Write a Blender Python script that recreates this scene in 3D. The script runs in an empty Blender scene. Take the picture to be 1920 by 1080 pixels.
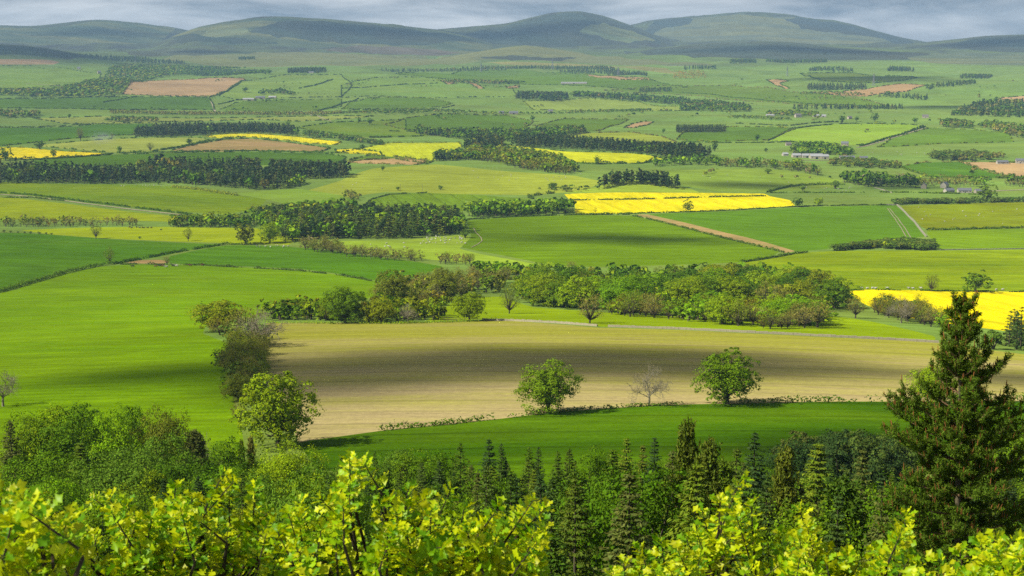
import bpy, math, random
import numpy as np
from mathutils import Vector, geometry

random.seed(11)
rng = np.random.default_rng(11)
scene = bpy.context.scene
COL = scene.collection

# ------------------------------------------------------------------ camera
F, CX, CY, EYE_ROW = 2667.0, 960.0, 540.0, 115.0      # photograph pixels (1920 x 1080)
HAZE = True
DENOISE = False
CAMZ = 200.0                                          # eye height above the valley datum
PITCH = math.atan((CY - EYE_ROW) / F)
cam_data = bpy.data.cameras.new('camera')
cam = bpy.data.objects.new('camera', cam_data)
COL.objects.link(cam)
cam_data.sensor_width = 36.0
cam_data.lens = F / 1920.0 * 36.0
cam_data.clip_start = 0.2
cam_data.clip_end = 60000.0
cam.location = (0, 0, CAMZ)
cam.rotation_euler = (math.pi / 2 - PITCH, 0, 0)
cam_data.dof.use_dof = True
cam_data.dof.focus_distance = 400.0
cam_data.dof.aperture_fstop = 14.0
scene.camera = cam

# ------------------------------------------------------------------ sky, sun, exposure
SUN_ELEV = math.radians(42.0)
SUN_AZ = math.radians(-115.0)          # clockwise from the view direction (+Y): to the left and a little behind
TO_SUN = np.array([math.sin(SUN_AZ) * math.cos(SUN_ELEV), math.cos(SUN_AZ) * math.cos(SUN_ELEV), math.sin(SUN_ELEV)])
world = bpy.data.worlds.new('World')
scene.world = world
world.use_nodes = True
wn, wl = world.node_tree.nodes, world.node_tree.links
wn.clear()
w_out = wn.new('ShaderNodeOutputWorld')
w_bg = wn.new('ShaderNodeBackground')
w_sky = wn.new('ShaderNodeTexSky')
w_sky.sky_type = 'NISHITA'
w_sky.sun_disc = False
w_sky.sun_elevation = SUN_ELEV
w_sky.sun_rotation = SUN_AZ
w_sky.altitude = 250
w_sky.air_density = 1.0
w_sky.dust_density = 1.0
w_bg.inputs['Strength'].default_value = 0.06
# broken stratocumulus: streaky noise in the sky's own directions, everywhere round the sky
w_tc = wn.new('ShaderNodeTexCoord')
w_map = wn.new('ShaderNodeMapping')
w_map.inputs['Scale'].default_value = (4.2, 4.2, 19.0)
w_map.inputs['Location'].default_value = (1.3, 0.4, 0.0)
w_n1 = wn.new('ShaderNodeTexNoise')
w_n1.inputs['Scale'].default_value = 1.5
w_n1.inputs['Detail'].default_value = 7.0
w_n1.inputs['Roughness'].default_value = 0.58
w_n1.inputs['Distortion'].default_value = 0.35
w_ramp = wn.new('ShaderNodeValToRGB')
w_ramp.color_ramp.elements[0].position = 0.39
w_ramp.color_ramp.elements[0].color = (3.4, 3.8, 4.3, 1)
w_ramp.color_ramp.elements[1].position = 0.66
w_ramp.color_ramp.elements[1].color = (13.0, 12.9, 12.7, 1)
w_n2 = wn.new('ShaderNodeTexNoise')
w_n2.inputs['Scale'].default_value = 0.8
w_n2.inputs['Detail'].default_value = 4.0
w_mask = wn.new('ShaderNodeMapRange')
w_mask.inputs['From Min'].default_value = 0.40
w_mask.inputs['From Max'].default_value = 0.54
w_mix = wn.new('ShaderNodeMix')
w_mix.data_type = 'RGBA'
wl.new(w_tc.outputs['Generated'], w_map.inputs['Vector'])
wl.new(w_map.outputs['Vector'], w_n1.inputs['Vector'])
wl.new(w_map.outputs['Vector'], w_n2.inputs['Vector'])
wl.new(w_n1.outputs['Fac'], w_ramp.inputs['Fac'])
# broken cover: gaps of blue overhead, closing up towards the horizon as cloud layers do
w_sep = wn.new('ShaderNodeSeparateXYZ'); wl.new(w_tc.outputs['Generated'], w_sep.inputs[0])
w_el = wn.new('ShaderNodeMapRange'); w_el.inputs['From Min'].default_value = 0.0; w_el.inputs['From Max'].default_value = 0.35
w_el.inputs['To Min'].default_value = 0.12; w_el.inputs['To Max'].default_value = -0.08
wl.new(w_sep.outputs['Z'], w_el.inputs['Value'])
w_add = wn.new('ShaderNodeMath'); w_add.operation = 'ADD'
wl.new(w_n2.outputs['Fac'], w_add.inputs[0]); wl.new(w_el.outputs['Result'], w_add.inputs[1])
wl.new(w_add.outputs[0], w_mask.inputs['Value'])
wl.new(w_mask.outputs['Result'], w_mix.inputs['Factor'])
wl.new(w_sky.outputs['Color'], w_mix.inputs['A'])
wl.new(w_ramp.outputs['Color'], w_mix.inputs['B'])
wl.new(w_mix.outputs['Result'], w_bg.inputs['Color'])
wl.new(w_bg.outputs['Background'], w_out.inputs['Surface'])

sun_data = bpy.data.lights.new('sun', 'SUN')
sun_data.energy = 5.0
sun_data.angle = math.radians(0.55)
sun_data.color = (1.0, 0.95, 0.82)
sun = bpy.data.objects.new('sun', sun_data)
COL.objects.link(sun)
sun.rotation_euler = Vector(TO_SUN).to_track_quat('Z', 'Y').to_euler()

scene.view_settings.view_transform = 'Standard'
scene.view_settings.look = 'None'
scene.view_settings.gamma = 1.0
scene.view_settings.use_curve_mapping = False
scene.view_settings.exposure = 0.32
scene.render.engine = 'CYCLES'
cy = scene.cycles
cy.use_denoising = DENOISE
cy.use_adaptive_sampling = False
cy.max_bounces = 5
cy.diffuse_bounces = 2
cy.glossy_bounces = 1
cy.transmission_bounces = 3
cy.volume_bounces = 0
cy.transparent_max_bounces = 12
cy.caustics_reflective = False
cy.caustics_refractive = False
cy.sample_clamp_indirect = 1.0

# ------------------------------------------------------------------ helpers
def lin(c):
    c = np.asarray(c, float) / 255.0
    return np.where(c <= 0.04045, c / 12.92, ((c + 0.055) / 1.055) ** 2.4)

ALB = 0.62
def rgb(r, g, b, k=1.0):
    v = np.clip(lin((r, g, b)) * ALB * k, 0.002, 0.9)
    return (float(v[0]), float(v[1]), float(v[2]), 1.0)

def tag(o, label=None, cat=None, group=None, kind=None):
    if label: o['label'] = label
    if cat: o['category'] = cat
    if group: o['group'] = group
    if kind: o['kind'] = kind
    return o

def mesh_from(name, verts, faces, mats=(), tint=None, smooth=False, mat_idx=None):
    """verts (N,3); faces: list of int arrays (M,k) or one such array; tint (N,3) -> colour attribute"""
    if isinstance(faces, np.ndarray): faces = [faces]
    faces = [np.asarray(f, np.int64) for f in faces if len(f)]
    me = bpy.data.meshes.new(name)
    me.vertices.add(len(verts))
    me.vertices.foreach_set('co', np.asarray(verts, np.float32).ravel())
    loops = np.concatenate([f.ravel() for f in faces])
    sizes = np.concatenate([np.full(len(f), f.shape[1]) for f in faces])
    starts = np.concatenate([[0], np.cumsum(sizes)[:-1]])
    me.loops.add(len(loops)); me.loops.foreach_set('vertex_index', loops.astype(np.int32))
    me.polygons.add(len(sizes)); me.polygons.foreach_set('loop_start', starts.astype(np.int32))
    try: me.polygons.foreach_set('loop_total', sizes.astype(np.int32))
    except Exception: pass
    if mat_idx is not None: me.polygons.foreach_set('material_index', np.asarray(mat_idx, np.int32))
    me.polygons.foreach_set('use_smooth', np.full(len(sizes), bool(smooth)))
    for m in mats: me.materials.append(m)
    if tint is not None:
        a = me.color_attributes.new('tint', 'FLOAT_COLOR', 'POINT')
        c = np.ones((len(verts), 4), np.float32); c[:, :3] = tint
        a.data.foreach_set('color', c.ravel())
    me.update(calc_edges=True)
    return me

class MB:
    """collects pieces of geometry for one mesh"""
    def __init__(s): s.v, s.f, s.t, s.m, s.n = [], {}, [], {}, 0
    def add(s, v, f, tint=(1, 1, 1), mat=0):
        v = np.asarray(v, float); f = np.asarray(f, np.int64)
        t = np.asarray(tint, float)
        if t.ndim == 1: t = np.tile(t, (len(v), 1))
        s.v.append(v); s.t.append(t)
        s.f.setdefault((f.shape[1], mat), []).append(f + s.n)
        s.n += len(v)
        return s
    def mesh(s, name, mats, smooth=False):
        fs, mi = [], []
        for (k, m), lst in s.f.items():
            a = np.concatenate(lst); fs.append(a); mi.append(np.full(len(a), m))
        return mesh_from(name, np.concatenate(s.v), fs, mats, np.concatenate(s.t), smooth, np.concatenate(mi))
    def arrays(s): return np.concatenate(s.v), s.f, np.concatenate(s.t)

def link(name, me, parent=None):
    o = bpy.data.objects.new(name, me); COL.objects.link(o)
    if parent is not None: o.parent = parent
    return o
def empty(name, loc=(0, 0, 0), rz=0.0, s=1.0):
    o = bpy.data.objects.new(name, None); COL.objects.link(o)
    o.location = loc; o.rotation_euler = (0, 0, rz); o.scale = (s, s, s)
    o.empty_display_size = 0.3
    return o

def box(mb, c, s, rz=0.0, mat=0, tint=(1, 1, 1)):
    c, s = np.asarray(c, float), np.asarray(s, float) / 2
    v = np.array([[x, y, z] for z in (-1, 1) for y in (-1, 1) for x in (-1, 1)], float) * s
    ca, sa = math.cos(rz), math.sin(rz)
    v = np.stack([v[:, 0] * ca - v[:, 1] * sa, v[:, 0] * sa + v[:, 1] * ca, v[:, 2]], 1) + c
    f = [[0, 2, 3, 1], [4, 5, 7, 6], [0, 1, 5, 4], [2, 6, 7, 3], [0, 4, 6, 2], [1, 3, 7, 5]]
    mb.add(v, f, tint, mat)

def tube(mb, pts, rad, n=6, mat=0, tint=(1, 1, 1)):
    pts = np.asarray(pts, float); rad = np.broadcast_to(np.asarray(rad, float), (len(pts),))
    d = np.gradient(pts, axis=0); d /= np.linalg.norm(d, axis=1, keepdims=True) + 1e-9
    ref = np.array([0.31, 0.17, 0.93]) if abs(d[0] @ np.array([0.31, 0.17, 0.93])) < 0.93 else np.array([1.0, 0, 0])
    a = np.cross(d, ref); a /= np.linalg.norm(a, axis=1, keepdims=True) + 1e-9
    b = np.cross(d, a)
    th = np.arange(n) * 2 * np.pi / n
    ring = pts[:, None] + rad[:, None, None] * (np.cos(th)[None, :, None] * a[:, None] + np.sin(th)[None, :, None] * b[:, None])
    v = ring.reshape(-1, 3); m = len(pts)
    i = np.arange(m - 1)[:, None] * n; j = np.arange(n)[None]; j2 = (j + 1) % n
    f = np.stack([i + j, i + j2, i + n + j2, i + n + j], -1).reshape(-1, 4)
    mb.add(v, f, tint, mat)

def unit(v): return v / (np.linalg.norm(v, axis=-1, keepdims=True) + 1e-9)
def rdirs(n): return unit(rng.normal(size=(n, 3)))

def leafquads(c, nrm, size, asp=1.0, tint=None, axis=None, taper=0.55):
    """irregular kite-shaped leaf clumps at c (N,3), facing nrm, size (N,) ; axis = preferred long direction"""
    n = len(c); nrm = unit(nrm)
    t = rdirs(n) if axis is None else axis + 0.15 * rdirs(n)
    t = unit(t - (t * nrm).sum(1, keepdims=True) * nrm)
    b = np.cross(nrm, t)
    s = np.broadcast_to(size, (n,))[:, None]
    j = 1 + rng.uniform(-0.3, 0.3, (n, 4, 1))
    lift = rng.uniform(-0.18, 0.18, (n, 1)) * s * nrm
    v = np.stack([c - t * s * 0.5 * j[:, 0], c + b * s * 0.5 / asp * j[:, 1] + lift, c + t * s * 0.5 * j[:, 2], c - b * s * taper / asp * j[:, 3] + lift], 1).reshape(-1, 3)
    f = np.arange(4 * n).reshape(n, 4)
    tt = None if tint is None else np.repeat(tint, 4, 0)
    return v, f, tt

# ------------------------------------------------------------------ terrain heights (metres; camera at x = y = 0)
PROFILE = np.array([   # ground distance, height relative to the eye
    (0, -3.0), (6, -4.2), (12, -7), (25, -13), (40, -19), (60, -26.5), (90, -36), (130, -47), (200, -63), (285, -76.4), (355, -85.2),
    (470, -98), (600, -111.4), (740, -128), (880, -141.9), (1030, -148), (1200, -151), (1600, -168), (2000, -166), (2400, -163), (3000, -152),
    (3600, -144), (4300, -130), (5000, -105), (5600, -74), (6800, -38), (8000, 5), (9000, 40), (10000, 80), (11500, 120), (13000, 150), (20000, 150)], float)
_ld = np.log(np.linspace(1, 20000, 2)); _lg = np.linspace(0, math.log(20001), 2400)
_pz = np.interp(np.exp(_lg) - 1, PROFILE[:, 0], PROFILE[:, 1])
_k = np.hanning(61); _k /= _k.sum()
_pz = np.convolve(np.pad(_pz, 30, mode='edge'), _k, 'valid')
def base_z(d): return np.interp(np.log(d + 1), _lg, _pz)

_waves = []
_wr = np.random.default_rng(5)
for L, a in ((2600, 1.0), (1700, .9), (1100, .75), (760, .55), (520, .4), (340, .25), (230, .16)):
    for k in range(3):
        th = _wr.uniform(0, math.pi)
        _waves.append((math.cos(th) * 2 * math.pi / L, math.sin(th) * 2 * math.pi / L, _wr.uniform(0, 6.28), a * 0.5))
def undul(x, y):
    z = 0.0
    for kx, ky, p, a in _waves: z = z + a * np.sin(kx * x + ky * y + p)
    return z
_rwaves = []
for L, a in ((1500, 1.0), (900, .8), (560, .55), (330, .35)):
    for k in range(3):
        th = _wr.uniform(0, math.pi)
        _rwaves.append((math.cos(th) * 2 * math.pi / L, math.sin(th) * 2 * math.pi / L, _wr.uniform(0, 6.28), a * 0.4))
def relief(x, y):
    z = 0.0
    wx = x + 160 * np.sin(y / 700 + 1.0); wy = y + 160 * np.sin(x / 830)
    for kx, ky, p, a in _rwaves: z = z + a * (0.6 - np.abs(np.sin(kx * wx + ky * wy + p)))
    return z

# skylines in photograph pixels, with the distance of each ridge and the reach of its slopes
RIDGES = [
    (12800, 2600, 2500, [(-900, 60), (-400, 40), (-150, 55), (0, 46), (60, 49), (120, 42), (180, 36), (215, 37), (260, 43), (320, 50), (380, 62), (470, 95), (600, 110)]),
    (10600, 1900, 1500, [(200, 110), (280, 88), (330, 64), (370, 50), (420, 40), (480, 32), (540, 30), (600, 33), (680, 40), (760, 48), (830, 55), (900, 70), (960, 92), (1020, 110)]),
    (11700, 2300, 1900, [(640, 110), (740, 75), (800, 56), (870, 50), (950, 43), (990, 34), (1030, 24), (1060, 20.5), (1090, 20), (1120, 26), (1160, 38), (1200, 53), (1250, 75), (1300, 95), (1360, 110)]),
    (13800, 3000, 2600, [(1000, 105), (1100, 70), (1180, 47), (1215, 38), (1260, 33), (1330, 27), (1390, 22), (1440, 23), (1490, 28), (1530, 35), (1560, 37), (1600, 45), (1640, 57), (1690, 70), (1740, 79), (1800, 90), (1900, 105)]),
    (10900, 1900, 1800, [(1560, 108), (1660, 86), (1740, 78), (1800, 72), (1850, 66), (1920, 64), (2050, 60), (2300, 40), (2800, 60)]),
    (8300, 1250, 900, [(760, 118), (840, 107), (880, 99), (920, 92), (955, 86), (980, 84), (1010, 86), (1060, 93), (1110, 101), (1170, 110), (1240, 118)]),
    (9300, 1300, 900, [(1130, 112), (1220, 92), (1290, 83), (1360, 79), (1430, 76), (1490, 79), (1560, 86), (1640, 91), (1720, 95), (1810, 101), (1900, 108)]),
    (7700, 1100, 900, [(-600, 60), (-200, 74), (0, 81), (40, 83), (90, 89), (140, 98), (190, 107), (240, 116)]),
]
for r in RIDGES:
    pass
def ray_dir(px, py):
    px, py = np.asarray(px, float), np.asarray(py, float)
    u = (px - CX) / F; v = (CY - py) / F
    c, s = math.cos(PITCH), math.sin(PITCH)
    return np.stack([u + 0 * v, c + s * v + 0 * u, -s + c * v + 0 * u], -1)
def _ridge_table(pts, D):
    pts = np.array(pts, float); d = ray_dir(pts[:, 0], pts[:, 1])
    h = np.hypot(d[:, 0], d[:, 1])
    az = np.arctan2(d[:, 0], d[:, 1]); z = d[:, 2] / h * D
    ag = np.linspace(az[0], az[-1], 400); zg = np.interp(ag, az, z)
    k = np.hanning(13); k /= k.sum()
    zg = np.convolve(np.pad(zg, 6, mode='edge'), k, 'valid')
    return ag, zg
RT = [(D, wf, wb) + _ridge_table(p, D) for D, wf, wb, p in RIDGES]

KNOLLS = []      # (x, y, rx, ry, dz): small rises added after a first reading of the ground
def ground(x, y):
    x, y = np.asarray(x, float), np.asarray(y, float)
    d = np.hypot(x, y); az = np.arctan2(x, y)
    b = base_z(d)
    amp = np.interp(d, [0, 260, 500, 1200, 2500, 5000, 8000, 20000], [0, 0, 1.2, 2.6, 4.6, 8, 12, 12])
    z = b + amp * undul(x, y)
    rl = None
    for D, wf, wb, ag, zg in RT:
        zs = np.interp(az, ag, zg, left=zg[0], right=zg[-1])
        t = np.where(d < D, (D - d) / wf, (d - D) / wb)
        s = np.where(t < 1, 0.5 + 0.5 * np.cos(np.pi * np.clip(t, 0, 1)), 0.0)
        rise = np.maximum(zs - base_z(np.array(float(D))), 0)
        if rl is None: rl = relief(x, y)
        zz = b + rise * s + np.minimum(rise * 0.2, 42) * rl * s * np.clip(t * 1.6 + 0.12, 0, 1)
        dz = zz - z
        z = np.where(rise * s > 0.5, np.where(dz > 0, z + dz * np.clip(dz / (np.abs(dz) + 3), 0, 1), z), z)
    for kx, ky, rx, ry, dz in KNOLLS:
        z = z + dz * np.exp(-((x - kx) / rx) ** 2 - ((y - ky) / ry) ** 2)
    return z + CAMZ

_T = np.exp(np.linspace(math.log(8), math.log(17500), 520))
def at(px, py):
    """photograph pixel(s) -> points on the ground"""
    px, py = np.atleast_1d(np.asarray(px, float)), np.atleast_1d(np.asarray(py, float))
    out = np.zeros((len(px), 3))
    for i0 in range(0, len(px), 400):
        d = ray_dir(px[i0:i0 + 400], py[i0:i0 + 400]); d = d / np.hypot(d[:, 0], d[:, 1])[:, None]
        X, Y = d[:, :1] * _T, d[:, 1:2] * _T; Z = CAMZ + d[:, 2:3] * _T
        below = Z < ground(X, Y)
        first = np.where(below.any(1), below.argmax(1), len(_T) - 1)
        lo, hi = _T[np.maximum(first - 1, 0)], _T[first]
        for _ in range(16):
            m = (lo + hi) / 2
            bl = CAMZ + d[:, 2] * m < ground(d[:, 0] * m, d[:, 1] * m)
            hi = np.where(bl, m, hi); lo = np.where(bl, lo, m)
        out[i0:i0 + 400, 0] = d[:, 0] * hi; out[i0:i0 + 400, 1] = d[:, 1] * hi
    out[:, 2] = ground(out[:, 0], out[:, 1])
    return out
def at1(px, py): return at([px], [py])[0]
def at_dist(px, py, dist):
    d = ray_dir(px, py); d = d / np.hypot(d[..., 0], d[..., 1])[..., None]
    return np.array([0, 0, CAMZ]) + d * np.asarray(dist)[..., None]
def to_px(p):
    p = np.asarray(p, float) - np.array([0, 0, CAMZ]); c, s = math.cos(PITCH), math.sin(PITCH)
    dep = p[..., 1] * c - p[..., 2] * s; up = p[..., 1] * s + p[..., 2] * c
    return CX + F * p[..., 0] / dep, CY - F * up / dep, dep
def inside(poly, x, y):
    poly = np.asarray(poly); r = np.zeros(len(x), bool); j = len(poly) - 1
    for i in range(len(poly)):
        xi, yi, xj, yj = poly[i, 0], poly[i, 1], poly[j, 0], poly[j, 1]
        c = ((yi > y) != (yj > y)) & (x < (xj - xi) * (y - yi) / (yj - yi + 1e-12) + xi)
        r ^= c; j = i
    return r
k0 = at1(1192, 354)
KNOLLS.append((k0[0], k0[1] + 30, 75.0, 60.0, 5.0))
k0 = at1(200, 560); KNOLLS.append((k0[0], k0[1], 140.0, 150.0, 3.0))
k0 = at1(950, 650); KNOLLS.append((k0[0], k0[1], 150.0, 110.0, 2.2))
# ------------------------------------------------------------------ materials
def new_mat(name):
    m = bpy.data.materials.new(name); m.use_nodes = True
    nt = m.node_tree; nt.nodes.clear()
    out = nt.nodes.new('ShaderNodeOutputMaterial')
    return m, nt, out
def N(nt, t, **kw):
    n = nt.nodes.new(t)
    for k, v in kw.items():
        if k in n.inputs: n.inputs[k].default_value = v
        else: setattr(n, k, v)
    return n
def noise(nt, vec, scale, detail=4.0, rough=0.55, dist=0.0):
    n = N(nt, 'ShaderNodeTexNoise', Scale=scale, Detail=detail, Roughness=rough, Distortion=dist)
    nt.links.new(vec, n.inputs['Vector']); return n.outputs['Fac']
def maprange(nt, v, a, b, c, d):
    n = N(nt, 'ShaderNodeMapRange'); n.inputs[1].default_value = a; n.inputs[2].default_value = b
    n.inputs[3].default_value = c; n.inputs[4].default_value = d
    nt.links.new(v, n.inputs[0]); return n.outputs[0]
def math2(nt, op, a, b):
    n = N(nt, 'ShaderNodeMath', operation=op)
    for i, q in enumerate((a, b)):
        if isinstance(q, (int, float)): n.inputs[i].default_value = q
        else: nt.links.new(q, n.inputs[i])
    return n.outputs[0]
def mixrgb(nt, fac, a, b, mode='MIX'):
    n = N(nt, 'ShaderNodeMix', data_type='RGBA', blend_type=mode)
    for key, q in (('Factor', fac), ('A', a), ('B', b)):
        if isinstance(q, (int, float)): n.inputs[key].default_value = q
        elif isinstance(q, tuple): n.inputs[key].default_value = q
        else: nt.links.new(q, n.inputs[key])
    return n.outputs['Result']
def scalecol(nt, col, v):
    n = N(nt, 'ShaderNodeVectorMath', operation='SCALE')
    nt.links.new(col, n.inputs[0]); nt.links.new(v, n.inputs['Scale']); return n.outputs[0]

def crop_mat(name, second, patch=0.45, stripes=0.08, stripe_w=12.0, angle=0.3, fine=0.22, patch_scale=0.012, specks=None, tram=0.0):
    """field surface: the object's own colour broken by patches of a second growth, drill rows and fine mottling"""
    m, nt, out = new_mat(name)
    geo = N(nt, 'ShaderNodeNewGeometry'); P = geo.outputs['Position']
    oi = N(nt, 'ShaderNodeObjectInfo'); col = oi.outputs['Color']
    rot = N(nt, 'ShaderNodeMapping'); rot.inputs['Rotation'].default_value = (0, 0, angle)
    nt.links.new(P, rot.inputs['Vector'])
    st = N(nt, 'ShaderNodeMapping'); st.inputs['Scale'].default_value = (0.25, 1.0, 1.0)
    nt.links.new(rot.outputs[0], st.inputs['Vector'])
    big = noise(nt, st.outputs[0], patch_scale, 5.0, 0.6, 0.6)
    f = maprange(nt, big, 0.40, 0.62, 0.0, patch)
    c = mixrgb(nt, f, col, second)
    med = noise(nt, st.outputs[0], 0.09, 4.0, 0.65, 0.2)
    c = scalecol(nt, c, maprange(nt, med, 0.25, 0.75, 0.76, 1.24))
    mf = noise(nt, st.outputs[0], 0.42, 4.0, 0.7, 0.3)
    c = scalecol(nt, c, maprange(nt, mf, 0.25, 0.75, 0.80, 1.20))
    fin = noise(nt, P, 1.1, 3.0, 0.7)
    c = scalecol(nt, c, maprange(nt, fin, 0.2, 0.8, 1 - fine, 1 + fine))
    dl = N(nt, 'ShaderNodeMapping'); dl.inputs['Scale'].default_value = (0.04, 1.0, 1.0); nt.links.new(rot.outputs[0], dl.inputs['Vector'])
    drill = noise(nt, dl.outputs[0], 0.22, 4.0, 0.7)
    c = scalecol(nt, c, maprange(nt, drill, 0.3, 0.7, 0.88, 1.10))
    lg = noise(nt, P, 0.0042, 5.0, 0.6, 0.8)
    c = scalecol(nt, c, maprange(nt, lg, 0.3, 0.7, 0.80, 1.18))
    if stripes:
        w = N(nt, 'ShaderNodeTexWave', Scale=1.0 / stripe_w, Distortion=1.2, Detail=2.0)
        w.bands_direction = 'Y'
        nt.links.new(rot.outputs[0], w.inputs['Vector'])
        c = scalecol(nt, c, maprange(nt, w.outputs['Fac'], 0.0, 1.0, 1 - stripes, 1 + stripes))
    if tram:
        w = N(nt, 'ShaderNodeTexWave', Scale=1.0 / 76.0, Distortion=0.15, Detail=1.0)
        w.bands_direction = 'Y'
        nt.links.new(rot.outputs[0], w.inputs['Vector'])
        c = scalecol(nt, c, maprange(nt, w.outputs['Fac'], 0.0, 0.035, 1 - tram, 1.0))
    if specks:
        sp = noise(nt, P, 0.5, 2.0, 0.5)
        c = mixrgb(nt, maprange(nt, sp, 0.68, 0.74, 0.0, 0.6), c, specks)
    b = N(nt, 'ShaderNodeBsdfDiffuse', Roughness=0.8)
    nt.links.new(c, b.inputs['Color'])
    bump = N(nt, 'ShaderNodeBump', Strength=0.25, Distance=0.4)
    nt.links.new(fin, bump.inputs['Height']); nt.links.new(bump.outputs[0], b.inputs['Normal'])
    nt.links.new(b.outputs[0], out.inputs['Surface'])
    return m

M = {}
M['pasture'] = crop_mat('pasture', rgb(150, 165, 62), 0.45, 0.03, 30, 0.2, patch_scale=0.008)
M['meadow'] = crop_mat('meadow', rgb(148, 176, 18), 0.35, 0.04, 22, 0.12, fine=0.3, patch_scale=0.02)
M['wheat'] = crop_mat('wheat', rgb(110, 150, 24), 0.5, 0.07, 9, 0.35, patch_scale=0.010, tram=0.16)
M['wheat_near'] = crop_mat('wheat_near', rgb(112, 144, 16), 0.5, 0.08, 5, -0.12, fine=0.35, patch_scale=0.02, tram=0.26)
M['wheat_lined'] = crop_mat('wheat_lined', rgb(120, 160, 36), 0.4, 0.05, 9, 1.35, patch_scale=0.01, tram=0.3)
M['soil'] = crop_mat('soil', rgb(205, 165, 115), 0.6, 0.06, 8, 0.1, patch_scale=0.012)
M['rape'] = crop_mat('rape', rgb(196, 200, 14), 0.5, 0.06, 14, 1.42, patch_scale=0.012, tram=0.14)
M['moor'] = crop_mat('moor', rgb(150, 148, 84), 0.8, 0.0, 30, 0.4, patch_scale=0.0030)
M['heather'] = crop_mat('heather', rgb(92, 92, 66), 0.8, 0.0, 30, 1.1, patch_scale=0.0036)
def sprout_mat():
    """bare red-brown soil with young green showing through, thicker up the field"""
    m, nt, out = new_mat('sprouting_soil')
    geo = N(nt, 'ShaderNodeNewGeometry'); P = geo.outputs['Position']
    st = N(nt, 'ShaderNodeMapping'); st.inputs['Scale'].default_value = (0.16, 1.0, 1.0); st.inputs['Rotation'].default_value = (0, 0, 0.08)
    nt.links.new(P, st.inputs['Vector'])
    sep = N(nt, 'ShaderNodeSeparateXYZ'); nt.links.new(P, sep.inputs[0])
    grad = maprange(nt, sep.outputs['Y'], 330, 540, -0.16, 0.22)
    big = noise(nt, st.outputs[0], 0.028, 6.0, 0.65, 0.5)
    rows = noise(nt, st.outputs[0], 0.22, 3.0, 0.7)
    fin = noise(nt, P, 1.6, 3.0, 0.75)
    s = math2(nt, 'ADD', math2(nt, 'ADD', big, grad), math2(nt, 'MULTIPLY', math2(nt, 'SUBTRACT', rows, 0.5), 0.55))
    s = math2(nt, 'ADD', s, math2(nt, 'MULTIPLY', math2(nt, 'SUBTRACT', fin, 0.5), 0.5))
    c = mixrgb(nt, maprange(nt, s, 0.30, 0.72, 0.0, 0.95), rgb(204, 184, 128), rgb(170, 170, 56))
    c = scalecol(nt, c, maprange(nt, fin, 0.2, 0.8, 0.72, 1.28))
    clod = noise(nt, P, 0.45, 5.0, 0.75)
    c = scalecol(nt, c, maprange(nt, clod, 0.3, 0.7, 0.84, 1.16))
    w = N(nt, 'ShaderNodeTexWave', Scale=1.0 / 4.5, Distortion=1.4, Detail=2.0); w.bands_direction = 'Y'
    nt.links.new(st.outputs[0], w.inputs['Vector'])
    c = scalecol(nt, c, maprange(nt, w.outputs['Fac'], 0, 1, 0.93, 1.06))
    c = scalecol(nt, c, maprange(nt, rows, 0.25, 0.75, 0.82, 1.18))
    dl = N(nt, 'ShaderNodeMapping'); dl.inputs['Scale'].default_value = (0.03, 1.0, 1.0); dl.inputs['Rotation'].default_value = (0, 0, 0.10); nt.links.new(P, dl.inputs['Vector'])
    drill = noise(nt, dl.outputs[0], 0.30, 4.0, 0.75)
    c = scalecol(nt, c, maprange(nt, drill, 0.3, 0.7, 0.90, 1.08))
    tw = N(nt, 'ShaderNodeTexWave', Scale=1.0 / 64.0, Distortion=0.4, Detail=1.0); tw.bands_direction = 'Y'; nt.links.new(dl.outputs[0], tw.inputs['Vector'])
    c = scalecol(nt, c, maprange(nt, tw.outputs['Fac'], 0.0, 0.05, 0.80, 1.0))
    sp = noise(nt, st.outputs[0], 0.7, 2.0, 0.5)
    c = mixrgb(nt, maprange(nt, sp, 0.70, 0.75, 0.0, 0.55), c, rgb(70, 58, 30))
    b = N(nt, 'ShaderNodeBsdfDiffuse', Roughness=0.9)
    nt.links.new(c, b.inputs['Color'])
    bump = N(nt, 'ShaderNodeBump', Strength=0.25, Distance=0.3); nt.links.new(fin, bump.inputs['Height'])
    nt.links.new(bump.outputs[0], b.inputs['Normal'])
    nt.links.new(b.outputs[0], out.inputs['Surface'])
    return m
M['sprout'] = sprout_mat()
def open_ground_mat():
    """valley pasture that gives way to olive and brown moor grass up the hills"""
    m = crop_mat('open_ground', rgb(138, 150, 60), 0.5, 0.0, 30, 0.2, patch_scale=0.006)
    nt = m.node_tree; b = next(n for n in nt.nodes if n.type == 'BSDF_DIFFUSE')
    src = b.inputs['Color'].links[0].from_socket
    geo = N(nt, 'ShaderNodeNewGeometry'); sep = N(nt, 'ShaderNodeSeparateXYZ'); nt.links.new(geo.outputs['Position'], sep.inputs[0])
    n1 = noise(nt, geo.outputs['Position'], 0.0016, 6.0, 0.62, 0.5); n2 = noise(nt, geo.outputs['Position'], 0.004, 6.0, 0.65, 0.8)
    hz = math2(nt, 'ADD', sep.outputs['Z'], math2(nt, 'MULTIPLY', math2(nt, 'SUBTRACT', n1, 0.5), 260.0))
    moor = mixrgb(nt, maprange(nt, n2, 0.38, 0.62, 0, 1), rgb(112, 122, 74), rgb(88, 88, 76))
    c = mixrgb(nt, maprange(nt, hz, 165, 290, 0, 1), src, moor)
    nt.links.new(c, b.inputs['Color']); return m
M['open_ground'] = open_ground_mat()

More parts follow.
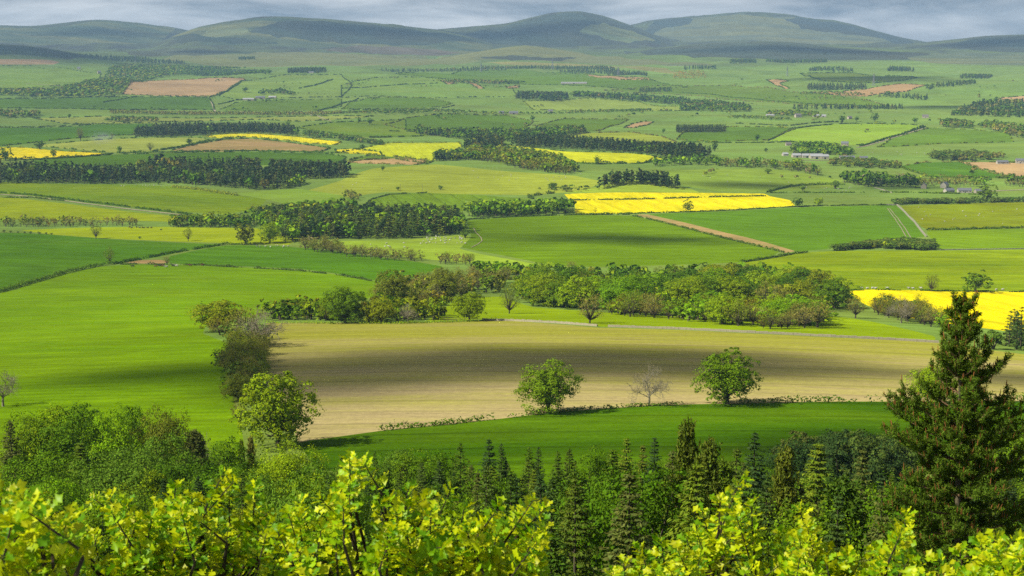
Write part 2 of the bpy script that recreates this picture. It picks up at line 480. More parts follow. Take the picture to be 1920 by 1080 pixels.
def leaf_mat(name, transl=0.3, rough=0.6, spec=0.25):
    m, nt, out = new_mat(name)
    at_ = N(nt, 'ShaderNodeAttribute', attribute_name='tint')
    oi = N(nt, 'ShaderNodeObjectInfo')
    c = mixrgb(nt, 1.0, at_.outputs['Color'], oi.outputs['Color'], 'MULTIPLY')
    b = N(nt, 'ShaderNodeBsdfPrincipled', Roughness=rough); b.inputs['Specular IOR Level'].default_value = spec
    nt.links.new(c, b.inputs['Base Color'])
    t = N(nt, 'ShaderNodeBsdfTranslucent'); nt.links.new(c, t.inputs['Color'])
    mx = N(nt, 'ShaderNodeMixShader', Fac=transl)
    nt.links.new(b.outputs[0], mx.inputs[1]); nt.links.new(t.outputs[0], mx.inputs[2])
    nt.links.new(mx.outputs[0], out.inputs['Surface'])
    return m
M['leaf'] = leaf_mat('foliage_leaf', 0.16, 0.7, 0.04)
M['needle'] = leaf_mat('foliage_needle', 0.10, 0.6, 0.08)
M['oakleaf'] = leaf_mat('oak_leaf', 0.36, 0.44, 0.28)
def bark_mat(name, a, b_, scale=6.0):
    m, nt, out = new_mat(name)
    tc = N(nt, 'ShaderNodeTexCoord'); mp = N(nt, 'ShaderNodeMapping'); mp.inputs['Scale'].default_value = (1, 1, 0.25)
    nt.links.new(tc.outputs['Object'], mp.inputs['Vector'])
    n = noise(nt, mp.outputs[0], scale, 5.0, 0.7)
    c = mixrgb(nt, maprange(nt, n, 0.35, 0.65, 0, 1), a, b_)
    b = N(nt, 'ShaderNodeBsdfPrincipled', Roughness=0.9); nt.links.new(c, b.inputs['Base Color'])
    bu = N(nt, 'ShaderNodeBump', Strength=0.7, Distance=0.03); nt.links.new(n, bu.inputs['Height']); nt.links.new(bu.outputs[0], b.inputs['Normal'])
    nt.links.new(b.outputs[0], out.inputs['Surface']); return m
M['bark'] = bark_mat('tree_bark', rgb(70, 62, 44), rgb(128, 116, 88))
M['bark_pale'] = bark_mat('pale_bark', rgb(150, 140, 110), rgb(196, 186, 155))
M['bark_pine'] = bark_mat('pine_bark', rgb(120, 92, 62), rgb(176, 140, 100), 14)
M['bark_dark'] = bark_mat('dark_twig', rgb(38, 32, 22), rgb(82, 66, 46), 20)
def flat_mat(name, a, b_, scale=1.0, rough=0.9, use_obj=False, bump=0.3):
    m, nt, out = new_mat(name)
    tc = N(nt, 'ShaderNodeTexCoord')
    n = noise(nt, tc.outputs['Object'], scale, 4.0, 0.65)
    c = mixrgb(nt, maprange(nt, n, 0.35, 0.65, 0, 1), a, b_)
    if use_obj:
        oi = N(nt, 'ShaderNodeObjectInfo'); c = mixrgb(nt, 1.0, c, oi.outputs['Color'], 'MULTIPLY')
    b = N(nt, 'ShaderNodeBsdfPrincipled', Roughness=rough); nt.links.new(c, b.inputs['Base Color'])
    bu = N(nt, 'ShaderNodeBump', Strength=bump, Distance=0.05); nt.links.new(n, bu.inputs['Height']); nt.links.new(bu.outputs[0], b.inputs['Normal'])
    nt.links.new(b.outputs[0], out.inputs['Surface']); return m
M['stone'] = flat_mat('field_stone', rgb(176, 170, 140), rgb(222, 214, 186), 3.0, use_obj=True)
M['track'] = flat_mat('farm_track', rgb(176, 160, 120), rgb(206, 190, 150), 0.3)
M['slate'] = flat_mat('slate_roof', rgb(120, 126, 132), rgb(150, 152, 154), 1.5, 0.7, True)
M['render'] = flat_mat('pale_wall', rgb(206, 196, 172), rgb(232, 224, 204), 0.8, 0.9, True)
M['glass'] = flat_mat('dark_window', rgb(44, 50, 56), rgb(60, 66, 72), 1.0, 0.2)
M['wood'] = flat_mat('grey_timber', rgb(112, 98, 74), rgb(150, 134, 104), 4.0)
M['steel'] = flat_mat('galvanised_steel', rgb(150, 154, 156), rgb(176, 180, 182), 2.0, 0.5)
M['wool'] = flat_mat('sheep_wool', rgb(226, 220, 200), rgb(246, 242, 228), 5.0)
M['hide'] = flat_mat('cattle_hide', rgb(255, 255, 255), rgb(235, 235, 235), 2.0, 0.8, True)

# ------------------------------------------------------------------ fields: outlines read off the photograph, laid on the ground
G_PAST, G_BRIGHT, G_CROP, G_CROP2 = rgb(122, 158, 62), rgb(132, 172, 22), rgb(64, 130, 42), rgb(92, 150, 56)
FIELDS = [  # name, material, colour, label, outline
 # --- hills: heather and grass tones, cloud shade and sun partly painted in
 ('hill', 'moor', rgb(124, 136, 84), 'olive moorland slope of the smooth far left hill', [(-600, 70), (-200, 60), (0, 50), (60, 53), (180, 40), (260, 46), (330, 53), (300, 78), (150, 84), (0, 80), (-300, 90)]),
 ('hill', 'moor', rgb(108, 122, 78), 'broad green and dark hill left of the peak', [(290, 80), (340, 62), (420, 44), (480, 36), (540, 34), (600, 37), (690, 45), (780, 53), (850, 62), (920, 78), (940, 92), (800, 96), (640, 90), (480, 86), (380, 84)]),
 ('hill', 'moor', rgb(190, 194, 120), 'pale grassy crag patch on the shoulder of the broad hill', [(370, 70), (400, 52), (430, 47), (462, 54), (470, 62), (430, 68)]),
 ('hill', 'heather', rgb(70, 84, 62), 'dark plantation strip along the foot of the broad hill', [(298, 77), (330, 68), (400, 70), (480, 76), (530, 82), (440, 82), (340, 81)]),
 ('hill', 'heather', rgb(80, 92, 74), 'dark upper slopes of the broad hill', [(470, 60), (520, 40), (600, 39), (700, 47), (780, 56), (860, 68), (900, 80), (800, 84), (700, 84), (600, 78), (520, 68)]),
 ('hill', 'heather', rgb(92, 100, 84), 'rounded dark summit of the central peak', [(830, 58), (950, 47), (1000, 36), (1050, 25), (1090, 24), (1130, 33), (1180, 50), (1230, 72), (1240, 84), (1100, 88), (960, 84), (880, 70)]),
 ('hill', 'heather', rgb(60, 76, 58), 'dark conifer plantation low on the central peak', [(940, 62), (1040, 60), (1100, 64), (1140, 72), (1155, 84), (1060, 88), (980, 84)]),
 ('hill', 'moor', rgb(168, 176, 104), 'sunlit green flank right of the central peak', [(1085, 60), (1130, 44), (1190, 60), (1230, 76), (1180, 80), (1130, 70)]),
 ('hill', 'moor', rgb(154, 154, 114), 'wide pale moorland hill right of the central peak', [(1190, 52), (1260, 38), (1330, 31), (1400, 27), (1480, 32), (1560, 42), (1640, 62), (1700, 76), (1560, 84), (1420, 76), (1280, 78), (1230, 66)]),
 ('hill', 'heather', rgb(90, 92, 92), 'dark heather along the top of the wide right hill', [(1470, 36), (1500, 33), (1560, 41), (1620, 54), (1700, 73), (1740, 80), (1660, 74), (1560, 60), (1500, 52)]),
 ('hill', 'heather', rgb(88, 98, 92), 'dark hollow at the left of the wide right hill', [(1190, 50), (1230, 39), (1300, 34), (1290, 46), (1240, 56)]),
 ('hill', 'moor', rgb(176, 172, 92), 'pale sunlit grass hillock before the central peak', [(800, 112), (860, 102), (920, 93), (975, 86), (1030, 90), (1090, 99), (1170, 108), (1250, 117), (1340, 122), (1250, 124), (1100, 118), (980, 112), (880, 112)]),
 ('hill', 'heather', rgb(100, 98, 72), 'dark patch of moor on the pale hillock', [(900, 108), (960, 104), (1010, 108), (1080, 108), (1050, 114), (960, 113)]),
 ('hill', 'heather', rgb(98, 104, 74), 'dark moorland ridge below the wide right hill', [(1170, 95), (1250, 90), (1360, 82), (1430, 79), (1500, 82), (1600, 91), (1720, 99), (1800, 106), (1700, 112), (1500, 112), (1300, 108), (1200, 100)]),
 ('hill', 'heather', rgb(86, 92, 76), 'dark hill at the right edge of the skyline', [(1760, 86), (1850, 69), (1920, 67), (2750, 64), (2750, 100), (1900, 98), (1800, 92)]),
 ('hill', 'moor', rgb(150, 150, 92), 'pale dry moor under the right edge hill', [(1700, 108), (1800, 98), (1920, 100), (2750, 102), (2750, 124), (1850, 122), (1740, 118)]),
 ('hill', 'heather', rgb(84, 106, 74), 'grassy shoulder with painted shade at the left edge below the far hill', [(-300, 82), (0, 84), (60, 88), (140, 100), (200, 109), (130, 110), (0, 102), (-300, 100)]),  # this slope lies in shade; the darkness is also put into its colour
 ('moor', 'heather', rgb(134, 122, 98), 'brown heath below the broad hill', [(600, 92), (700, 86), (780, 90), (860, 98), (830, 104), (720, 102), (640, 98)]),
 ('moor', 'heather', rgb(112, 118, 82), 'dull olive rough grazing below the left hills', [(220, 92), (320, 90), (420, 96), (430, 106), (330, 106), (240, 102)]),
 ('moor', 'moor', rgb(140, 148, 84), 'pale rough grazing across the foot of the hills', [(300, 110), (480, 98), (640, 100), (800, 106), (900, 114), (760, 124), (600, 122), (520, 126), (380, 122)]),
 ('moor', 'moor', rgb(164, 160, 84), 'straw coloured moor below the pale hillock', [(900, 117), (1100, 121), (1250, 128), (1290, 138), (1220, 134), (1100, 124), (980, 123)]),
 # --- far fields
 ('field', 'soil', rgb(176, 150, 112), 'small bare soil field at the far left', [(-800, 111), (0, 111), (90, 112), (112, 116), (100, 121), (0, 121), (-800, 121)]),
 ('field', 'pasture', rgb(120, 160, 62), 'bright grass fields left of the large far wood', [(-800, 124), (60, 124), (120, 128), (190, 138), (185, 150), (140, 158), (0, 168), (-800, 168)]),
 ('field', 'soil', rgb(194, 164, 124), 'large bare tan field beside the far left wood', [(230, 177), (236, 167), (276, 152), (360, 149), (456, 147), (460, 150), (430, 166), (402, 181), (320, 180)]),
 ('field', 'wheat', rgb(70, 128, 74), 'dark green crop below the large tan field', [(-800, 188), (0, 186), (120, 184), (230, 181), (320, 182), (392, 183), (400, 196), (402, 206), (200, 206), (0, 203), (-800, 205)]),
 ('field', 'wheat', rgb(84, 138, 76), 'green crop beside the white roofed far farm', [(412, 205), (440, 193), (520, 187), (640, 186), (640, 200), (600, 207), (500, 210)]),
 ('field', 'pasture', rgb(124, 160, 76), 'long pale grass field above the far farm', [(410, 180), (460, 152), (540, 140), (640, 140), (660, 160), (640, 182), (520, 184), (450, 188)]),
 ('field', 'pasture', rgb(116, 156, 72), 'smooth far grass hill left of centre', [(640, 160), (700, 146), (800, 146), (880, 158), (960, 164), (970, 180), (840, 184), (700, 180), (640, 184)]),
 ('field', 'wheat', rgb(80, 136, 72), 'dark striped crop on the far middle slope', [(640, 205), (655, 192), (690, 184), (800, 184), (848, 194), (830, 200), (740, 204)]),
 ('field', 'wheat', rgb(84, 142, 76), 'green crop around the long white far shed', [(740, 138), (860, 134), (980, 130), (1090, 133), (1150, 142), (1240, 156), (1290, 164), (1180, 168), (1060, 160), (960, 158), (820, 147)]),
 ('field', 'soil', rgb(184, 154, 112), 'thin tan strip below the far conifer block', [(1092, 138), (1150, 143), (1216, 146), (1220, 150), (1160, 150), (1118, 146)]),
 ('field', 'soil', rgb(186, 158, 112), 'small tan wedge on the far middle grass', [(822, 150), (842, 152), (856, 157), (838, 158)]),
 ('field', 'soil', rgb(186, 158, 112), 'thin tan sliver right of the small tan wedge', [(876, 154), (894, 157), (908, 166), (896, 166)]),
 ('field', 'soil', rgb(186, 158, 112), 'tiny tan patch beside the far dark wood', [(948, 163), (974, 160), (972, 165), (954, 166)]),
 ('field', 'pasture', rgb(138, 166, 78), 'pale yellow green far field before the dark woods', [(980, 190), (1100, 184), (1200, 192), (1310, 204), (1240, 208), (1100, 208), (1000, 206)]),
 ('field', 'wheat', rgb(78, 136, 68), 'dark crop on the far centre slope', [(720, 234), (760, 222), (860, 214), (950, 216), (1000, 228), (980, 242), (860, 246), (760, 244)]),
 ('field', 'wheat', rgb(78, 130, 66), 'dark crop below the far hedged lane', [(1000, 236), (1060, 222), (1180, 224), (1150, 236), (1120, 246), (1050, 246)]),
 ('field', 'soil', rgb(192, 162, 118), 'small tan field right of the centre woods', [(1170, 240), (1184, 233), (1206, 228), (1226, 228), (1216, 234), (1192, 240)]),
 ('field', 'pasture', rgb(150, 172, 58), 'yellow green mound above the long dark wood', [(1050, 256), (1100, 250), (1180, 248), (1240, 256), (1270, 268), (1160, 268)]),
 ('field', 'wheat', rgb(76, 134, 72), 'blue green crop behind the small dark copse', [(1268, 262), (1290, 246), (1370, 238), (1450, 238), (1492, 242), (1440, 263), (1340, 266)]),
 ('field', 'pasture', rgb(134, 176, 52), 'bright green field above the village', [(1440, 264), (1492, 240), (1560, 233), (1660, 232), (1732, 236), (1690, 252), (1622, 272), (1540, 270)]),
 ('field', 'wheat', rgb(84, 144, 78), 'blue green crop right of the village lane', [(1645, 276), (1672, 258), (1742, 240), (1830, 244), (1892, 250), (1900, 266), (1760, 270)]),
 ('field', 'soil', rgb(190, 158, 112), 'far tan field beside the right hand pylon', [(1512, 174), (1580, 172), (1640, 164), (1692, 157), (1736, 160), (1700, 172), (1624, 181), (1560, 178)]),
 ('field', 'soil', rgb(198, 164, 118), 'thin tan wedge on the far right slope', [(1436, 150), (1458, 149), (1480, 152), (1462, 156), (1480, 166), (1470, 166)]),
 ('field', 'soil', rgb(196, 164, 124), 'tan field at the far right edge', [(1866, 184), (1920, 180), (2750, 178), (2750, 194), (1920, 192)]),
 ('field', 'wheat', rgb(90, 144, 84), 'far blue green crop below the gorse bank', [(1130, 170), (1240, 160), (1370, 160), (1480, 172), (1600, 184), (1680, 200), (1560, 200), (1400, 190), (1280, 178)]),
 ('field', 'pasture', rgb(112, 148, 78), 'far grass slope above the dark copses', [(1280, 140), (1440, 122), (1640, 120), (1800, 126), (2750, 128), (2750, 170), (1880, 172), (1740, 156), (1560, 152), (1400, 150)]),
 ('field', 'wheat', rgb(86, 132, 84), 'far crop with painted shade by the right pylons', [(1500, 138), (1600, 136), (1720, 146), (1640, 156), (1540, 152)]),  # cloud shadow on the slope painted as a darker patch of crop
 ('field', 'soil', rgb(206, 176, 132), 'tan field by the white cottage at the right', [(1802, 304), (1920, 306), (2750, 308), (2750, 336), (1920, 332), (1890, 328)]),
 ('field', 'wheat', rgb(70, 138, 60), 'dark green crop beside the right hand tan field', [(1684, 312), (1730, 305), (1800, 304), (1890, 331), (1860, 334), (1740, 330)]),
 ('field', 'pasture', rgb(128, 164, 62), 'rough green sheep field below the village', [(1230, 322), (1340, 316), (1480, 320), (1580, 338), (1560, 352), (1440, 360), (1340, 358), (1270, 345)]),
 ('field', 'wheat', rgb(66, 132, 54), 'dark crop strip at the left edge far side', [(-800, 238), (60, 240), (180, 233), (290, 233), (280, 248), (160, 258), (60, 268), (0, 274), (-800, 276)]),
 ('field', 'pasture', rgb(142, 162, 84), 'dull ribbon of grass below the far hedgerow', [(60, 222), (200, 218), (360, 222), (500, 220), (700, 218), (560, 228), (420, 226), (280, 230), (120, 232)]),
 ('field', 'wheat', rgb(92, 146, 80), 'green crop right of the dark ridge wood', [(555, 240), (620, 230), (760, 224), (760, 244), (860, 250), (780, 256), (660, 256)]),
 ('field', 'pasture', rgb(156, 176, 86), 'pale lime field with a lone round tree', [(64, 272), (180, 263), (290, 258), (372, 258), (392, 262), (340, 276), (290, 284), (200, 286), (120, 279)]),
 ('field', 'rape', rgb(250, 222, 12), 'flowering yellow strip in front of the dark ridge wood', [(380, 256), (430, 251), (480, 251), (560, 257), (640, 266), (628, 272), (540, 264), (470, 257), (410, 259)]),
 ('field', 'soil', rgb(170, 150, 92), 'brown field below the yellow strip', [(322, 282), (372, 270), (420, 262), (470, 260), (540, 267), (620, 278), (600, 285), (480, 283), (380, 285)]),
 ('field', 'rape', rgb(255, 220, 6), 'small yellow field at the left edge', [(-800, 276), (0, 276), (50, 277), (120, 284), (190, 287), (198, 290), (120, 294), (0, 299), (-800, 302)]),
 ('field', 'wheat', rgb(62, 118, 56), 'dark green crop behind the long left conifer wood', [(60, 301), (130, 296), (210, 290), (320, 287), (480, 285), (600, 287), (650, 295), (640, 306), (480, 310), (240, 310), (80, 312)]),
 ('field', 'rape', rgb(206, 206, 46), 'half flowering yellow green field left of the centre wood', [(628, 287), (690, 276), (730, 268), (860, 267), (866, 275), (840, 288), (812, 301), (760, 296), (700, 291)]),
 ('field', 'rape', rgb(244, 216, 14), 'thin bright yellow edge before the half flowering field', [(628, 281), (660, 279), (712, 285), (716, 291), (660, 288), (632, 287)]),
 ('field', 'wheat', rgb(78, 132, 58), 'dark green bank above the small tan field', [(640, 304), (690, 292), (760, 295), (812, 303), (800, 308), (740, 298), (690, 300)]),
 ('field', 'soil', rgb(190, 162, 112), 'small tan field left of the centre wood', [(652, 305), (690, 299), (740, 297), (790, 300), (800, 305), (780, 309), (720, 308)]),
 ('field', 'rape', rgb(216, 210, 30), 'long yellow green field under the centre conifers', [(946, 272), (1000, 277), (1060, 284), (1140, 286), (1210, 290), (1244, 298), (1190, 306), (1080, 304), (1040, 296), (1000, 282)]),
 ('field', 'wheat_lined', rgb(92, 150, 54), 'green field with tramlines above the centre conifer wood', [(676, 390), (700, 372), (740, 363), (820, 362), (900, 366), (1000, 374), (940, 384), (872, 376), (868, 396), (760, 402), (690, 400)]),
 ('field', 'pasture', rgb(150, 172, 62), 'rough hummocky sheep pasture left of the knoll', [(560, 362), (640, 338), (700, 316), (820, 308), (960, 322), (1080, 330), (1130, 340), (1100, 356), (1000, 366), (860, 364), (720, 360), (640, 372)]),
 ('field', 'pasture', rgb(148, 180, 60), 'smooth green dome of the pine knoll', [(1060, 361), (1120, 350), (1150, 342), (1200, 338), (1262, 346), (1300, 356), (1310, 361), (1180, 360)]),
 ('field', 'wheat', rgb(106, 164, 46), 'light green field below the long left wood', [(-800, 340), (0, 341), (120, 345), (230, 346), (330, 350), (430, 363), (500, 374), (480, 392), (420, 402), (300, 394), (180, 381), (80, 369), (0, 363), (-800, 360)]),
 ('field', 'meadow', rgb(142, 174, 26), 'yellow green field below the left lane', [(-800, 370), (0, 370), (70, 376), (170, 388), (280, 401), (360, 408), (330, 416), (160, 412), (60, 411), (0, 412), (-800, 412)]),
 ('field', 'pasture', rgb(126, 170, 56), 'green pasture between the left wood and the centre wood', [(440, 362), (560, 354), (640, 366), (670, 384), (560, 388), (500, 374)]),
 ('field', 'meadow', rgb(150, 184, 30), 'narrow bright pasture with two brown trees', [(40, 432), (140, 427), (300, 425), (480, 428), (560, 446), (540, 459), (430, 456), (330, 453), (220, 448), (100, 440)]),
 ('field', 'wheat', rgb(68, 140, 38), 'dark green crop at the left edge', [(-800, 436), (40, 437), (120, 442), (230, 450), (330, 455), (418, 459), (350, 470), (300, 481), (250, 489), (180, 498), (110, 513), (50, 531), (0, 546), (-800, 585)]),
 ('field', 'wheat', rgb(70, 144, 40), 'dark green crop left of the long tree belt', [(424, 460), (520, 461), (600, 468), (700, 481), (780, 491), (830, 500), (790, 516), (716, 528), (640, 514), (560, 504), (450, 499), (340, 495), (312, 492), (320, 480), (370, 469)]),
 ('field', 'soil', rgb(176, 156, 92), 'thin strip of bare earth in the hedge corner', [(236, 493), (262, 488), (300, 487), (318, 491), (300, 495)]),
 ('field', 'pasture', rgb(142, 178, 58), 'sheep grazing ground below the centre conifers', [(560, 462), (640, 452), (760, 450), (870, 440), (884, 446), (862, 466), (900, 476), (1000, 494), (1100, 500), (980, 500), (860, 492), (780, 484), (680, 472)]),
 ('field', 'wheat_near', rgb(88, 152, 22), 'bright green field partly under cloud shadow', [(876, 414), (960, 407), (1080, 403), (1186, 405), (1240, 417), (1300, 432), (1390, 455), (1462, 470), (1440, 484), (1380, 492), (1260, 497), (1130, 500), (1040, 498), (950, 480), (866, 464), (884, 444)]),
 ('field', 'soil', rgb(178, 160, 102), 'long tan headland strip beside the hedge', [(1190, 403), (1214, 402), (1300, 421), (1400, 445), (1492, 470), (1470, 474), (1390, 453), (1290, 429)]),
 ('field', 'wheat', rgb(78, 148, 46), 'large smooth green field right of the tan strip', [(1216, 402), (1340, 397), (1480, 390), (1600, 386), (1682, 385), (1712, 414), (1736, 443), (1690, 448), (1600, 455), (1550, 467), (1492, 471), (1400, 445), (1300, 421)]),
 ('field', 'meadow', rgb(122, 148, 20), 'olive yellow sheep pasture at the right edge', [(1690, 386), (1780, 383), (1920, 379), (2750, 376), (2750, 426), (1920, 428), (1738, 431), (1714, 410)]),
 ('field', 'wheat', rgb(96, 160, 34), 'green strip field under the olive sheep pasture', [(1738, 432), (1920, 429), (2750, 427), (2750, 464), (1920, 466), (1762, 468), (1748, 450)]),
 ('field', 'wheat_near', rgb(112, 170, 34), 'wide green field behind the right yellow field', [(1380, 494), (1440, 486), (1490, 475), (1560, 471), (1760, 470), (1920, 468), (2750, 466), (2750, 548), (1920, 546), (1600, 543), (1540, 524), (1440, 506)]),
 ('field', 'rape', rgb(255, 226, 4), 'main bright yellow flowering field in the centre', [(1058, 364), (1130, 361), (1240, 361), (1360, 362), (1432, 363), (1444, 368), (1480, 375), (1490, 386), (1400, 391), (1290, 397), (1180, 400), (1080, 401), (1078, 384)]),
 ('field', 'rape', rgb(255, 224, 2), 'bright yellow flowering field behind the near pine', [(1588, 545), (1640, 543), (1760, 545), (1920, 547), (2750, 549), (2750, 640), (1940, 626), (1850, 616), (1760, 604), (1680, 592), (1620, 570)]),
 ('field', 'meadow', rgb(132, 174, 26), 'park grass between the tree belt and the stone wall', [(800, 602), (830, 580), (860, 560), (940, 556), (1000, 576), (1200, 590), (1400, 600), (1560, 592), (1640, 604), (1750, 630), (1750, 639), (1560, 631), (1400, 623), (1280, 617), (1120, 612), (930, 598)]),
 ('field', 'meadow', rgb(108, 162, 14), 'large bright green meadow at the left', [(-800, 592), (0, 549), (60, 531), (120, 513), (180, 501), (240, 496), (320, 496), (450, 501), (560, 507), (640, 516), (716, 530), (700, 556), (600, 585), (510, 596), (400, 596), (380, 625), (440, 650), (430, 700), (440, 760), (452, 800), (460, 850), (430, 890), (200, 930), (-800, 940)]),
 ('field', 'sprout', rgb(255, 255, 255), 'tan ploughed field with green shoots under cloud shadow', [(500, 606), (620, 605), (760, 605), (900, 602), (932, 600), (1120, 614), (1280, 619), (1400, 625), (1560, 633), (1760, 642), (1920, 664), (2750, 690), (2750, 752), (1920, 752), (1680, 753), (1560, 753), (1420, 756), (1300, 758), (1215, 761), (1090, 769), (1030, 774), (940, 785), (840, 796), (720, 807), (640, 818), (560, 830), (548, 800), (520, 760), (490, 700), (490, 650)]),
 ('field', 'wheat_near', rgb(50, 108, 18), 'smooth green crop between the plantation and the ploughed field', [(560, 830), (640, 818), (720, 807), (840, 796), (940, 785), (1030, 774), (1090, 769), (1215, 761), (1300, 758), (1420, 756), (1560, 753), (1680, 753), (1920, 752), (2750, 752), (2750, 860), (1600, 880), (1100, 920), (800, 910), (600, 880)]),
]

def build_terrain():
    azs = np.concatenate([np.radians(np.linspace(-46, -23, 18, endpoint=False)), np.radians(np.linspace(-23, 23, 300)), np.radians(np.linspace(23, 46, 19)[1:])])
    lds = np.concatenate([np.linspace(math.log(2.0), math.log(60), 26, endpoint=False), np.linspace(math.log(60), math.log(16500), 330)])
    A, L = np.meshgrid(azs, lds)
    jit = np.random.default_rng(3)
    A = A.ravel() + jit.uniform(-1, 1, A.size) * 3e-4; L = L.ravel() + jit.uniform(-1, 1, L.size) * 2e-3
    S1, S2 = 100.0, 25.0
    pts = [Vector((float(a * S1), float(l * S2))) for a, l in zip(A, L)]
    faces = []
    allpx = np.array([p for f in FIELDS for p in f[4]], float)
    w = at(allpx[:, 0], allpx[:, 1]); k = 0
    polys = []
    for f in FIELDS:
        n = len(f[4]); q = w[k:k + n]; k += n
        # round the outline a little: subdivide with a Catmull-Rom curve
        uv = np.stack([np.arctan2(q[:, 0], q[:, 1]) * S1, np.log(np.hypot(q[:, 0], q[:, 1])) * S2], 1)
        out = []
        for i in range(n):
            p0, p1, p2, p3 = uv[i - 1], uv[i], uv[(i + 1) % n], uv[(i + 2) % n]
            for t in (0.0, 0.34, 0.67):
                cr = 0.5 * ((2 * p1) + (-p0 + p2) * t + (2 * p0 - 5 * p1 + 4 * p2 - p3) * t * t + (-p0 + 3 * p1 - 3 * p2 + p3) * t ** 3)
                ln = p1 + (p2 - p1) * t
                out.append(0.22 * cr + 0.78 * ln if t > 0 else p1)
        out = np.array(out); x_, y_ = out[:, 0], out[:, 1]
        if (x_ * np.roll(y_, -1) - np.roll(x_, -1) * y_).sum() < 0: out = out[::-1]
        if f[0] != 'field':      # ragged natural edges for heather and moor patches
            rj = np.random.default_rng(len(polys)); m_ = len(out); fine = []
            for i in range(m_):
                for t in np.linspace(0, 1, 4, endpoint=False): fine.append(out[i] + (out[(i + 1) % m_] - out[i]) * t)
            fine = np.array(fine); nf = len(fine); ph = np.arange(nf) * 2 * np.pi / nf; dv = 0
            for fr in (7, 13, 23, 41, 67): dv = dv + np.stack([np.sin(fr * ph + rj.uniform(0, 6)), np.sin(fr * ph + rj.uniform(0, 6))], 1) * 1.5 / fr ** 0.7
            out = fine + dv * np.array([0.16, 0.13])
        polys.append(out)
    for pl in polys:
        i0 = len(pts)
        pts += [Vector((float(a), float(b))) for a, b in pl]
        faces.append(list(range(i0, i0 + len(pl))))
    vo, eo, fo, ov, oe, of = geometry.delaunay_2d_cdt(pts, [], faces, 0, 1e-5)
    V = np.array([(v.x, v.y) for v in vo])
    az, d = V[:, 0] / S1, np.exp(V[:, 1] / S2)
    X, Y = np.sin(az) * d, np.cos(az) * d
    Z = ground(X, Y)
    e = np.maximum(d * 0.004, 0.3)
    nx = (ground(X + e, Y) - ground(X - e, Y)) / (2 * e); ny = (ground(X, Y + e) - ground(X, Y - e)) / (2 * e)
    NR = unit(np.stack([-nx, -ny, np.ones_like(nx)], 1))
    P = np.stack([X, Y, Z], 1)
    tris = []
    for f in fo:
        for j in range(1, len(f) - 1):
            tris.append((f[0], f[j], f[j + 1]))
    tris = np.array(tris); fid = np.full(len(tris), -1)
    cen = V[tris].mean(1)
    for k, pl in enumerate(polys):
        lo, hi = pl.min(0), pl.max(0)
        c = np.where((cen[:, 0] > lo[0]) & (cen[:, 0] < hi[0]) & (cen[:, 1] > lo[1]) & (cen[:, 1] < hi[1]))[0]
        fid[c[inside(pl, cen[c, 0], cen[c, 1])]] = k
    nrm = np.cross(P[tris[:, 1]] - P[tris[:, 0]], P[tris[:, 2]] - P[tris[:, 0]])
    fl = nrm[:, 2] < 0; tris[fl] = tris[fl][:, ::-1]
    for k in range(-1, len(FIELDS)):
        t = tris[fid == k]
        if not len(t): continue
        u, inv = np.unique(t, return_inverse=True)
        me = mesh_from('ground' if k < 0 else FIELDS[k][0], P[u], inv.reshape(-1, 3), (), None, True)
        me.normals_split_custom_set_from_vertices(NR[u].tolist())
        if k < 0:
            o = link('ground', me); me.materials.append(M['open_ground']); o.color = rgb(136, 168, 72)
            tag(o, 'green rough pasture of the valley between the fields', None, None, 'structure')
        else:
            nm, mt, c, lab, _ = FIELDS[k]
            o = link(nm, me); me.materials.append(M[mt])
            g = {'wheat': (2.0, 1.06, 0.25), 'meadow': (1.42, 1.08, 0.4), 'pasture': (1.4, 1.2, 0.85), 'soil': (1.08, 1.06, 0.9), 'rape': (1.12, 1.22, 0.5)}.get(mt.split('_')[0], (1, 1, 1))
            if nm == 'hill': g = (0.72, 0.84, 1.0); c = tuple(0.55 * a + 0.45 * b for a, b in zip(c, rgb(112, 118, 84)))  # distance haze put into the hill colours as a blue tint, patches evened out
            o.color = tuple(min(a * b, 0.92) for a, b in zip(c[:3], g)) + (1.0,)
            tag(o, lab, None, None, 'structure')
build_terrain()

# ------------------------------------------------------------------ haze: the valley air
def build_haze():
    mb = MB(); box(mb, (0, 8000, CAMZ + 190), (30000, 17400, 740))
    m, nt, out = new_mat('haze_air')
    v = N(nt, 'ShaderNodeVolumePrincipled')
    v.inputs['Color'].default_value = (0.42, 0.68, 1.0, 1)
    v.inputs['Density'].default_value = 5.2e-5
    v.inputs['Anisotropy'].default_value = 0.0
    nt.links.new(v.outputs[0], out.inputs['Volume'])
    o = link('haze', mb.mesh('haze', [m])); tag(o, 'pale blue haze filling the valley air', None, None, 'stuff')
if HAZE: build_haze()
# ------------------------------------------------------------------ tree shapes (unit scale: 1 = tree height, base at origin)
def tints(n, base, var=0.25, warm=0.12):
    """random leaf-to-leaf colour around a base (linear rgb)"""
    b = np.asarray(base[:3])[None] * (1 + rng.uniform(-var, var, (n, 1)))
    b = b * (1 + rng.uniform(-warm, warm, (n, 3)) * np.array([1.0, 0.45, 0.8]))
    return np.clip(b, 0.001, 1)

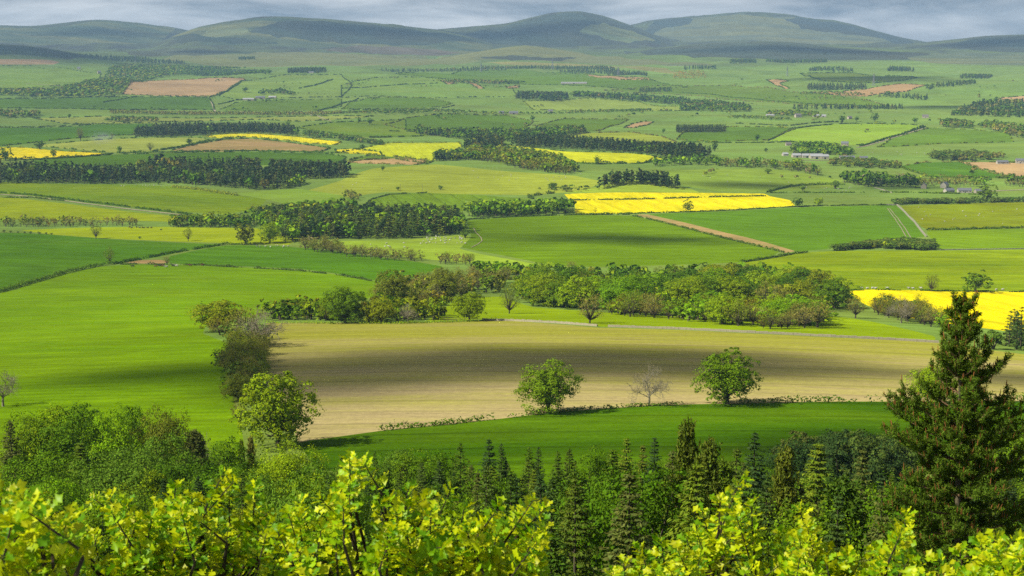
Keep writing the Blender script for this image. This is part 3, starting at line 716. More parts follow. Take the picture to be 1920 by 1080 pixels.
def crown_lobes(R, z0, z1, n, lean=0.0, flat=1.0, gap=0.0):
    """centres and radii of the foliage lobes of a broad crown"""
    c, r = [], []
    zc, hz = (z0 + z1) / 2, (z1 - z0) / 2
    for i in range(n):
        th = i * 2.39996 + rng.uniform(-0.5, 0.5)
        u = (i + 0.5) / n
        ph = math.asin(np.clip(1.0 - 1.75 * u + rng.uniform(-0.15, 0.15), -0.85, 1))
        rad = rng.uniform(0.42, 0.84)
        c.append((math.cos(th) * math.cos(ph) * R * rad + lean * (math.sin(ph)), math.sin(th) * math.cos(ph) * R * rad, zc + math.sin(ph) * hz * rad * flat))
        r.append(R * rng.choice([0.26, 0.34, 0.42, 0.52]) * rng.uniform(0.85, 1.15))
    return np.array(c), np.array(r)

def leaf_clumps(mb, c, r, nclump, per, size, base, var=0.25, rc=(0.26, 0.5)):
    """crown surface of many small leafy domes on the lobes: lit tops, shaded undersides and dark gaps between"""
    n = nclump; li = rng.integers(0, len(c), n)
    d = rdirs(n); flip = (d[:, 2] < -0.15) & (rng.random(n) > 0.3); d[flip, 2] *= -1
    cc = c.mean(0)
    q = c[li] + d * (r[li] * rng.uniform(0.72, 1.1, n))[:, None] * np.array([1, 1, 0.82])
    rr = r[li] * rng.uniform(rc[0], rc[1], n)
    out = unit(0.7 * d + 0.5 * unit(q - cc) + np.array([0, 0, 0.55]))
    idx = np.repeat(np.arange(n), per); m = n * per
    e = rdirs(m); dot = (e * out[idx]).sum(1); back = dot < -0.1; e[back] -= 2 * dot[back, None] * out[idx][back]
    p = q[idx] + e * (rr[idx] * rng.uniform(0.55, 1.08, m))[:, None] * np.array([1, 1, 0.8])
    nr = unit(0.75 * e + 0.45 * out[idx] + 0.5 * rdirs(m))
    cv = (1 + rng.uniform(-0.2, 0.2, (n, 1)))[idx]
    v, f, t = leafquads(p, nr, size * rng.uniform(0.6, 1.35, m), rng.uniform(1.0, 1.6, m)[:, None], tints(m, base, var) * cv)
    mb.add(v, f, t)

def leaf_cloud(mb, c, r, per, size, base, var=0.25, zsq=0.8, mat=0, down=0.25, clumpvar=0.18):
    n = len(c) * per
    idx = np.repeat(np.arange(len(c)), per)
    d = rdirs(n); flip = (d[:, 2] < 0) & (rng.random(n) > down); d[flip, 2] *= -1
    p = c[idx] + d * (r[idx] * rng.uniform(0.70, 1.08, n))[:, None] * np.array([1, 1, zsq])
    cc = c.mean(0); nr = unit(0.8 * d + 0.5 * unit(p - cc) + 0.42 * rdirs(n) + np.array([0, 0, 0.2]))
    cv = (1 + rng.uniform(-clumpvar, clumpvar, (len(c), 1)))[idx]
    v, f, t = leafquads(p, nr, size * rng.uniform(0.6, 1.35, n), rng.uniform(1.0, 1.7, n)[:, None], tints(n, base, var) * cv)
    mb.add(v, f, t, mat)

def limbs(mb, c, base_z, split_z, rad, n, mat=0, sides=5, lean=0.0):
    tube(mb, [(0, 0, -0.03), (0, 0, split_z * 0.5), (lean * 0.4, 0, split_z)], [rad * 1.5, rad * 1.05, rad * 0.9], sides + 2, mat)
    for i in rng.permutation(len(c))[:n]:
        e = c[i]; s = np.array([lean * 0.4, 0, split_z * rng.uniform(0.8, 1.05)])
        m = s * 0.45 + e * 0.55 + np.array([0, 0, -0.02]) + rng.normal(size=3) * 0.015
        tube(mb, [s, m, e], [rad * 0.62, rad * 0.36, rad * 0.12], sides, mat)

def broadleaf(nl, per, size, R=0.42, z0=0.16, z1=1.0, lean=0.0, base=(0.1, 0.2, 0.03), nlimb=10, var=0.25):
    """returns (trunk arrays builder, crown builder)"""
    tr, cr = MB(), MB()
    c, r = crown_lobes(R, z0, z1, nl, lean)
    limbs(tr, c, 0, max(z0, 0.04) + 0.14, 0.030, nlimb, 0, 5, lean)
    leaf_clumps(cr, c, r, max(10, int(nl * per / 34)), 34, size, base, var) if nl > 20 else leaf_cloud(cr, c, r, per, size, base, var, clumpvar=0.26)
    # inner leaves so that the crown is not hollow
    k = nl * per // 6
    p = rdirs(k) * (R * rng.uniform(0.1, 0.72, (k, 1))) * np.array([1, 1, (z1 - z0) / (2 * R)]) + np.array([0, 0, (z0 + z1) / 2])
    v, f, t = leafquads(p, rdirs(k), size * 1.3, 1.2, tints(k, base, var)); cr.add(v, f, t)
    return tr, cr

def twigs(p0, d0, length, depth, rad, segs):
    """recursive branching: appends (points, radii)"""
    n = 4; pts = [np.array(p0)]; d = np.array(d0)
    for i in range(n):
        d = unit(d + rng.normal(size=3) * 0.16 + np.array([0, 0, 0.05])); pts.append(pts[-1] + d * length / n)
    segs.append((pts, np.linspace(rad, rad * 0.5, n + 1), depth))
    if depth == 0: return
    k = rng.integers(3, 5)
    for j in range(k):
        i = rng.integers(1, n + 1) if j else n
        a = unit(d + rng.normal(size=3) * 0.75)
        twigs(pts[i], a, length * rng.uniform(0.58, 0.8), depth - 1, rad * (0.55 if j else 0.62), segs)

def bare_tree(depth=4, leaves=0, size=0.02, base=(0.12, 0.11, 0.06), R=0.36, sides=3):
    """leafless or barely budding tree: limbs and twigs, with scattered small brown buds"""
    tr, cr = MB(), MB(); segs = []
    pts = [(0, 0, -0.02), (0.005, 0, 0.14), (0, 0.006, 0.27)]
    tube(tr, pts, [0.030, 0.022, 0.019], 6)
    for j in range(7):
        th = j * 2.4; up = rng.uniform(0.55, 1.6)
        twigs((0, 0, rng.uniform(0.16, 0.30)), unit(np.array([math.cos(th), math.sin(th), up])), 0.26, depth - 1, 0.012, segs)
    ends = []
    for p, r, dep in segs:
        tube(tr, p, np.maximum(r, 0.0016), sides)
        if dep <= 1: ends += list(p[1:])
    ends = np.array(ends); zt = ends[:, 2].max()
    if leaves:
        k = rng.integers(0, len(ends), leaves)
        q = ends[k] + rng.normal(size=(leaves, 3)) * 0.022
        ax = unit(q - np.array([0, 0, 0.3]))
        v, f, t = leafquads(q, rdirs(leaves), size * rng.uniform(0.6, 1.5, leaves), 2.2, tints(leaves, base, 0.3), ax); cr.add(v, f, t)
    for b in (tr, cr):
        b.v = [x / np.array([zt, zt, zt]) for x in b.v]
    return tr, cr

def budding(nl, twn, size, base, R=0.38, z0=0.18):
    """tree just coming into leaf: hazy crown of fine twigs with a few leaves"""
    tr, cr = MB(), MB()
    c, r = crown_lobes(R, z0, 0.97, nl)
    limbs(tr, c, 0, z0 + 0.1, 0.024, nl, 0, 4)
    idx = rng.integers(0, nl, twn)
    d = rdirs(twn); d[:, 2] = np.abs(d[:, 2]) * rng.choice([1, 1, -0.5], twn)
    p = c[idx] + d * (r[idx] * rng.uniform(0.3, 1.15, twn))[:, None]
    ax = unit(p - np.array([0, 0, z0 + 0.1]) + 0.35 * rdirs(twn))
    sz = size * rng.uniform(0.7, 1.5, twn)
    v, f, t = leafquads(p, rdirs(twn), sz, rng.uniform(2.0, 4.5, twn)[:, None], tints(twn, base, 0.3, 0.18), ax); cr.add(v, f, t)
    return tr, cr

def spruce(nw, nb, ns, R=0.22, z0=0.05, base=(0.05, 0.1, 0.03), size=0.05, droop=0.12):
    tr, cr = MB(), MB()
    tube(tr, [(0, 0, -0.02), (0, 0, 0.5), (0, 0, 0.985)], [0.014, 0.009, 0.002], 5)
    P, NN, AX, SZ = [], [], [], []
    for i in range(nw):
        t = (i + rng.uniform(0, 0.7)) / nw
        z = z0 + (1 - z0) * t ** 0.92
        L = R * (1 - t) ** 0.82 * rng.uniform(0.82, 1.12) + 0.012
        for b in range(nb):
            th = rng.uniform(0, 2 * math.pi); l = L * rng.uniform(0.7, 1.12)
            dr = np.array([math.cos(th), math.sin(th), 0]); sd = np.array([-math.sin(th), math.cos(th), 0])
            rise = 0.55 * t - droop * 1.2
            k = max(3, int(ns * (0.4 + 0.6 * l / R)))
            s = np.sort(rng.uniform(0.18, 1.0, k))
            zz = rise * l * s - droop * l * s * s * 0.8 + 0.25 * l * np.maximum(s - 0.7, 0)
            w = rng.uniform(-1, 1, k) * (0.32 * l * (1.05 - s) + 0.01)
            p = dr * (l * s)[:, None] + sd * w[:, None] + np.array([0, 0, 1.0]) * (z + zz)[:, None]
            P.append(p); NN.append(np.tile([0, 0, 1.0], (k, 1)) + 0.55 * rdirs(k) + dr * 0.35); AX.append(np.tile(dr, (k, 1)) + np.sign(w)[:, None] * sd * 0.7)
            SZ.append(size * rng.uniform(0.6, 1.25, k) * (0.55 + 0.6 * l / R))
        if i % 2 == 0:
            tube(tr, [(0, 0, z), tuple(dr * l * 0.8 + np.array([0, 0, z + rise * l * 0.6]))], [0.004, 0.001], 3)
    P, NN, AX, SZ = np.concatenate(P), np.concatenate(NN), np.concatenate(AX), np.concatenate(SZ)
    v, f, t = leafquads(P, NN, SZ, rng.uniform(1.8, 3.0, len(P))[:, None], tints(len(P), base, 0.32, 0.15), AX); cr.add(v, f, t)
    n = 10   # leader
    p = np.stack([rng.normal(size=n) * 0.003, rng.normal(size=n) * 0.003, rng.uniform(0.95, 1.0, n)], 1)
    v, f, t = leafquads(p, rdirs(n) * np.array([1, 1, .2]), 0.03, 2.5, tints(n, base), np.tile([0, 0, 1.0], (n, 1))); cr.add(v, f, t)
    return tr, cr

def young_pine(nw, nb, R=0.30, base=(0.07, 0.11, 0.035), needle=0.045, candle=(0.35, 0.2, 0.09)):
    tr, cr = MB(), MB()
    tube(tr, [(0, 0, -0.02), (0.004, 0, 0.5), (0, 0, 0.96)], [0.016, 0.011, 0.004], 6)
    C, D, cand = [], [], []
    for i in range(nw):
        t = (i + 0.3) / nw; z = 0.10 + 0.84 * t
        L = R * (1 - t) ** 1.05 * (0.9 + 0.25 * rng.random()) + 0.015
        for b in range(nb):
            th = b * 2 * math.pi / nb + rng.uniform(-0.5, 0.5) + i; l = L * rng.uniform(0.6, 1.1)
            dr = np.array([math.cos(th), math.sin(th), 0.0]); up = 0.25 + 0.75 * t
            pts = [np.array([0, 0, z]), np.array([0, 0, z]) + dr * l * 0.5 + np.array([0, 0, up * l * 0.3]), np.array([0, 0, z]) + dr * l + np.array([0, 0, up * l * 0.9])]
            tube(tr, pts, [0.006, 0.004, 0.002], 3)
            for k in range(9):
                s = rng.uniform(0.30, 1.0) if k else 1.0
                p = pts[0] * (1 - s) ** 2 + 2 * pts[1] * s * (1 - s) + pts[2] * s * s
                o = rng.normal(size=3) * 0.022 * (1 if k else 0.1); C.append(p + o); D.append(unit(dr * 0.8 + np.array([0, 0, 0.8]) + rng.normal(size=3) * 0.35)); cand.append(k < 2 and s > 0.5)
    C.append(np.array([0, 0, 0.96])); D.append(np.array([0, 0, 1.0])); cand.append(True)
    C, D = np.array(C), np.array(D); n = len(C); k = 10
    idx = np.repeat(np.arange(n), k)
    ax = unit(D[idx] * 0.8 + rdirs(n * k) * 0.9)
    p = C[idx] + D[idx] * rng.uniform(-0.02, 0.02, (n * k, 1)) + ax * needle * 0.4
    v, f, t = leafquads(p, rdirs(n * k), needle * rng.uniform(0.7, 1.2, n * k), rng.uniform(2.2, 3.6, n * k)[:, None], tints(n * k, base, 0.35, 0.15), ax); cr.add(v, f, t)
    ci = np.where(cand)[0]; m = len(ci)
    ax = unit(D[ci] * 0.4 + np.array([0, 0, 1.0])); p = C[ci] + ax * 0.03
    for q in range(2):
        v, f, t = leafquads(p, rdirs(m), 0.034 * rng.uniform(0.7, 1.2, m), 5.0, tints(m, candle, 0.3), ax); cr.add(v, f, t)
    return tr, cr

def forest_pine(nl, per, size, base, R=0.26, z0=0.35):
    """tall pine of an old plantation: bare stem, dark crown in the upper part"""
    tr, cr = MB(), MB()
    tube(tr, [(0, 0, -0.02), (0.006, 0, 0.4), (0, 0, 0.9)], [0.018, 0.013, 0.004], 5)
    c, r = [], []
    for i in range(nl):
        t = (i + 0.5) / nl; z = z0 + (0.96 - z0) * t
        a = i * 2.4 + rng.uniform(-.5, .5); L = R * (1 - 0.72 * t) * rng.uniform(0.35, 0.8)
        c.append((math.cos(a) * L, math.sin(a) * L, z)); r.append(R * (1 - 0.6 * t) * rng.uniform(0.36, 0.6))
    c, r = np.array(c), np.array(r)
    for q in c[::3]: tube(tr, [(0, 0, q[2] - 0.05), tuple(q)], [0.005, 0.002], 3)
    leaf_cloud(cr, c, r, per, size, base, 0.32, 0.7, 0, 0.35, 0.25)
    return tr, cr

def hawthorn(n, size, base, flower=0.0):
    tr, cr = MB(), MB()
    for k in range(4):
        a = k * 1.6; tube(tr, [(0, 0, -0.05), (math.cos(a) * 0.1, math.sin(a) * 0.1, 0.3), (math.cos(a) * 0.3, math.sin(a) * 0.3, 0.7)], [0.04, 0.03, 0.01], 4)
    c, r = crown_lobes(0.55, 0.05, 1.0, 9)
    leaf_cloud(cr, c, r, n // 9, size, base, 0.3, 0.85)
    if flower:
        m = int(n * flower); idx = rng.integers(0, 9, m); d = rdirs(m); d[:, 2] = np.abs(d[:, 2])
        v, f, t = leafquads(c[idx] + d * r[idx][:, None] * 1.05, d + 0.3 * rdirs(m), size * 0.9, 1.2, tints(m, rgb(238, 236, 214), 0.08, 0.03)); cr.add(v, f, t)
    return tr, cr

def sub(cr, mat=1):
    """one mesh of trunk and crown"""
    return cr
class Proto:
    """a tree shape whose meshes are made the first time they are planted"""
    def __init__(s, name, tr, cr, bark, leaf):
        s.a = (name, tr, cr, bark, leaf); s.c = {}
        s.top = max([v[:, 2].max() for v in tr.v + cr.v])
    def __getattr__(s, k):
        if k not in ('trunk', 'crown', 'whole'): raise AttributeError(k)
        if k not in s.c: s.c[k] = getattr(s, 'make_' + k)()
        return s.c[k]
    def make_trunk(s): return s.a[1].mesh(s.a[0] + '_trunk', [M[s.a[3]]], True)
    def make_crown(s): return s.a[2].mesh(s.a[0] + '_crown', [M[s.a[4]]]) if s.a[2].n else None
    def make_whole(s):
        name, tr, cr, bark, leaf = s.a
        both = MB()
        for b, mi in ((tr, 0), (cr, 1)):
            if b.n:
                v = np.concatenate(b.v); t = np.concatenate(b.t); n0 = both.n
                both.v.append(v); both.t.append(t); both.n += len(v)
                for (k, m_), lst in b.f.items(): both.f.setdefault((k, mi), []).append(np.concatenate(lst) + n0)
        return both.mesh(name, [M[bark], M[leaf]])
class Low:
    """few-faced version for the depth of a wood, kept as arrays and joined"""
    def __init__(s, tr, cr):
        s.v, s.q, s.t, s.bark = [], [], [], []
        n = 0
        for b, isb in ((tr, 1), (cr, 0)):
            if not b.n: continue
            v = np.concatenate(b.v)
            for (k, m_), lst in b.f.items():
                f = np.concatenate(lst); s.q.append(f + n); s.bark.append(np.full(len(f), isb))
            s.v.append(v); s.t.append(np.concatenate(b.t)); n += len(v)
        s.v, s.q, s.t, s.bark = np.concatenate(s.v), np.concatenate(s.q), np.concatenate(s.t), np.concatenate(s.bark)

G1, G2, G3 = rgb(98, 142, 22), rgb(82, 130, 26), rgb(116, 136, 22)
W1 = (1, 1, 1)
K1 = (1.0, 1.0, 1.0)
# crowns carry a neutral leaf-to-leaf variation; each tree's own green is its object colour
PR = {}
def reg(kind, lod, tr, cr, bark, leaf):
    PR.setdefault((kind, lod), []).append(Proto(kind, tr, cr, bark, leaf))
NEUT = (0.78, 0.78, 0.78)
for i in range(4): reg('broadleaf_tree', 'hi', *broadleaf(24 + 4 * i, 370, 0.026, 0.48 + 0.04 * (i % 2), -0.10 + 0.03 * (i % 3), 0.96, 0, NEUT, 16), 'bark', 'leaf')
for i in range(6): reg('broadleaf_tree', 'near', *broadleaf(30 + 5 * i, 430, 0.019, 0.46 + 0.03 * (i % 2), -0.10, 0.96, 0, NEUT, 16), 'bark', 'leaf') if i < 3 else None; reg('broadleaf_tree', 'mid', *broadleaf(21 + i, 80, 0.055, 0.42 + 0.045 * (i % 4), -0.14 + 0.03 * (i % 3), 0.96, 0, NEUT, 7), 'bark', 'leaf')
for i in range(5): reg('broadleaf_tree', 'low', *broadleaf(14, 16, 0.12, 0.36 + 0.05 * (i % 3), 0.06, 1.0, 0, NEUT, 3), 'bark', 'leaf')
for i in range(2): reg('budding_tree', 'hi', *bare_tree(5, 900, 0.016, NEUT, sides=3), 'bark_pale', 'leaf')
for i in range(5): reg('budding_tree', 'mid', *budding(18 + 3 * i, 900, 0.046, NEUT, 0.38 + 0.05 * (i % 3), 0.03 + .05 * (i % 2)), 'bark', 'leaf')
for i in range(4): reg('budding_tree', 'low', *budding(10, 150, 0.10, NEUT, 0.42, 0.08), 'bark', 'leaf')
for i in range(5): reg('spruce_tree', 'hi', *spruce(32, 9, 24, 0.20 + 0.025 * (i % 3), 0.03, NEUT, 0.034, 0.10 + 0.05 * (i % 2)), 'bark', 'needle')
for i in range(4): reg('spruce_tree', 'mid', *spruce(14, 6, 7, 0.22 + 0.02 * (i % 3), 0.04, NEUT, 0.085, 0.12), 'bark', 'needle')
for i in range(3): reg('spruce_tree', 'low', *spruce(8, 4, 4, 0.24, 0.04, NEUT, 0.15, 0.12), 'bark', 'needle')
for i in range(4): reg('pine_tree', 'hi', *young_pine(19, 7, 0.25 + 0.03 * (i % 2), NEUT, 0.032, (1.5, 1.15, 0.7)), 'bark_pine', 'needle')
for i in range(5): reg('pine_tree', 'mid', *forest_pine(16, 32, 0.062, NEUT, 0.24 + .03 * (i % 3), 0.32 + 0.05 * (i % 3)), 'bark', 'needle')
for i in range(4): reg('pine_tree', 'low', *forest_pine(9, 14, 0.11, NEUT, 0.26, 0.2), 'bark', 'needle')
for i in range(3): reg('hawthorn_bush', 'mid', *hawthorn(420, 0.12, NEUT, 0.0), 'bark', 'leaf')
for i in range(3): reg('hawthorn_bush', 'white', *hawthorn(330, 0.12, NEUT, 0.55), 'bark', 'leaf')
LOWS = {'broadleaf_tree': [Low(*broadleaf(7, 5, 0.24, 0.36 + .05 * (i % 3), 0.05, 1.0, 0, NEUT, 0)) for i in range(5)],
        'budding_tree': [Low(*budding(5, 34, 0.19, NEUT, 0.40, 0.08)) for i in range(4)],
        'spruce_tree': [Low(*spruce(6, 3, 3, 0.24, 0.04, NEUT, 0.22, 0.12)) for i in range(4)],
        'pine_tree': [Low(*forest_pine(7, 6, 0.19, NEUT, 0.27, 0.2)) for i in range(4)],
        'hawthorn_bush': [Low(*hawthorn(27, 0.38, NEUT)) for i in range(3)]}

MIDS = {'broadleaf_tree': [Low(*broadleaf(21, 17, 0.104, 0.44 + .04 * (i % 3), -0.12, 0.96, 0, NEUT, 4)) for i in range(6)],
        'budding_tree': [Low(*budding(9, 140, 0.105, NEUT, 0.42, 0.03)) for i in range(5)],
        'spruce_tree': [Low(*spruce(10, 4, 4, 0.23, 0.04, NEUT, 0.125, 0.12)) for i in range(4)],
        'pine_tree': [Low(*forest_pine(12, 15, 0.10, NEUT, 0.26, 0.3)) for i in range(4)]}
def tiny(kind):
    """a dozen leaf masses: a tree only a few pixels high"""
    cr = MB(); n = 13
    if kind in ('spruce_tree', 'pine_tree'):
        t = np.linspace(0.08, 0.92, n); a = np.arange(n) * 2.4; r = 0.16 * (1.05 - t) + 0.02
        d = np.stack([np.cos(a), np.sin(a), 0 * a + 0.35], 1); p = np.stack([np.cos(a) * r, np.sin(a) * r, t], 1); sz = 0.34 * (1.15 - 0.6 * t)
    else:
        d = rdirs(n); d[:, 2] = np.abs(d[:, 2]) * 1.0 - 0.15; R = 0.55 if kind == 'hawthorn_bush' else 0.34
        p = d * np.array([R, R, 0.42]) * rng.uniform(0.6, 1.0, (n, 1)) + np.array([0, 0, 0.5]); sz = np.full(n, 0.44)
    v, f, t_ = leafquads(p, d + 0.25 * rdirs(n), sz, 1.2, tints(n, NEUT, 0.3)); cr.add(v, f, t_)
    return Low(MB(), cr)
TINY = {k: [tiny(k) for i in range(5)] for k in LOWS}
PAL = {   # tree colours as seen in sun
 'oak': [rgb(124, 144, 14), rgb(132, 142, 18), rgb(108, 134, 18)], 'fresh': [rgb(122, 158, 14), rgb(110, 148, 14), rgb(136, 160, 16)],
 'deep': [rgb(86, 118, 14), rgb(98, 126, 16), rgb(76, 108, 14)], 'olive': [rgb(120, 128, 30), rgb(132, 122, 34), rgb(108, 118, 30)],
 'bud': [rgb(134, 132, 54), rgb(120, 128, 40), rgb(142, 136, 64), rgb(122, 136, 32), rgb(128, 124, 52)], 'grey': [rgb(164, 152, 112), rgb(152, 142, 104)],
 'spruce': [rgb(82, 106, 20), rgb(92, 114, 24), rgb(70, 96, 22), rgb(104, 122, 26)], 'pine': [rgb(90, 104, 28), rgb(100, 110, 30), rgb(80, 96, 26)],
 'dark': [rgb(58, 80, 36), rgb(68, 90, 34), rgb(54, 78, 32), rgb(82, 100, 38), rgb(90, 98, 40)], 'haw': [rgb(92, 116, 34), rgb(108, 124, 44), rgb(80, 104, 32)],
 'mixed': [rgb(84, 106, 28), rgb(100, 120, 30), rgb(70, 94, 28), rgb(112, 122, 34)], 'pale': [rgb(104, 132, 32), rgb(94, 124, 30)]}
LEAFK = 1.75
KC = {k: [tuple(np.minimum(np.array(c[:3]) * LEAFK / 0.78, 1)) + (1.0,) for c in v] for k, v in PAL.items()}

TREES = []   # registry: dict(kind, x, y, z, h, w, col, label, group, wood, lod, single)
def add_tree(kind, x, y, h, pal, label, group=None, wood=None, w=1.0, lod=None, single=False, rz=None, proto=None, lean=0.0, parts=False, z=None):
    z = float(ground(x, y)) if z is None else z
    d = math.hypot(x, y)
    TREES.append(dict(kind=kind, x=x, y=y, z=z - 0.015 * h, h=h, w=w, col=random.choice(KC[pal]) if isinstance(pal, str) else pal, label=label, group=group, wood=wood,
                      px=h / d * F, pal=pal if isinstance(pal, str) else '', lod=lod, single=single, rz=random.uniform(0, 6.28) if rz is None else rz, proto=proto, lean=lean, parts=parts))
def lone(kind, px, base, hpx, pal, label, w=1.0, **kw):
    p = at1(px, base); d = math.hypot(p[0], p[1])
    add_tree(kind, p[0], p[1], hpx * d / F * 1.02, pal, label, None, None, w, single=True, **kw)

WOODS = []
def wood(label, poly, mix, h, spacing, tree_label, group, hv=0.2, w=1.0):
    """trees planted over the outline poly (photograph pixels of their feet). mix: [(kind, palette, share)]"""
    q = at([p[0] for p in poly], [p[1] for p in poly])
    lo, hi = q[:, :2].min(0), q[:, :2].max(0)
    nx, ny = max(1, int((hi[0] - lo[0]) / spacing)) + 1, max(1, int((hi[1] - lo[1]) / spacing)) + 1
    gx, gy = np.meshgrid(lo[0] + (np.arange(nx) + 0.5) * spacing, lo[1] + (np.arange(ny) + 0.5) * spacing)
    gx = (gx + (np.arange(ny)[:, None] % 2) * spacing * 0.5).ravel() + rng.uniform(-.42, .42, nx * ny) * spacing
    gy = gy.ravel() + rng.uniform(-.42, .42, nx * ny) * spacing
    ok = inside(q[:, :2], gx, gy)
    gx, gy = gx[ok], gy[ok]
    sh = np.cumsum([m[2] for m in mix]); sh = sh / sh[-1]
    wid = len(WOODS); WOODS.append((label, group))
    # neighbours tend to be of one kind
    gz = ground(gx, gy) if len(gx) else []
    for x, y, zz in zip(gx, gy, gz):
        s = 0.5 + 0.5 * math.sin(x * 0.037 + wid) * math.cos(y * 0.031 + 2 * wid)
        u = min(max(0.55 * random.random() + 0.45 * s, 0), 0.999)
        k, pal, _ = mix[int(np.searchsorted(sh, u))]
        add_tree(k, float(x), float(y), h * random.uniform(1 - hv, 1 + hv * 0.7), pal, None, group, wid, w * random.uniform(0.85, 1.2), z=float(zz))
        TREES[-1]['tl'] = tree_label
# ------------------------------------------------------------------ woods and belts (outlines of their feet)
B, D_, S_, P_, H_ = 'broadleaf_tree', 'budding_tree', 'spruce_tree', 'pine_tree', 'hawthorn_bush'
def W(label, poly, mix, h, sp, group, hv=0.2, w=1.0): wood(label, poly, mix, h, sp, None, group, hv, w)
W('large broadleaf wood at the far left beside the tan field', [(-330, 184), (140, 184), (230, 178), (268, 154), (350, 141), (350, 126), (230, 122), (205, 132), (195, 148), (150, 160), (100, 170), (-330, 173)], [(B, 'deep', 5), (B, 'oak', 2), (D_, 'bud', 2), (S_, 'dark', 1)], 14, 17, 'trees of the large far left wood', 0.25, 1.3)
W('thin conifer strip under the far left moor', [(-330, 106), (110, 109), (240, 116), (350, 123), (345, 118), (250, 110), (120, 105), (-330, 101)], [(S_, 'dark', 1)], 16, 22, 'conifers of the thin far left strip')
W('tree line running right from the large far left wood', [(350, 141), (505, 140), (508, 134), (480, 130), (400, 128), (350, 127)], [(B, 'deep', 3), (S_, 'dark', 2)], 14, 18, 'trees right of the far left wood', 0.2, 1.3)
W('small square far copse above the grass field', [(540, 137), (612, 137), (610, 131), (542, 130)], [(S_, 'dark', 1)], 17, 15, 'trees of the small square far copse')
W('tiny far conifer patch on the moor', [(447, 113), (478, 112), (478, 109), (448, 109)], [(S_, 'dark', 1)], 14, 20, 'trees of the tiny far moor patch')
W('trees around the white roofed far farm', [(484, 178), (520, 176), (550, 181), (556, 177), (530, 170), (486, 171)], [(B, 'deep', 3), (B, 'oak', 1), (D_, 'bud', 1)], 12, 15, 'trees by the white roofed far farm', 0.25, 1.2)
W('long brown hedgerow belt across the far left', [(205, 214), (390, 216), (580, 216), (640, 214), (640, 211), (400, 212), (210, 209)], [(D_, 'bud', 5), (B, 'oak', 1), (H_, 'haw', 1)], 8, 10, 'trees of the long far hedgerow belt', 0.3, 1.2)
W('clump of trees at the left edge below the dark crop', [(0, 221), (72, 221), (74, 215), (40, 211), (0, 212)], [(B, 'deep', 2), (D_, 'bud', 2)], 13, 13, 'trees of the left edge clump', 0.25, 1.2)
W('short row of trees above the dark ridge wood', [(196, 229), (292, 230), (296, 226), (240, 224), (200, 225)], [(D_, 'bud', 2), (B, 'deep', 2)], 11, 11, 'trees of the short row above the ridge wood', 0.25, 1.2)
W('dark ridge wood behind the yellow strip', [(252, 257), (300, 257), (380, 254), (420, 251), (480, 249), (556, 254), (553, 248), (480, 242), (330, 240), (260, 248)], [(P_, 'dark', 4), (S_, 'dark', 3), (B, 'deep', 1)], 18, 10, 'conifers of the dark ridge wood')
W('straggling hedge trees right of the dark ridge wood', [(565, 254), (640, 263), (718, 273), (720, 269), (640, 259), (568, 251)], [(B, 'deep', 3), (D_, 'bud', 1), (H_, 'haw', 2)], 9, 9, 'straggling trees right of the ridge wood', 0.35, 1.2)
W('long dark conifer wood at the left', [(-330, 339), (100, 344), (200, 346), (300, 343), (400, 350), (480, 357), (530, 355), (560, 348), (540, 340), (500, 332), (330, 327), (-330, 322)], [(P_, 'dark', 5), (S_, 'dark', 3), (B, 'deep', 1), (D_, 'olive', 1)], 19, 9.5, 'conifers of the long left wood', 0.18)
W('rear block of the long dark conifer wood', [(255, 323), (490, 324), (482, 316), (290, 312)], [(S_, 'dark', 4), (P_, 'dark', 3), (B, 'olive', 2)], 20, 10, 'conifers of the rear left block', 0.22)
W('stand of tall pines at the end of the left wood', [(500, 334), (570, 337), (656, 334), (656, 326), (510, 320)], [(P_, 'dark', 1)], 19, 9, 'pines of the stand ending the left wood', 0.12)
W('broadleaf rim at the corner of the left wood', [(530, 353), (566, 349), (572, 342), (556, 340)], [(B, 'fresh', 2), (B, 'oak', 2)], 12, 9, 'broadleaf rim of the left wood corner', 0.2, 1.1)
W('dense conifer wood in the left centre', [(535, 455), (570, 450), (640, 448), (760, 448), (866, 438), (868, 425), (850, 414), (760, 408), (640, 410), (560, 412), (500, 414), (478, 420), (520, 440)], [(S_, 'mixed', 6), (P_, 'dark', 2), (B, 'fresh', 2), (S_, 'spruce', 2)], 17, 7.6, 'trees of the dense centre wood', 0.2, 1.15)
W('broadleaf fringe behind the dense centre wood', [(465, 416), (540, 414), (600, 404), (670, 398), (660, 392), (560, 398), (470, 408)], [(B, 'oak', 2), (B, 'deep', 2), (D_, 'bud', 2)], 14, 11, 'broadleaf fringe of the centre wood', 0.2, 1.1)
W('brown budding thicket below the dense centre wood', [(566, 470), (640, 478), (644, 464), (600, 458), (568, 458)], [(D_, 'bud', 5), (D_, 'grey', 2)], 9, 7, 'budding thicket below the centre wood', 0.25, 1.25)
W('row of full green trees left of the yellow field', [(874, 408), (960, 406), (1074, 400), (1074, 391), (960, 395), (878, 398)], [(B, 'deep', 4), (B, 'fresh', 3), (B, 'oak', 1)], 14.5, 9.5, 'green trees left of the yellow field', 0.15, 1.1)
W('brown hedge trees along the left edge pasture', [(-330, 424), (120, 426), (250, 425), (262, 421), (120, 420), (-330, 418)], [(D_, 'bud', 6), (B, 'oak', 1), (D_, 'olive', 2)], 10, 9.5, 'brown hedge trees of the left pasture', 0.25, 1.15)
W('young green wood left of the dense centre wood', [(310, 427), (460, 427), (480, 422), (470, 416), (400, 416), (320, 421)], [(B, 'deep', 3), (B, 'oak', 2), (S_, 'spruce', 2), (D_, 'olive', 2)], 11, 8.5, 'young trees left of the centre wood', 0.3, 1.15)
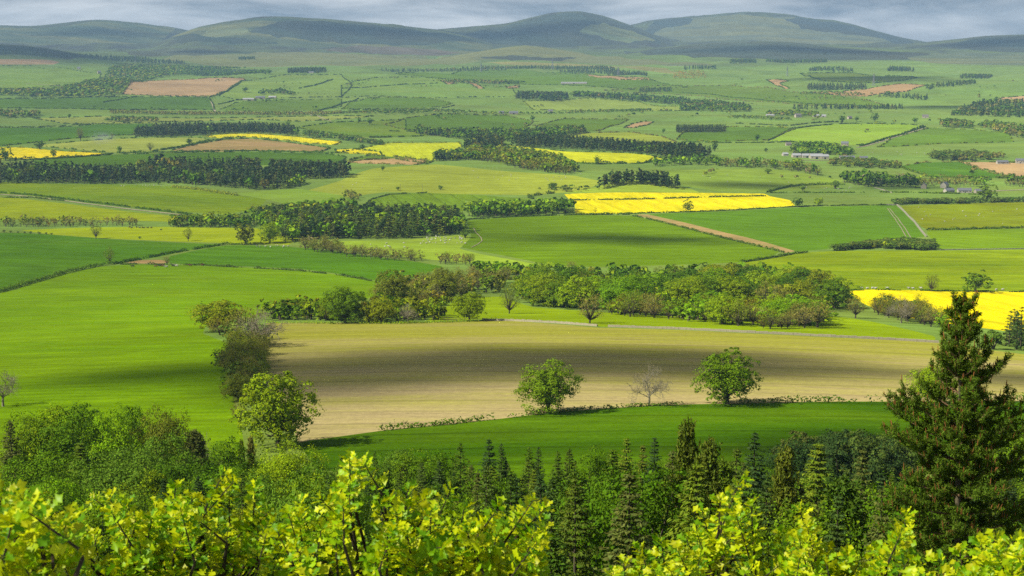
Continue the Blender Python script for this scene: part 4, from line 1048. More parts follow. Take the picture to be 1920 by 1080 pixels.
W('brown tree line behind the dark green crop', [(640, 481), (700, 487), (786, 492), (800, 487), (720, 479), (640, 474)], [(D_, 'bud', 6), (D_, 'grey', 1), (H_, 'haw', 1)], 8.5, 7.5, 'brown trees behind the dark crop', 0.3, 1.2)
W('brown thicket behind the long tree belt', [(812, 496), (880, 497), (884, 490), (840, 486)], [(D_, 'bud', 1)], 8, 7, 'brown thicket behind the belt', 0.25, 1.2)
W('broadleaf belt along the top of the ploughed field', [(498, 600), (620, 603), (700, 604), (760, 603), (830, 600), (826, 590), (700, 590), (520, 591)], [(B, 'deep', 2), (B, 'oak', 3), (D_, 'olive', 1), (D_, 'bud', 1), (H_, 'haw', 1)], 10, 7.5, 'trees along the top of the ploughed field', 0.35, 1.2)
W('rear trees of the belt above the ploughed field', [(706, 584), (780, 584), (840, 566), (900, 552), (950, 548), (950, 528), (850, 528), (760, 540), (712, 560)], [(D_, 'bud', 4), (B, 'olive', 1), (B, 'oak', 2), (D_, 'grey', 1), (D_, 'olive', 1)], 12, 10.5, 'rear trees of the belt left of the park gap', 0.25, 1.1)
W('green heart of the long tree belt', [(960, 572), (1050, 578), (1150, 586), (1260, 590), (1330, 584), (1440, 584), (1540, 588), (1590, 580), (1570, 558), (1500, 544), (1400, 538), (1280, 538), (1120, 536), (960, 538)], [(B, 'fresh', 5), (B, 'deep', 4), (B, 'oak', 4), (D_, 'bud', 3)], 15.5, 14.5, 'green trees of the long belt', 0.28, 1.3)
W('brown front edge of the long tree belt', [(1100, 586), (1180, 594), (1260, 599), (1330, 608), (1430, 618), (1530, 616), (1556, 596), (1530, 590), (1420, 594), (1300, 592), (1180, 586)], [(D_, 'bud', 5), (D_, 'olive', 3), (B, 'fresh', 3), (D_, 'grey', 1), (B, 'oak', 2)], 10, 8.0, 'brown front trees of the long belt', 0.45, 1.3)
W('rear rim of the long tree belt', [(880, 526), (1000, 524), (1100, 526), (1300, 530), (1400, 528), (1500, 540), (1480, 520), (1400, 516), (1200, 520), (1000, 514), (880, 512)], [(B, 'fresh', 4), (B, 'deep', 3), (D_, 'bud', 2), (B, 'oak', 3)], 10.5, 10.5, 'rear rim trees of the long belt', 0.25, 1.1)
W('brown thicket in front of the right yellow field', [(1628, 588), (1680, 600), (1760, 616), (1770, 608), (1720, 592), (1660, 580)], [(D_, 'bud', 4), (D_, 'olive', 3), (H_, 'haw', 2)], 9, 6.5, 'brown thicket before the right yellow field', 0.35, 1.25)
W('dark conifers at the right edge behind the near pine', [(1880, 655), (1960, 668), (1990, 640), (1900, 632)], [(S_, 'dark', 3), (S_, 'spruce', 1)], 13, 6.0, 'dark conifers at the right edge', 0.15, 1.25)
W('dark pine clump crowning the knoll', [(1116, 356), (1160, 348), (1205, 346), (1270, 356), (1272, 351), (1240, 342), (1150, 341)], [(P_, 'dark', 1)], 17, 7.0, 'pines crowning the knoll', 0.14)
W('small round wood left of the centre wood', [(814, 303), (868, 301), (868, 295), (818, 296)], [(B, 'deep', 2), (B, 'oak', 1), (P_, 'dark', 2)], 15, 9, 'trees of the small round wood', 0.2, 1.15)
W('rising mixed wood in the centre', [(866, 300), (930, 306), (985, 320), (1060, 328), (1080, 322), (1060, 308), (1030, 298), (940, 284), (880, 284)], [(D_, 'bud', 3), (D_, 'olive', 2), (B, 'oak', 2), (B, 'deep', 2), (P_, 'dark', 1)], 14, 10, 'trees of the rising centre wood', 0.25, 1.15)
W('peak of the centre wood', [(868, 282), (940, 282), (944, 272), (920, 266), (880, 270)], [(D_, 'olive', 2), (P_, 'dark', 3), (B, 'oak', 1)], 18, 9.5, 'trees of the peak of the centre wood', 0.2, 1.1)
W('long dark wood behind the yellow green field', [(956, 275), (1040, 280), (1140, 284), (1210, 290), (1250, 298), (1332, 300), (1334, 292), (1250, 281), (1100, 270), (970, 266)], [(P_, 'dark', 6), (S_, 'dark', 2), (B, 'deep', 1)], 17, 10, 'dark trees of the long centre wood', 0.15)
W('scattered upper wood left of the long dark wood', [(776, 250), (840, 259), (960, 266), (960, 260), (1040, 258), (1100, 250), (1100, 246), (980, 250), (860, 252), (782, 245)], [(P_, 'dark', 3), (B, 'deep', 2), (D_, 'bud', 1), (B, 'oak', 1)], 15, 10.5, 'trees of the upper centre wood', 0.3, 1.1)
W('small dark copse on the blue green crop', [(1267, 249), (1360, 249), (1361, 244), (1270, 243)], [(S_, 'dark', 1)], 15, 9, 'trees of the small dark copse', 0.12)
W('dark far wood left of the long far strip', [(966, 186), (1040, 191), (1066, 189), (1066, 181), (972, 178)], [(P_, 'dark', 3), (B, 'deep', 1)], 18, 15, 'trees of the dark far centre wood', 0.2, 1.1)
W('long far strip of wood in the centre right', [(1068, 182), (1180, 189), (1280, 197), (1400, 209), (1408, 204), (1300, 192), (1200, 181), (1080, 177)], [(B, 'deep', 3), (P_, 'dark', 2), (D_, 'bud', 1)], 16, 15, 'trees of the long far strip', 0.2, 1.1)
W('far rise of trees above the long strip', [(1196, 174), (1262, 172), (1250, 168), (1200, 169)], [(P_, 'dark', 1)], 14, 14, 'trees of the far rise')
W('far shelter belt below the pale hillock', [(716, 134), (900, 133), (1000, 129), (1120, 130), (1210, 144), (1218, 142), (1130, 127), (1000, 126), (716, 131)], [(S_, 'dark', 3), (D_, 'bud', 1)], 13, 15, 'trees of the far shelter belt', 0.3)
W('dark far plantation above the tan strip', [(1066, 138), (1130, 139), (1210, 143), (1200, 136), (1120, 131), (1040, 131)], [(S_, 'dark', 1)], 13, 18, 'conifers of the dark far plantation')
W('far broadleaf line left of the white shed', [(830, 157), (970, 158), (985, 156), (970, 154), (835, 152)], [(B, 'deep', 2), (D_, 'bud', 2)], 11, 13, 'trees left of the far white shed', 0.3, 1.3)
W('far hedged lane with blossoming trees', [(640, 214), (760, 216), (900, 214), (1060, 214), (1220, 209), (1220, 207), (1060, 212), (900, 212), (640, 211)], [(D_, 'bud', 2), (B, 'deep', 2), (H_, 'haw', 3)], 7, 13, 'trees of the far hedged lane', 0.4, 1.3)
W('far right wood above the cottages', [(1276, 208), (1400, 210), (1412, 205), (1350, 198), (1276, 198)], [(P_, 'dark', 1), (B, 'deep', 1), (D_, 'bud', 1)], 14, 14, 'trees of the far right wood', 0.25, 1.1)
W('dark rectangular far plantation by the tan field', [(1512, 169), (1623, 167), (1622, 161), (1516, 162)], [(S_, 'dark', 1)], 17, 15, 'conifers of the rectangular far plantation', 0.1)
W('thin far line left of the pylons', [(1498, 178), (1600, 181), (1640, 178), (1600, 176), (1500, 175)], [(B, 'deep', 1), (D_, 'bud', 1)], 9, 16, 'trees of the thin far line', 0.2, 1.3)
for lab, pl in (('small dark far copse high on the right', [(1662, 133), (1715, 135), (1712, 129), (1668, 127)]), ('long dark far copse under the moor ridge', [(1515, 134), (1600, 137), (1604, 133), (1520, 129)]),
                ('dark far copse left of the moor ridge', [(1368, 121), (1418, 118), (1416, 114), (1372, 115)]), ('thin dark far strip on the moor', [(1436, 116), (1550, 117), (1550, 114), (1440, 114)]),
                ('dark far copse above the gorse bank', [(1280, 132), (1342, 130), (1342, 126), (1284, 127)]), ('dark far copse at the right below the moor', [(1800, 148), (1858, 147), (1860, 142), (1806, 143)]),
                ('long dark far copse right of the tan field', [(1736, 169), (1790, 162), (1830, 158), (1826, 155), (1770, 158), (1734, 165)]), ('far wood below the right hand pylon', [(1640, 182), (1740, 188), (1744, 184), (1650, 178)]),
                ('far line of trees above the village crop', [(1486, 206), (1690, 206), (1692, 202), (1490, 203)])):
    W(lab, pl, [(S_, 'dark', 3), (B, 'deep', 1)], 14, 19, 'trees of the ' + lab, 0.2, 1.2)
W('dark wood at the right edge far side', [(1782, 217), (1860, 220), (2000, 222), (2000, 196), (1850, 192), (1800, 206)], [(B, 'deep', 2), (P_, 'dark', 3), (D_, 'bud', 2)], 15, 17, 'trees of the right edge far wood', 0.2, 1.15)
W('trees round the far cottages', [(1434, 218), (1530, 220), (1536, 215), (1500, 211), (1440, 212)], [(B, 'deep', 2), (B, 'oak', 1), (D_, 'bud', 1)], 12, 14, 'trees round the far cottages', 0.3, 1.2)
W('green strip of scrub below the far cottages', [(1360, 222), (1450, 226), (1490, 226), (1440, 220), (1370, 219)], [(B, 'oak', 1), (H_, 'haw', 1)], 7, 11, 'scrub below the far cottages', 0.3, 1.3)
W('copse above the blue green lane crop', [(1762, 238), (1820, 242), (1824, 236), (1790, 230), (1766, 231)], [(B, 'deep', 2), (D_, 'bud', 2)], 13, 11, 'trees of the copse above the lane crop', 0.25, 1.2)
W('line of trees down the right edge', [(1836, 240), (1920, 262), (1990, 268), (1990, 255), (1900, 240), (1850, 232)], [(B, 'deep', 2), (D_, 'bud', 2), (B, 'oak', 1)], 13, 12, 'trees down the right edge slope', 0.25, 1.2)
W('trees in the middle of the village', [(1484, 289), (1526, 292), (1560, 290), (1590, 296), (1600, 288), (1560, 278), (1500, 276)], [(B, 'deep', 4), (B, 'fresh', 1), (D_, 'bud', 1)], 14, 12, 'trees in the middle of the village', 0.25, 1.15)
W('tree line in front of the village', [(1346, 313), (1420, 315), (1470, 319), (1530, 330), (1546, 326), (1500, 313), (1400, 307), (1346, 307)], [(B, 'fresh', 2), (D_, 'bud', 3), (B, 'deep', 2), (D_, 'grey', 1)], 13, 11, 'trees in front of the village', 0.25, 1.15)
W('brown scrub right of the village', [(1550, 312), (1680, 318), (1690, 310), (1600, 302), (1552, 304)], [(D_, 'bud', 4), (H_, 'haw', 2), (B, 'oak', 1)], 9, 11, 'scrub right of the village', 0.3, 1.2)
W('dark full trees left of the right hamlet', [(1576, 342), (1630, 352), (1690, 352), (1720, 354), (1716, 344), (1650, 340), (1590, 334)], [(B, 'deep', 5), (D_, 'grey', 2)], 15, 11, 'dark trees left of the right hamlet', 0.2, 1.2)
W('brown trees behind the right hamlet', [(1720, 350), (1800, 350), (1850, 350), (1846, 343), (1760, 340), (1722, 342)], [(D_, 'bud', 4), (B, 'fresh', 1), (B, 'deep', 1)], 10, 11, 'trees behind the right hamlet', 0.3, 1.2)
W('brown and white scrub above the right hand crop', [(1744, 299), (1800, 303), (1884, 300), (1888, 295), (1820, 290), (1750, 291)], [(D_, 'bud', 4), (H_, 'haw', 2), (B, 'deep', 1)], 11, 10.5, 'scrub above the right hand crop', 0.25, 1.2)
W('trees at the right end of the tan field', [(1886, 350), (1960, 352), (1960, 340), (1890, 338)], [(B, 'deep', 1), (D_, 'bud', 2)], 11, 11, 'trees right of the tan field', 0.25, 1.2)
W('low leafy shrub strip before the big green field', [(1546, 472), (1640, 466), (1720, 470), (1756, 469), (1748, 458), (1690, 456), (1600, 464)], [(H_, 'haw', 4), (B, 'oak', 1)], 5.5, 4.6, 'shrubs of the low leafy strip', 0.3, 1.4)
W('dark clipped thicket behind the olive sheep pasture', [(1672, 384), (1800, 382), (1940, 379), (1940, 376), (1800, 378), (1674, 380)], [(H_, 'haw', 3), (B, 'deep', 1)], 6, 5.5, 'thicket behind the olive sheep pasture', 0.25, 1.4)
W('brown scrub on the rough sheep pasture', [(640, 372), (680, 380), (676, 368), (650, 362)], [(D_, 'bud', 1)], 8, 9, 'scrub on the rough sheep pasture', 0.3, 1.3)
W('thorn scrub left of the pine knoll', [(1000, 356), (1060, 360), (1110, 358), (1110, 352), (1040, 350)], [(D_, 'bud', 2), (H_, 'haw', 2)], 6, 13, 'thorn scrub left of the pine knoll', 0.4, 1.3)
W('far tree dots along the burn', [(1220, 312), (1350, 310), (1350, 302), (1240, 304)], [(B, 'deep', 3), (B, 'fresh', 1), (D_, 'bud', 1)], 13, 14, 'trees along the burn before the long dark wood', 0.3, 1.2)

W('dense thorny hedge between the bright meadow and the ploughed field', [(430, 640), (450, 640), (492, 648), (486, 690), (478, 720), (470, 770), (450, 770), (444, 720), (424, 690), (446, 656)], [(D_, 'olive', 4), (D_, 'bud', 3), (H_, 'haw', 3), (B, 'olive', 1)], 6.5, 4.2, 'thorns of the hedge between meadow and plough', 0.4, 1.5)
def dotted_rows(label, group, n, box_, seed):
    """loose rows of hedgerow trees and bushes dotted over the distant fields"""
    r = random.Random(seed); wid = len(WOODS); WOODS.append((label, group))
    for _ in range(n):
        p = at1(r.uniform(box_[0], box_[2]), r.uniform(box_[1], box_[3])); a = r.choice([0.05, 0.2, 1.2, -0.15, 1.5]) + r.uniform(-.15, .15); x, y = p[0], p[1]
        for k in range(r.randint(3, 9)):
            st_ = r.uniform(9, 34); x += math.cos(a) * st_; y += math.sin(a) * st_
            kind, pal, h = r.choice([(B, 'deep', 10), (B, 'oak', 9), (D_, 'bud', 9), (H_, 'haw', 4), (H_, 'haw', 3), (B, 'deep', 7)])
            add_tree(kind, x, y, h * r.uniform(0.6, 1.2), pal, None, group, wid, r.uniform(1.0, 1.4)); TREES[-1]['px'] = min(TREES[-1]['px'], 9.0)
dotted_rows('hedgerow trees dotted over the far left fields', 'far left dotted hedgerow trees', 20, (20, 150, 640, 250), 3)
dotted_rows('hedgerow trees dotted over the far middle fields', 'far middle dotted hedgerow trees', 26, (640, 140, 1280, 262), 4)
dotted_rows('hedgerow trees dotted over the far right fields', 'far right dotted hedgerow trees', 30, (1280, 140, 1920, 262), 5)
dotted_rows('thorn trees dotted over the fields round the village', 'dotted thorn trees round the village', 9, (1240, 300, 1900, 350), 6)
# hedgerow trees between the bright meadow and the ploughed field
lone(D_, 6, 762, 78, 'bud', 'bare branched tree at the left edge casting a shadow on the meadow', 1.0, lod='hi')
lone(B, 410, 622, 62, KC['oak'][1], 'domed olive green oak at the head of the hedge', 1.5, proto=1, lod='hi')
lone(S_, 380, 606, 42, 'dark', 'narrow dark spruce behind the domed oak')
lone(D_, 486, 652, 84, 'grey', 'leafless grey tree casting a shadow on the ploughed field', 1.15, lod='hi')
lone(D_, 462, 640, 72, 'bud', 'brown budding tree left of the leafless grey tree', 1.1)
lone(D_, 440, 632, 46, 'bud', 'brown spreading thorn below the domed oak', 1.6)
lone(D_, 412, 628, 40, 'olive', 'olive thorn at the foot of the domed oak', 1.7)
lone(D_, 452, 690, 62, 'olive', 'dull green thorn tree in the hedge between meadow and plough', 1.5)
lone(D_, 432, 702, 52, 'bud', 'dark brown thorn leaning over the bright meadow', 1.6)
lone(D_, 470, 716, 54, 'bud', 'brown thorn just above the large oak crown', 1.3)
lone(B, 446, 752, 52, 'olive', 'olive round tree left of the large oak', 1.2)
lone(B, 470, 690, 34, 'fresh', 'fresh green bush beside the leafless grey tree', 1.5)
lone(D_, 448, 796, 48, 'bud', 'small brown budding tree at the foot of the large oak', 1.0)
lone(B, 523, 838, 150, KC['oak'][0], 'large yellow green oak at the corner of the ploughed field', 1.12, lod='hi', proto=0, parts=True)
lone(B, 1028, 774, 106, KC['oak'][2], 'olive green oak with an open crown on the field edge', 1.15, lod='hi', proto=2, parts=True)
lone(D_, 1217, 761, 90, 'grey', 'bare grey tree between the two field edge oaks', 0.9, lod='hi', parts=True)
lone(B, 1363, 758, 108, KC['deep'][1], 'round deep green oak with a dark shadow on the ploughed field', 1.12, lod='hi', proto=1, parts=True)
lone(B, 1745, 758, 80, KC['fresh'][2], 'lime green tree half hidden behind the near pine', 0.95, lod='hi', proto=3)
lone(B, 648, 606, 74, KC['deep'][1], 'tall deep green tree in the belt left of the park', 1.1, proto=3)
lone(B, 735, 590, 86, KC['olive'][2], 'tall olive brown tree standing above the belt', 0.95, proto=0)
lone(B, 715, 606, 52, KC['oak'][1], 'low round oak at the top edge of the ploughed field', 1.25, proto=2)
lone(B, 832, 566, 66, KC['olive'][0], 'bronze green oak behind the park gap', 1.15, proto=4)
lone(B, 880, 602, 58, KC['oak'][0], 'open yellow green tree with a pale trunk beside the park gap', 1.1, proto=1)
lone(D_, 765, 606, 42, 'grey', 'small bare pale tree at the top edge of the ploughed field', 1.0, lod='hi')
lone(D_, 1106, 606, 62, 'bud', 'round brown tree alone on the park grass', 1.1)
lone(D_, 955, 588, 66, 'bud', 'slim brown tree at the right side of the park gap', 0.75)
lone(D_, 1604, 597, 44, 'bud', 'grey brown round tree on the grass left of the yellow field', 1.15)
lone(D_, 1690, 606, 56, 'grey', 'tall bare tree before the right yellow field', 1.0, lod='hi')
lone(D_, 1722, 600, 50, 'olive', 'thin olive tree before the right yellow field', 1.0)
lone(B, 1770, 622, 34, 'fresh', 'small fresh green bush before the right yellow field', 1.3)
lone(H_, 1862, 655, 36, 'pale', 'white flowering hawthorn beside the dark right edge conifers', 1.1, lod='white')
lone(D_, 1746, 546, 36, 'olive', 'small bronze tree on the far edge of the right yellow field', 1.0)
lone(B, 1828, 547, 39, KC['deep'][1], 'spreading deep green tree on the far edge of the right yellow field', 1.45, proto=2)
for px, ba, h, pal, k, lab, w in (
    (180, 448, 29, 'bud', D_, 'brown tree on the narrow bright pasture, nearer the left edge', 1.0), (353, 452, 28, 'bud', D_, 'brown tree on the narrow bright pasture, nearer the centre wood', 0.9),
    (461, 458, 38, 'olive', B, 'bronze round tree left of the dense centre wood', 1.2), (506, 456, 41, 'fresh', B, 'fresh green tree beside the bronze round tree', 0.95),
    (206, 494, 33, 'bud', D_, 'brown tree in the hedge corner above the bright meadow', 0.9), (313, 496, 17, 'bud', D_, 'tiny brown tree by the strip of bare earth', 1.0),
    (1290, 397, 25, 'oak', B, 'lone olive tree on the near edge of the main yellow field', 1.1), (1496, 388, 18, 'deep', B, 'round dark tree at the right tip of the main yellow field', 1.1),
    (1534, 385, 15, 'fresh', B, 'low bushy tree right of the main yellow field', 1.5), (1505, 359, 12, 'deep', B, 'small round dark tree in the walled sheep paddock', 1.3),
    (1850, 377, 30, 'oak', B, 'tall oak above the thicket at the right edge', 1.1), (1116, 399, 11, 'olive', D_, 'tiny tree on the left part of the main yellow field edge', 1.0),
    (1120, 308, 17, 'deep', B, 'dark upright tree on the edge of the long yellow green field', 0.85), (718, 321, 10, 'deep', B, 'dark bush on the rough bank', 1.1),
    (74, 280, 15, 'deep', B, 'dark round tree behind the left yellow field', 1.1), (101, 295, 15, 'deep', B, 'dark round tree on the left yellow field', 1.0),
    (10, 301, 24, 'oak', B, 'yellow green tree at the left edge of the yellow field', 1.0), (225, 288, 14, 'deep', B, 'dark tree below the pale lime field', 1.0),
    (355, 273, 13, 'deep', B, 'round dark tree on the pale lime field edge', 1.2), (282, 284, 18, 'bud', D_, 'brown tree on the pale lime field edge', 1.0),
    (151, 264, 26, 'bud', D_, 'brown tree above the pale lime field', 0.8), (210, 262, 14, 'bud', D_, 'small brown tree near the drifting smoke', 0.9),
    (680, 282, 12, 'deep', B, 'dark round bush beside the half flowering field', 1.4), (693, 234, 13, 'deep', B, 'round tree on the far crop left of centre', 1.1),
    (673, 232, 12, 'deep', B, 'slimmer tree beside the round far crop tree', 0.8), (998, 228, 12, 'deep', B, 'lone tree on the dark far centre crop', 1.0),
    (1244, 250, 9, 'deep', B, 'lone small tree left of the small dark copse', 1.0), (1420, 266, 14, 'deep', B, 'lone tree below the blue green crop', 1.0),
    (1340, 284, 20, 'deep', B, 'upright tree at the end of the long dark wood', 0.7), (1606, 228, 10, 'deep', B, 'far round tree above the bright village field, left one', 1.1),
    (1640, 228, 15, 'deep', B, 'tall far round tree above the bright village field', 0.9), (1579, 230, 13, 'deep', B, 'far pair tree left of the small cottage', 1.3),
    (1715, 231, 11, 'deep', B, 'far round tree above the lane', 1.3), (540, 236, 9, 'deep', B, 'small round tree right of the dark ridge wood', 1.3),
    (460, 173, 10, 'deep', B, 'round tree left of the far farm', 1.4), (130, 222, 8, 'deep', B, 'small tree on the far left grass ribbon', 1.2),
    (746, 357, 7, 'deep', H_, 'dark thorn bush on the rough pasture', 1.0), (826, 356, 9, 'deep', H_, 'dark thorn bush beside the hummocks', 1.0)):
    lone(k, px, ba, h, pal, lab, w)
# blossoming thorns
for px, ba, h, lab in ((785, 440, 14, 'white blossoming thorn before the dense centre wood'), (872, 446, 17, 'white blossoming thorn at the corner of the shadowed field'), (824, 437, 8, 'small white thorn before the dense centre wood'),
                       (297, 346, 9, 'white blossoming thorn before the long left wood'), (262, 448, 5, 'small white bush on the narrow pasture'), (1440, 326, 11, 'white thorn in front of the village'),
                       (1436, 285, 8, 'white thorn left of the village'), (980, 274, 6, 'tiny white thorn before the long dark wood'), (1566, 354, 16, 'white blossoming thorn left of the dark full trees'), (860, 536, 20, 'white blossoming tree inside the belt')):
    lone(H_, px, ba, h, 'pale', lab, 1.2, lod='white')
for i, px in enumerate(range(6, 110, 13)):
    p = at1(px + random.uniform(-3, 3), 436 + i * 0.6); add_tree(H_, p[0], p[1], random.uniform(1.8, 3.2), 'haw', 'thorn bush in the dotted line above the left dark crop', 'dotted thorn bushes above the left dark crop', None, 1.3, lod='white' if i % 3 == 0 else 'mid', single=True)
for px in (290, 303, 358, 400, 450, 545, 600, 668, 698, 712, 732, 752, 771, 789):
    pass

# --- the near plantation below the viewpoint
def near(kind, px, top, dist, pal, label, group, w=1.0, hmin=4.0, lod=None, **kw):
    lod = lod or ('near' if kind == B else 'hi')
    """a plantation tree whose tip shows at (px, top) and which stands dist metres away"""
    q = at_dist(px, top, dist); g = float(ground(q[0], q[1]))
    add_tree(kind, float(q[0]), float(q[1]), max(q[2] - g, hmin), pal, label, group, None, w, lod=lod, single=True, parts=True, **kw)
GN = 'trees of the young plantation below the viewpoint'
for px, top, dist, k, pal, lab, w in (
    (863, 826, 150, S_, 'spruce', 'young spruce left of the twin tipped dark spruces', 0.9), (917, 818, 140, S_, 'dark', 'dark spruce with a notched tip before the green crop', 1.0),
    (940, 826, 150, S_, 'dark', 'second dark spruce of the twin tipped pair', 0.8), (992, 833, 146, S_, 'spruce', 'slim spruce right of the twin tipped pair, left of two', 0.8),
    (1010, 834, 150, S_, 'dark', 'slim spruce right of the twin tipped pair, right of two', 0.75), (1046, 842, 140, S_, 'spruce', 'spruce in the middle of the plantation edge', 0.9),
    (1068, 836, 148, S_, 'pine', 'olive spruce in the middle of the plantation edge', 0.95), (1118, 828, 142, B, 'deep', 'rounded green broadleaf tree among the plantation spruces', 0.62),
    (1175, 815, 132, S_, 'spruce', 'tall pale tipped spruce left of the candle pine', 0.95), (1206, 830, 140, S_, 'pine', 'olive spruce left of the candle pine', 0.9),
    (1228, 815, 128, S_, 'dark', 'dark narrow spruce left of the candle pine', 0.8), (1290, 768, 62, P_, 'pine', 'tall young pine with upright brown candles above the crop', 0.5),
    (1330, 806, 75, P_, 'pine', 'shorter young pine right of the candle pine', 0.62), (1416, 802, 96, S_, 'dark', 'dark spruce right of the candle pines', 0.9),
    (1474, 822, 84, P_, 'pine', 'brown tipped pine before the dark hedge wood', 0.62), (1535, 824, 88, S_, 'spruce', 'mid green spruce before the dark hedge wood', 1.15),
    (1618, 836, 84, S_, 'dark', 'slender dark spruce left of the near pine', 0.8), (1585, 878, 60, P_, 'spruce', 'soft green young pine below the dark hedge wood', 1.1),
    (780, 836, 160, B, 'deep', 'rounded deep green tree at the left of the plantation', 0.8), (745, 834, 168, B, 'pale', 'grey green birch at the left of the plantation', 0.7),
    (820, 840, 158, B, 'deep', 'blue green broadleaf tree left of the spruces', 0.8), (702, 846, 165, S_, 'spruce', 'thin spruce above the foreground oak leaves', 0.8),
    (1382, 834, 110, S_, 'pine', 'short grey green spruce between the pines', 1.0), (1356, 850, 90, P_, 'spruce', 'low green pine between the candle pines', 1.0),
    (1148, 838, 120, S_, 'spruce', 'broad spruce in the middle of the plantation', 1.1), (1262, 838, 100, S_, 'dark', 'dark broad spruce under the candle pine', 1.1)):
    near(k, px, top, dist, pal, lab, GN, w)
# hedge wood at the plantation's far edge: cloud shade deepened by a darker palette
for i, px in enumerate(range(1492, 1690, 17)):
    near(B, px + random.uniform(-5, 5), 806 + random.uniform(-6, 8) + abs(px - 1580) * 0.05, 205 + random.uniform(-8, 8), 'dark', 'broadleaf tree painted dark for shade in the hedge wood before the crop', 'dark hedge wood before the green crop', 0.9, lod='hi')
for i, px in enumerate((1872, 1900, 1930)):
    near(B, px, 800 + 6 * i, 190, 'deep', 'deep green tree right of the near pine', 'deep green trees right of the near pine', 1.0)
# left broadleaf edge of the plantation
for px, top, dist, k, pal, lab, w in (
    (52, 762, 210, B, 'oak', 'slender olive tree at the left plantation edge', 0.62), (98, 752, 212, B, 'fresh', 'tall mid green tree second from the left plantation edge', 0.72),
    (140, 749, 206, B, 'deep', 'broad deep green tree in the left plantation edge', 0.85), (172, 760, 214, B, 'deep', 'narrow dark green tree in the left plantation edge', 0.5),
    (200, 760, 204, B, 'fresh', 'bright green tree in the left plantation edge', 0.7), (247, 752, 214, B, 'deep', 'ragged green tree with an open top left of the bronze tree', 0.55),
    (300, 753, 205, B, 'olive', 'bronze conical tree standing above the left plantation', 0.55), (304, 806, 170, B, 'pale', 'pale grey green rounded tree below the bronze tree', 0.95),
    (365, 800, 176, P_, 'dark', 'dull dark tree with bare tips right of the bronze tree', 1.1), (425, 815, 185, B, 'deep', 'green bush left of the large oak', 0.9),
    (18, 782, 190, S_, 'dark', 'dark spruce at the left edge', 1.0), (540, 824, 178, B, 'fresh', 'soft round green tree under the large oak', 0.85),
    (250, 830, 160, B, 'pale', 'soft grey green willow in the left plantation', 1.0), (150, 826, 165, S_, 'spruce', 'spreading spruce below the left broadleaf trees', 1.5),
    (85, 838, 158, B, 'deep', 'round green tree low in the left plantation', 0.9), (205, 842, 150, B, 'pale', 'rounded grey green willow under the ragged tree', 1.0),
    (340, 848, 150, B, 'deep', 'round green willow right of the pale rounded tree', 1.0), (590, 858, 160, B, 'deep', 'low green tree right of the large oak', 0.9),
    (395, 800, 190, D_, 'bud', 'thin bare stemmed tree left of the large oak', 0.5), (470, 812, 186, P_, 'bud', 'rusty dead pine beside the large oak', 0.45), (452, 818, 188, P_, 'bud', 'second rusty dead pine beside the large oak', 0.4),
    (640, 850, 165, S_, 'spruce', 'green spruce beside the foreground oak shoot', 1.0)):
    near(k, px, top, dist, pal, lab, GN, w)
def fill_plantation():
    pts = []; PA = np.zeros((14000, 2)); npt = 0
    for _ in range(14000):
        px = random.uniform(-170, 2090); d = math.sqrt(random.uniform(50 ** 2, 205 ** 2))
        x, y = (px - CX) / F * d, d
        if math.hypot(x, y) > 208: continue
        if px < 560 and d < 110 : continue
        if px < 1000 and d < 75: continue
        sp = 2.0 + d * 0.0135
        if npt and (((PA[:npt, 0] - x) ** 2 + (PA[:npt, 1] - y) ** 2) < sp * sp).any(): continue
        PA[npt] = (x, y); npt += 1
        pts.append((x, y))
    for x, y in pts:
        d = math.hypot(x, y); px = CX + F * x / y
        limit = np.interp(px, [0, 300, 560, 700, 900, 1100, 1250, 1450, 1640, 1920], [846, 848, 858, 862, 858, 858, 850, 862, 872, 860]) + random.uniform(0, 1) ** 2 * 60
        top_z = float(at_dist(px, limit, d)[2]); g = float(ground(x, y))
        h = min(top_z - g, random.uniform(6.5, 10.5)); 
        if h < 2.2: h = random.uniform(2.2, 3.4)
        if px < 660: k, pal = random.choice([(B, 'deep'), (B, 'pale'), (B, 'fresh'), (S_, 'spruce'), (S_, 'dark'), (B, 'oak')])
        else: k, pal = random.choice([(S_, 'spruce'), (S_, 'spruce'), (S_, 'dark'), (S_, 'dark'), (S_, 'spruce'), (P_, 'spruce'), (S_, 'pine'), (S_, 'dark'), (B, 'deep')])
        side = 'left' if px < 600 else ('middle' if px < 1250 else 'right')
        nm = {'deep': 'deep green', 'pale': 'grey green', 'fresh': 'bright green', 'spruce': 'mid green', 'dark': 'dark', 'oak': 'yellow green', 'pine': 'olive'}[pal] + {B: ' leafy young tree', S_: ' young spruce', P_: ' young pine'}[k]
        LM = [(140, 'at the left edge of the plantation'), (250, 'below the ragged green tree'), (345, 'below the bronze conical tree'), (450, 'left of and below the large corner oak'), (600, 'below the large corner oak'), (760, 'below the shadow of the large oak'), (880, 'left of the twin tipped spruces'), (970, 'below the twin tipped spruces'), (1100, 'below the open crowned field oak'), (1250, 'below the bare grey tree'), (1335, 'below the tall candle pine'), (1480, 'below the round deep green oak'), (1660, 'below the dark hedge wood'), (1760, 'just left of the near Scots pine'), (1880, 'under the near Scots pine'), (9999, 'at the right edge of the plantation')]
        where = next(w_ for lim, w_ in LM if px < lim); _w = {'left': 'in the leafy left end of the plantation', 'middle': 'crowded in the middle of the plantation', 'right': 'in the plantation around the near pine'}[side]
        add_tree(k, x, y, h, pal, nm + ' ' + where, 'close planted trees, ' + side + ' of the plantation', None, (0.8 if k == B else 0.95) * random.uniform(0.8, 1.15), lod='near' if k == B else 'hi', single=True, parts=(d < 120))
fill_plantation()

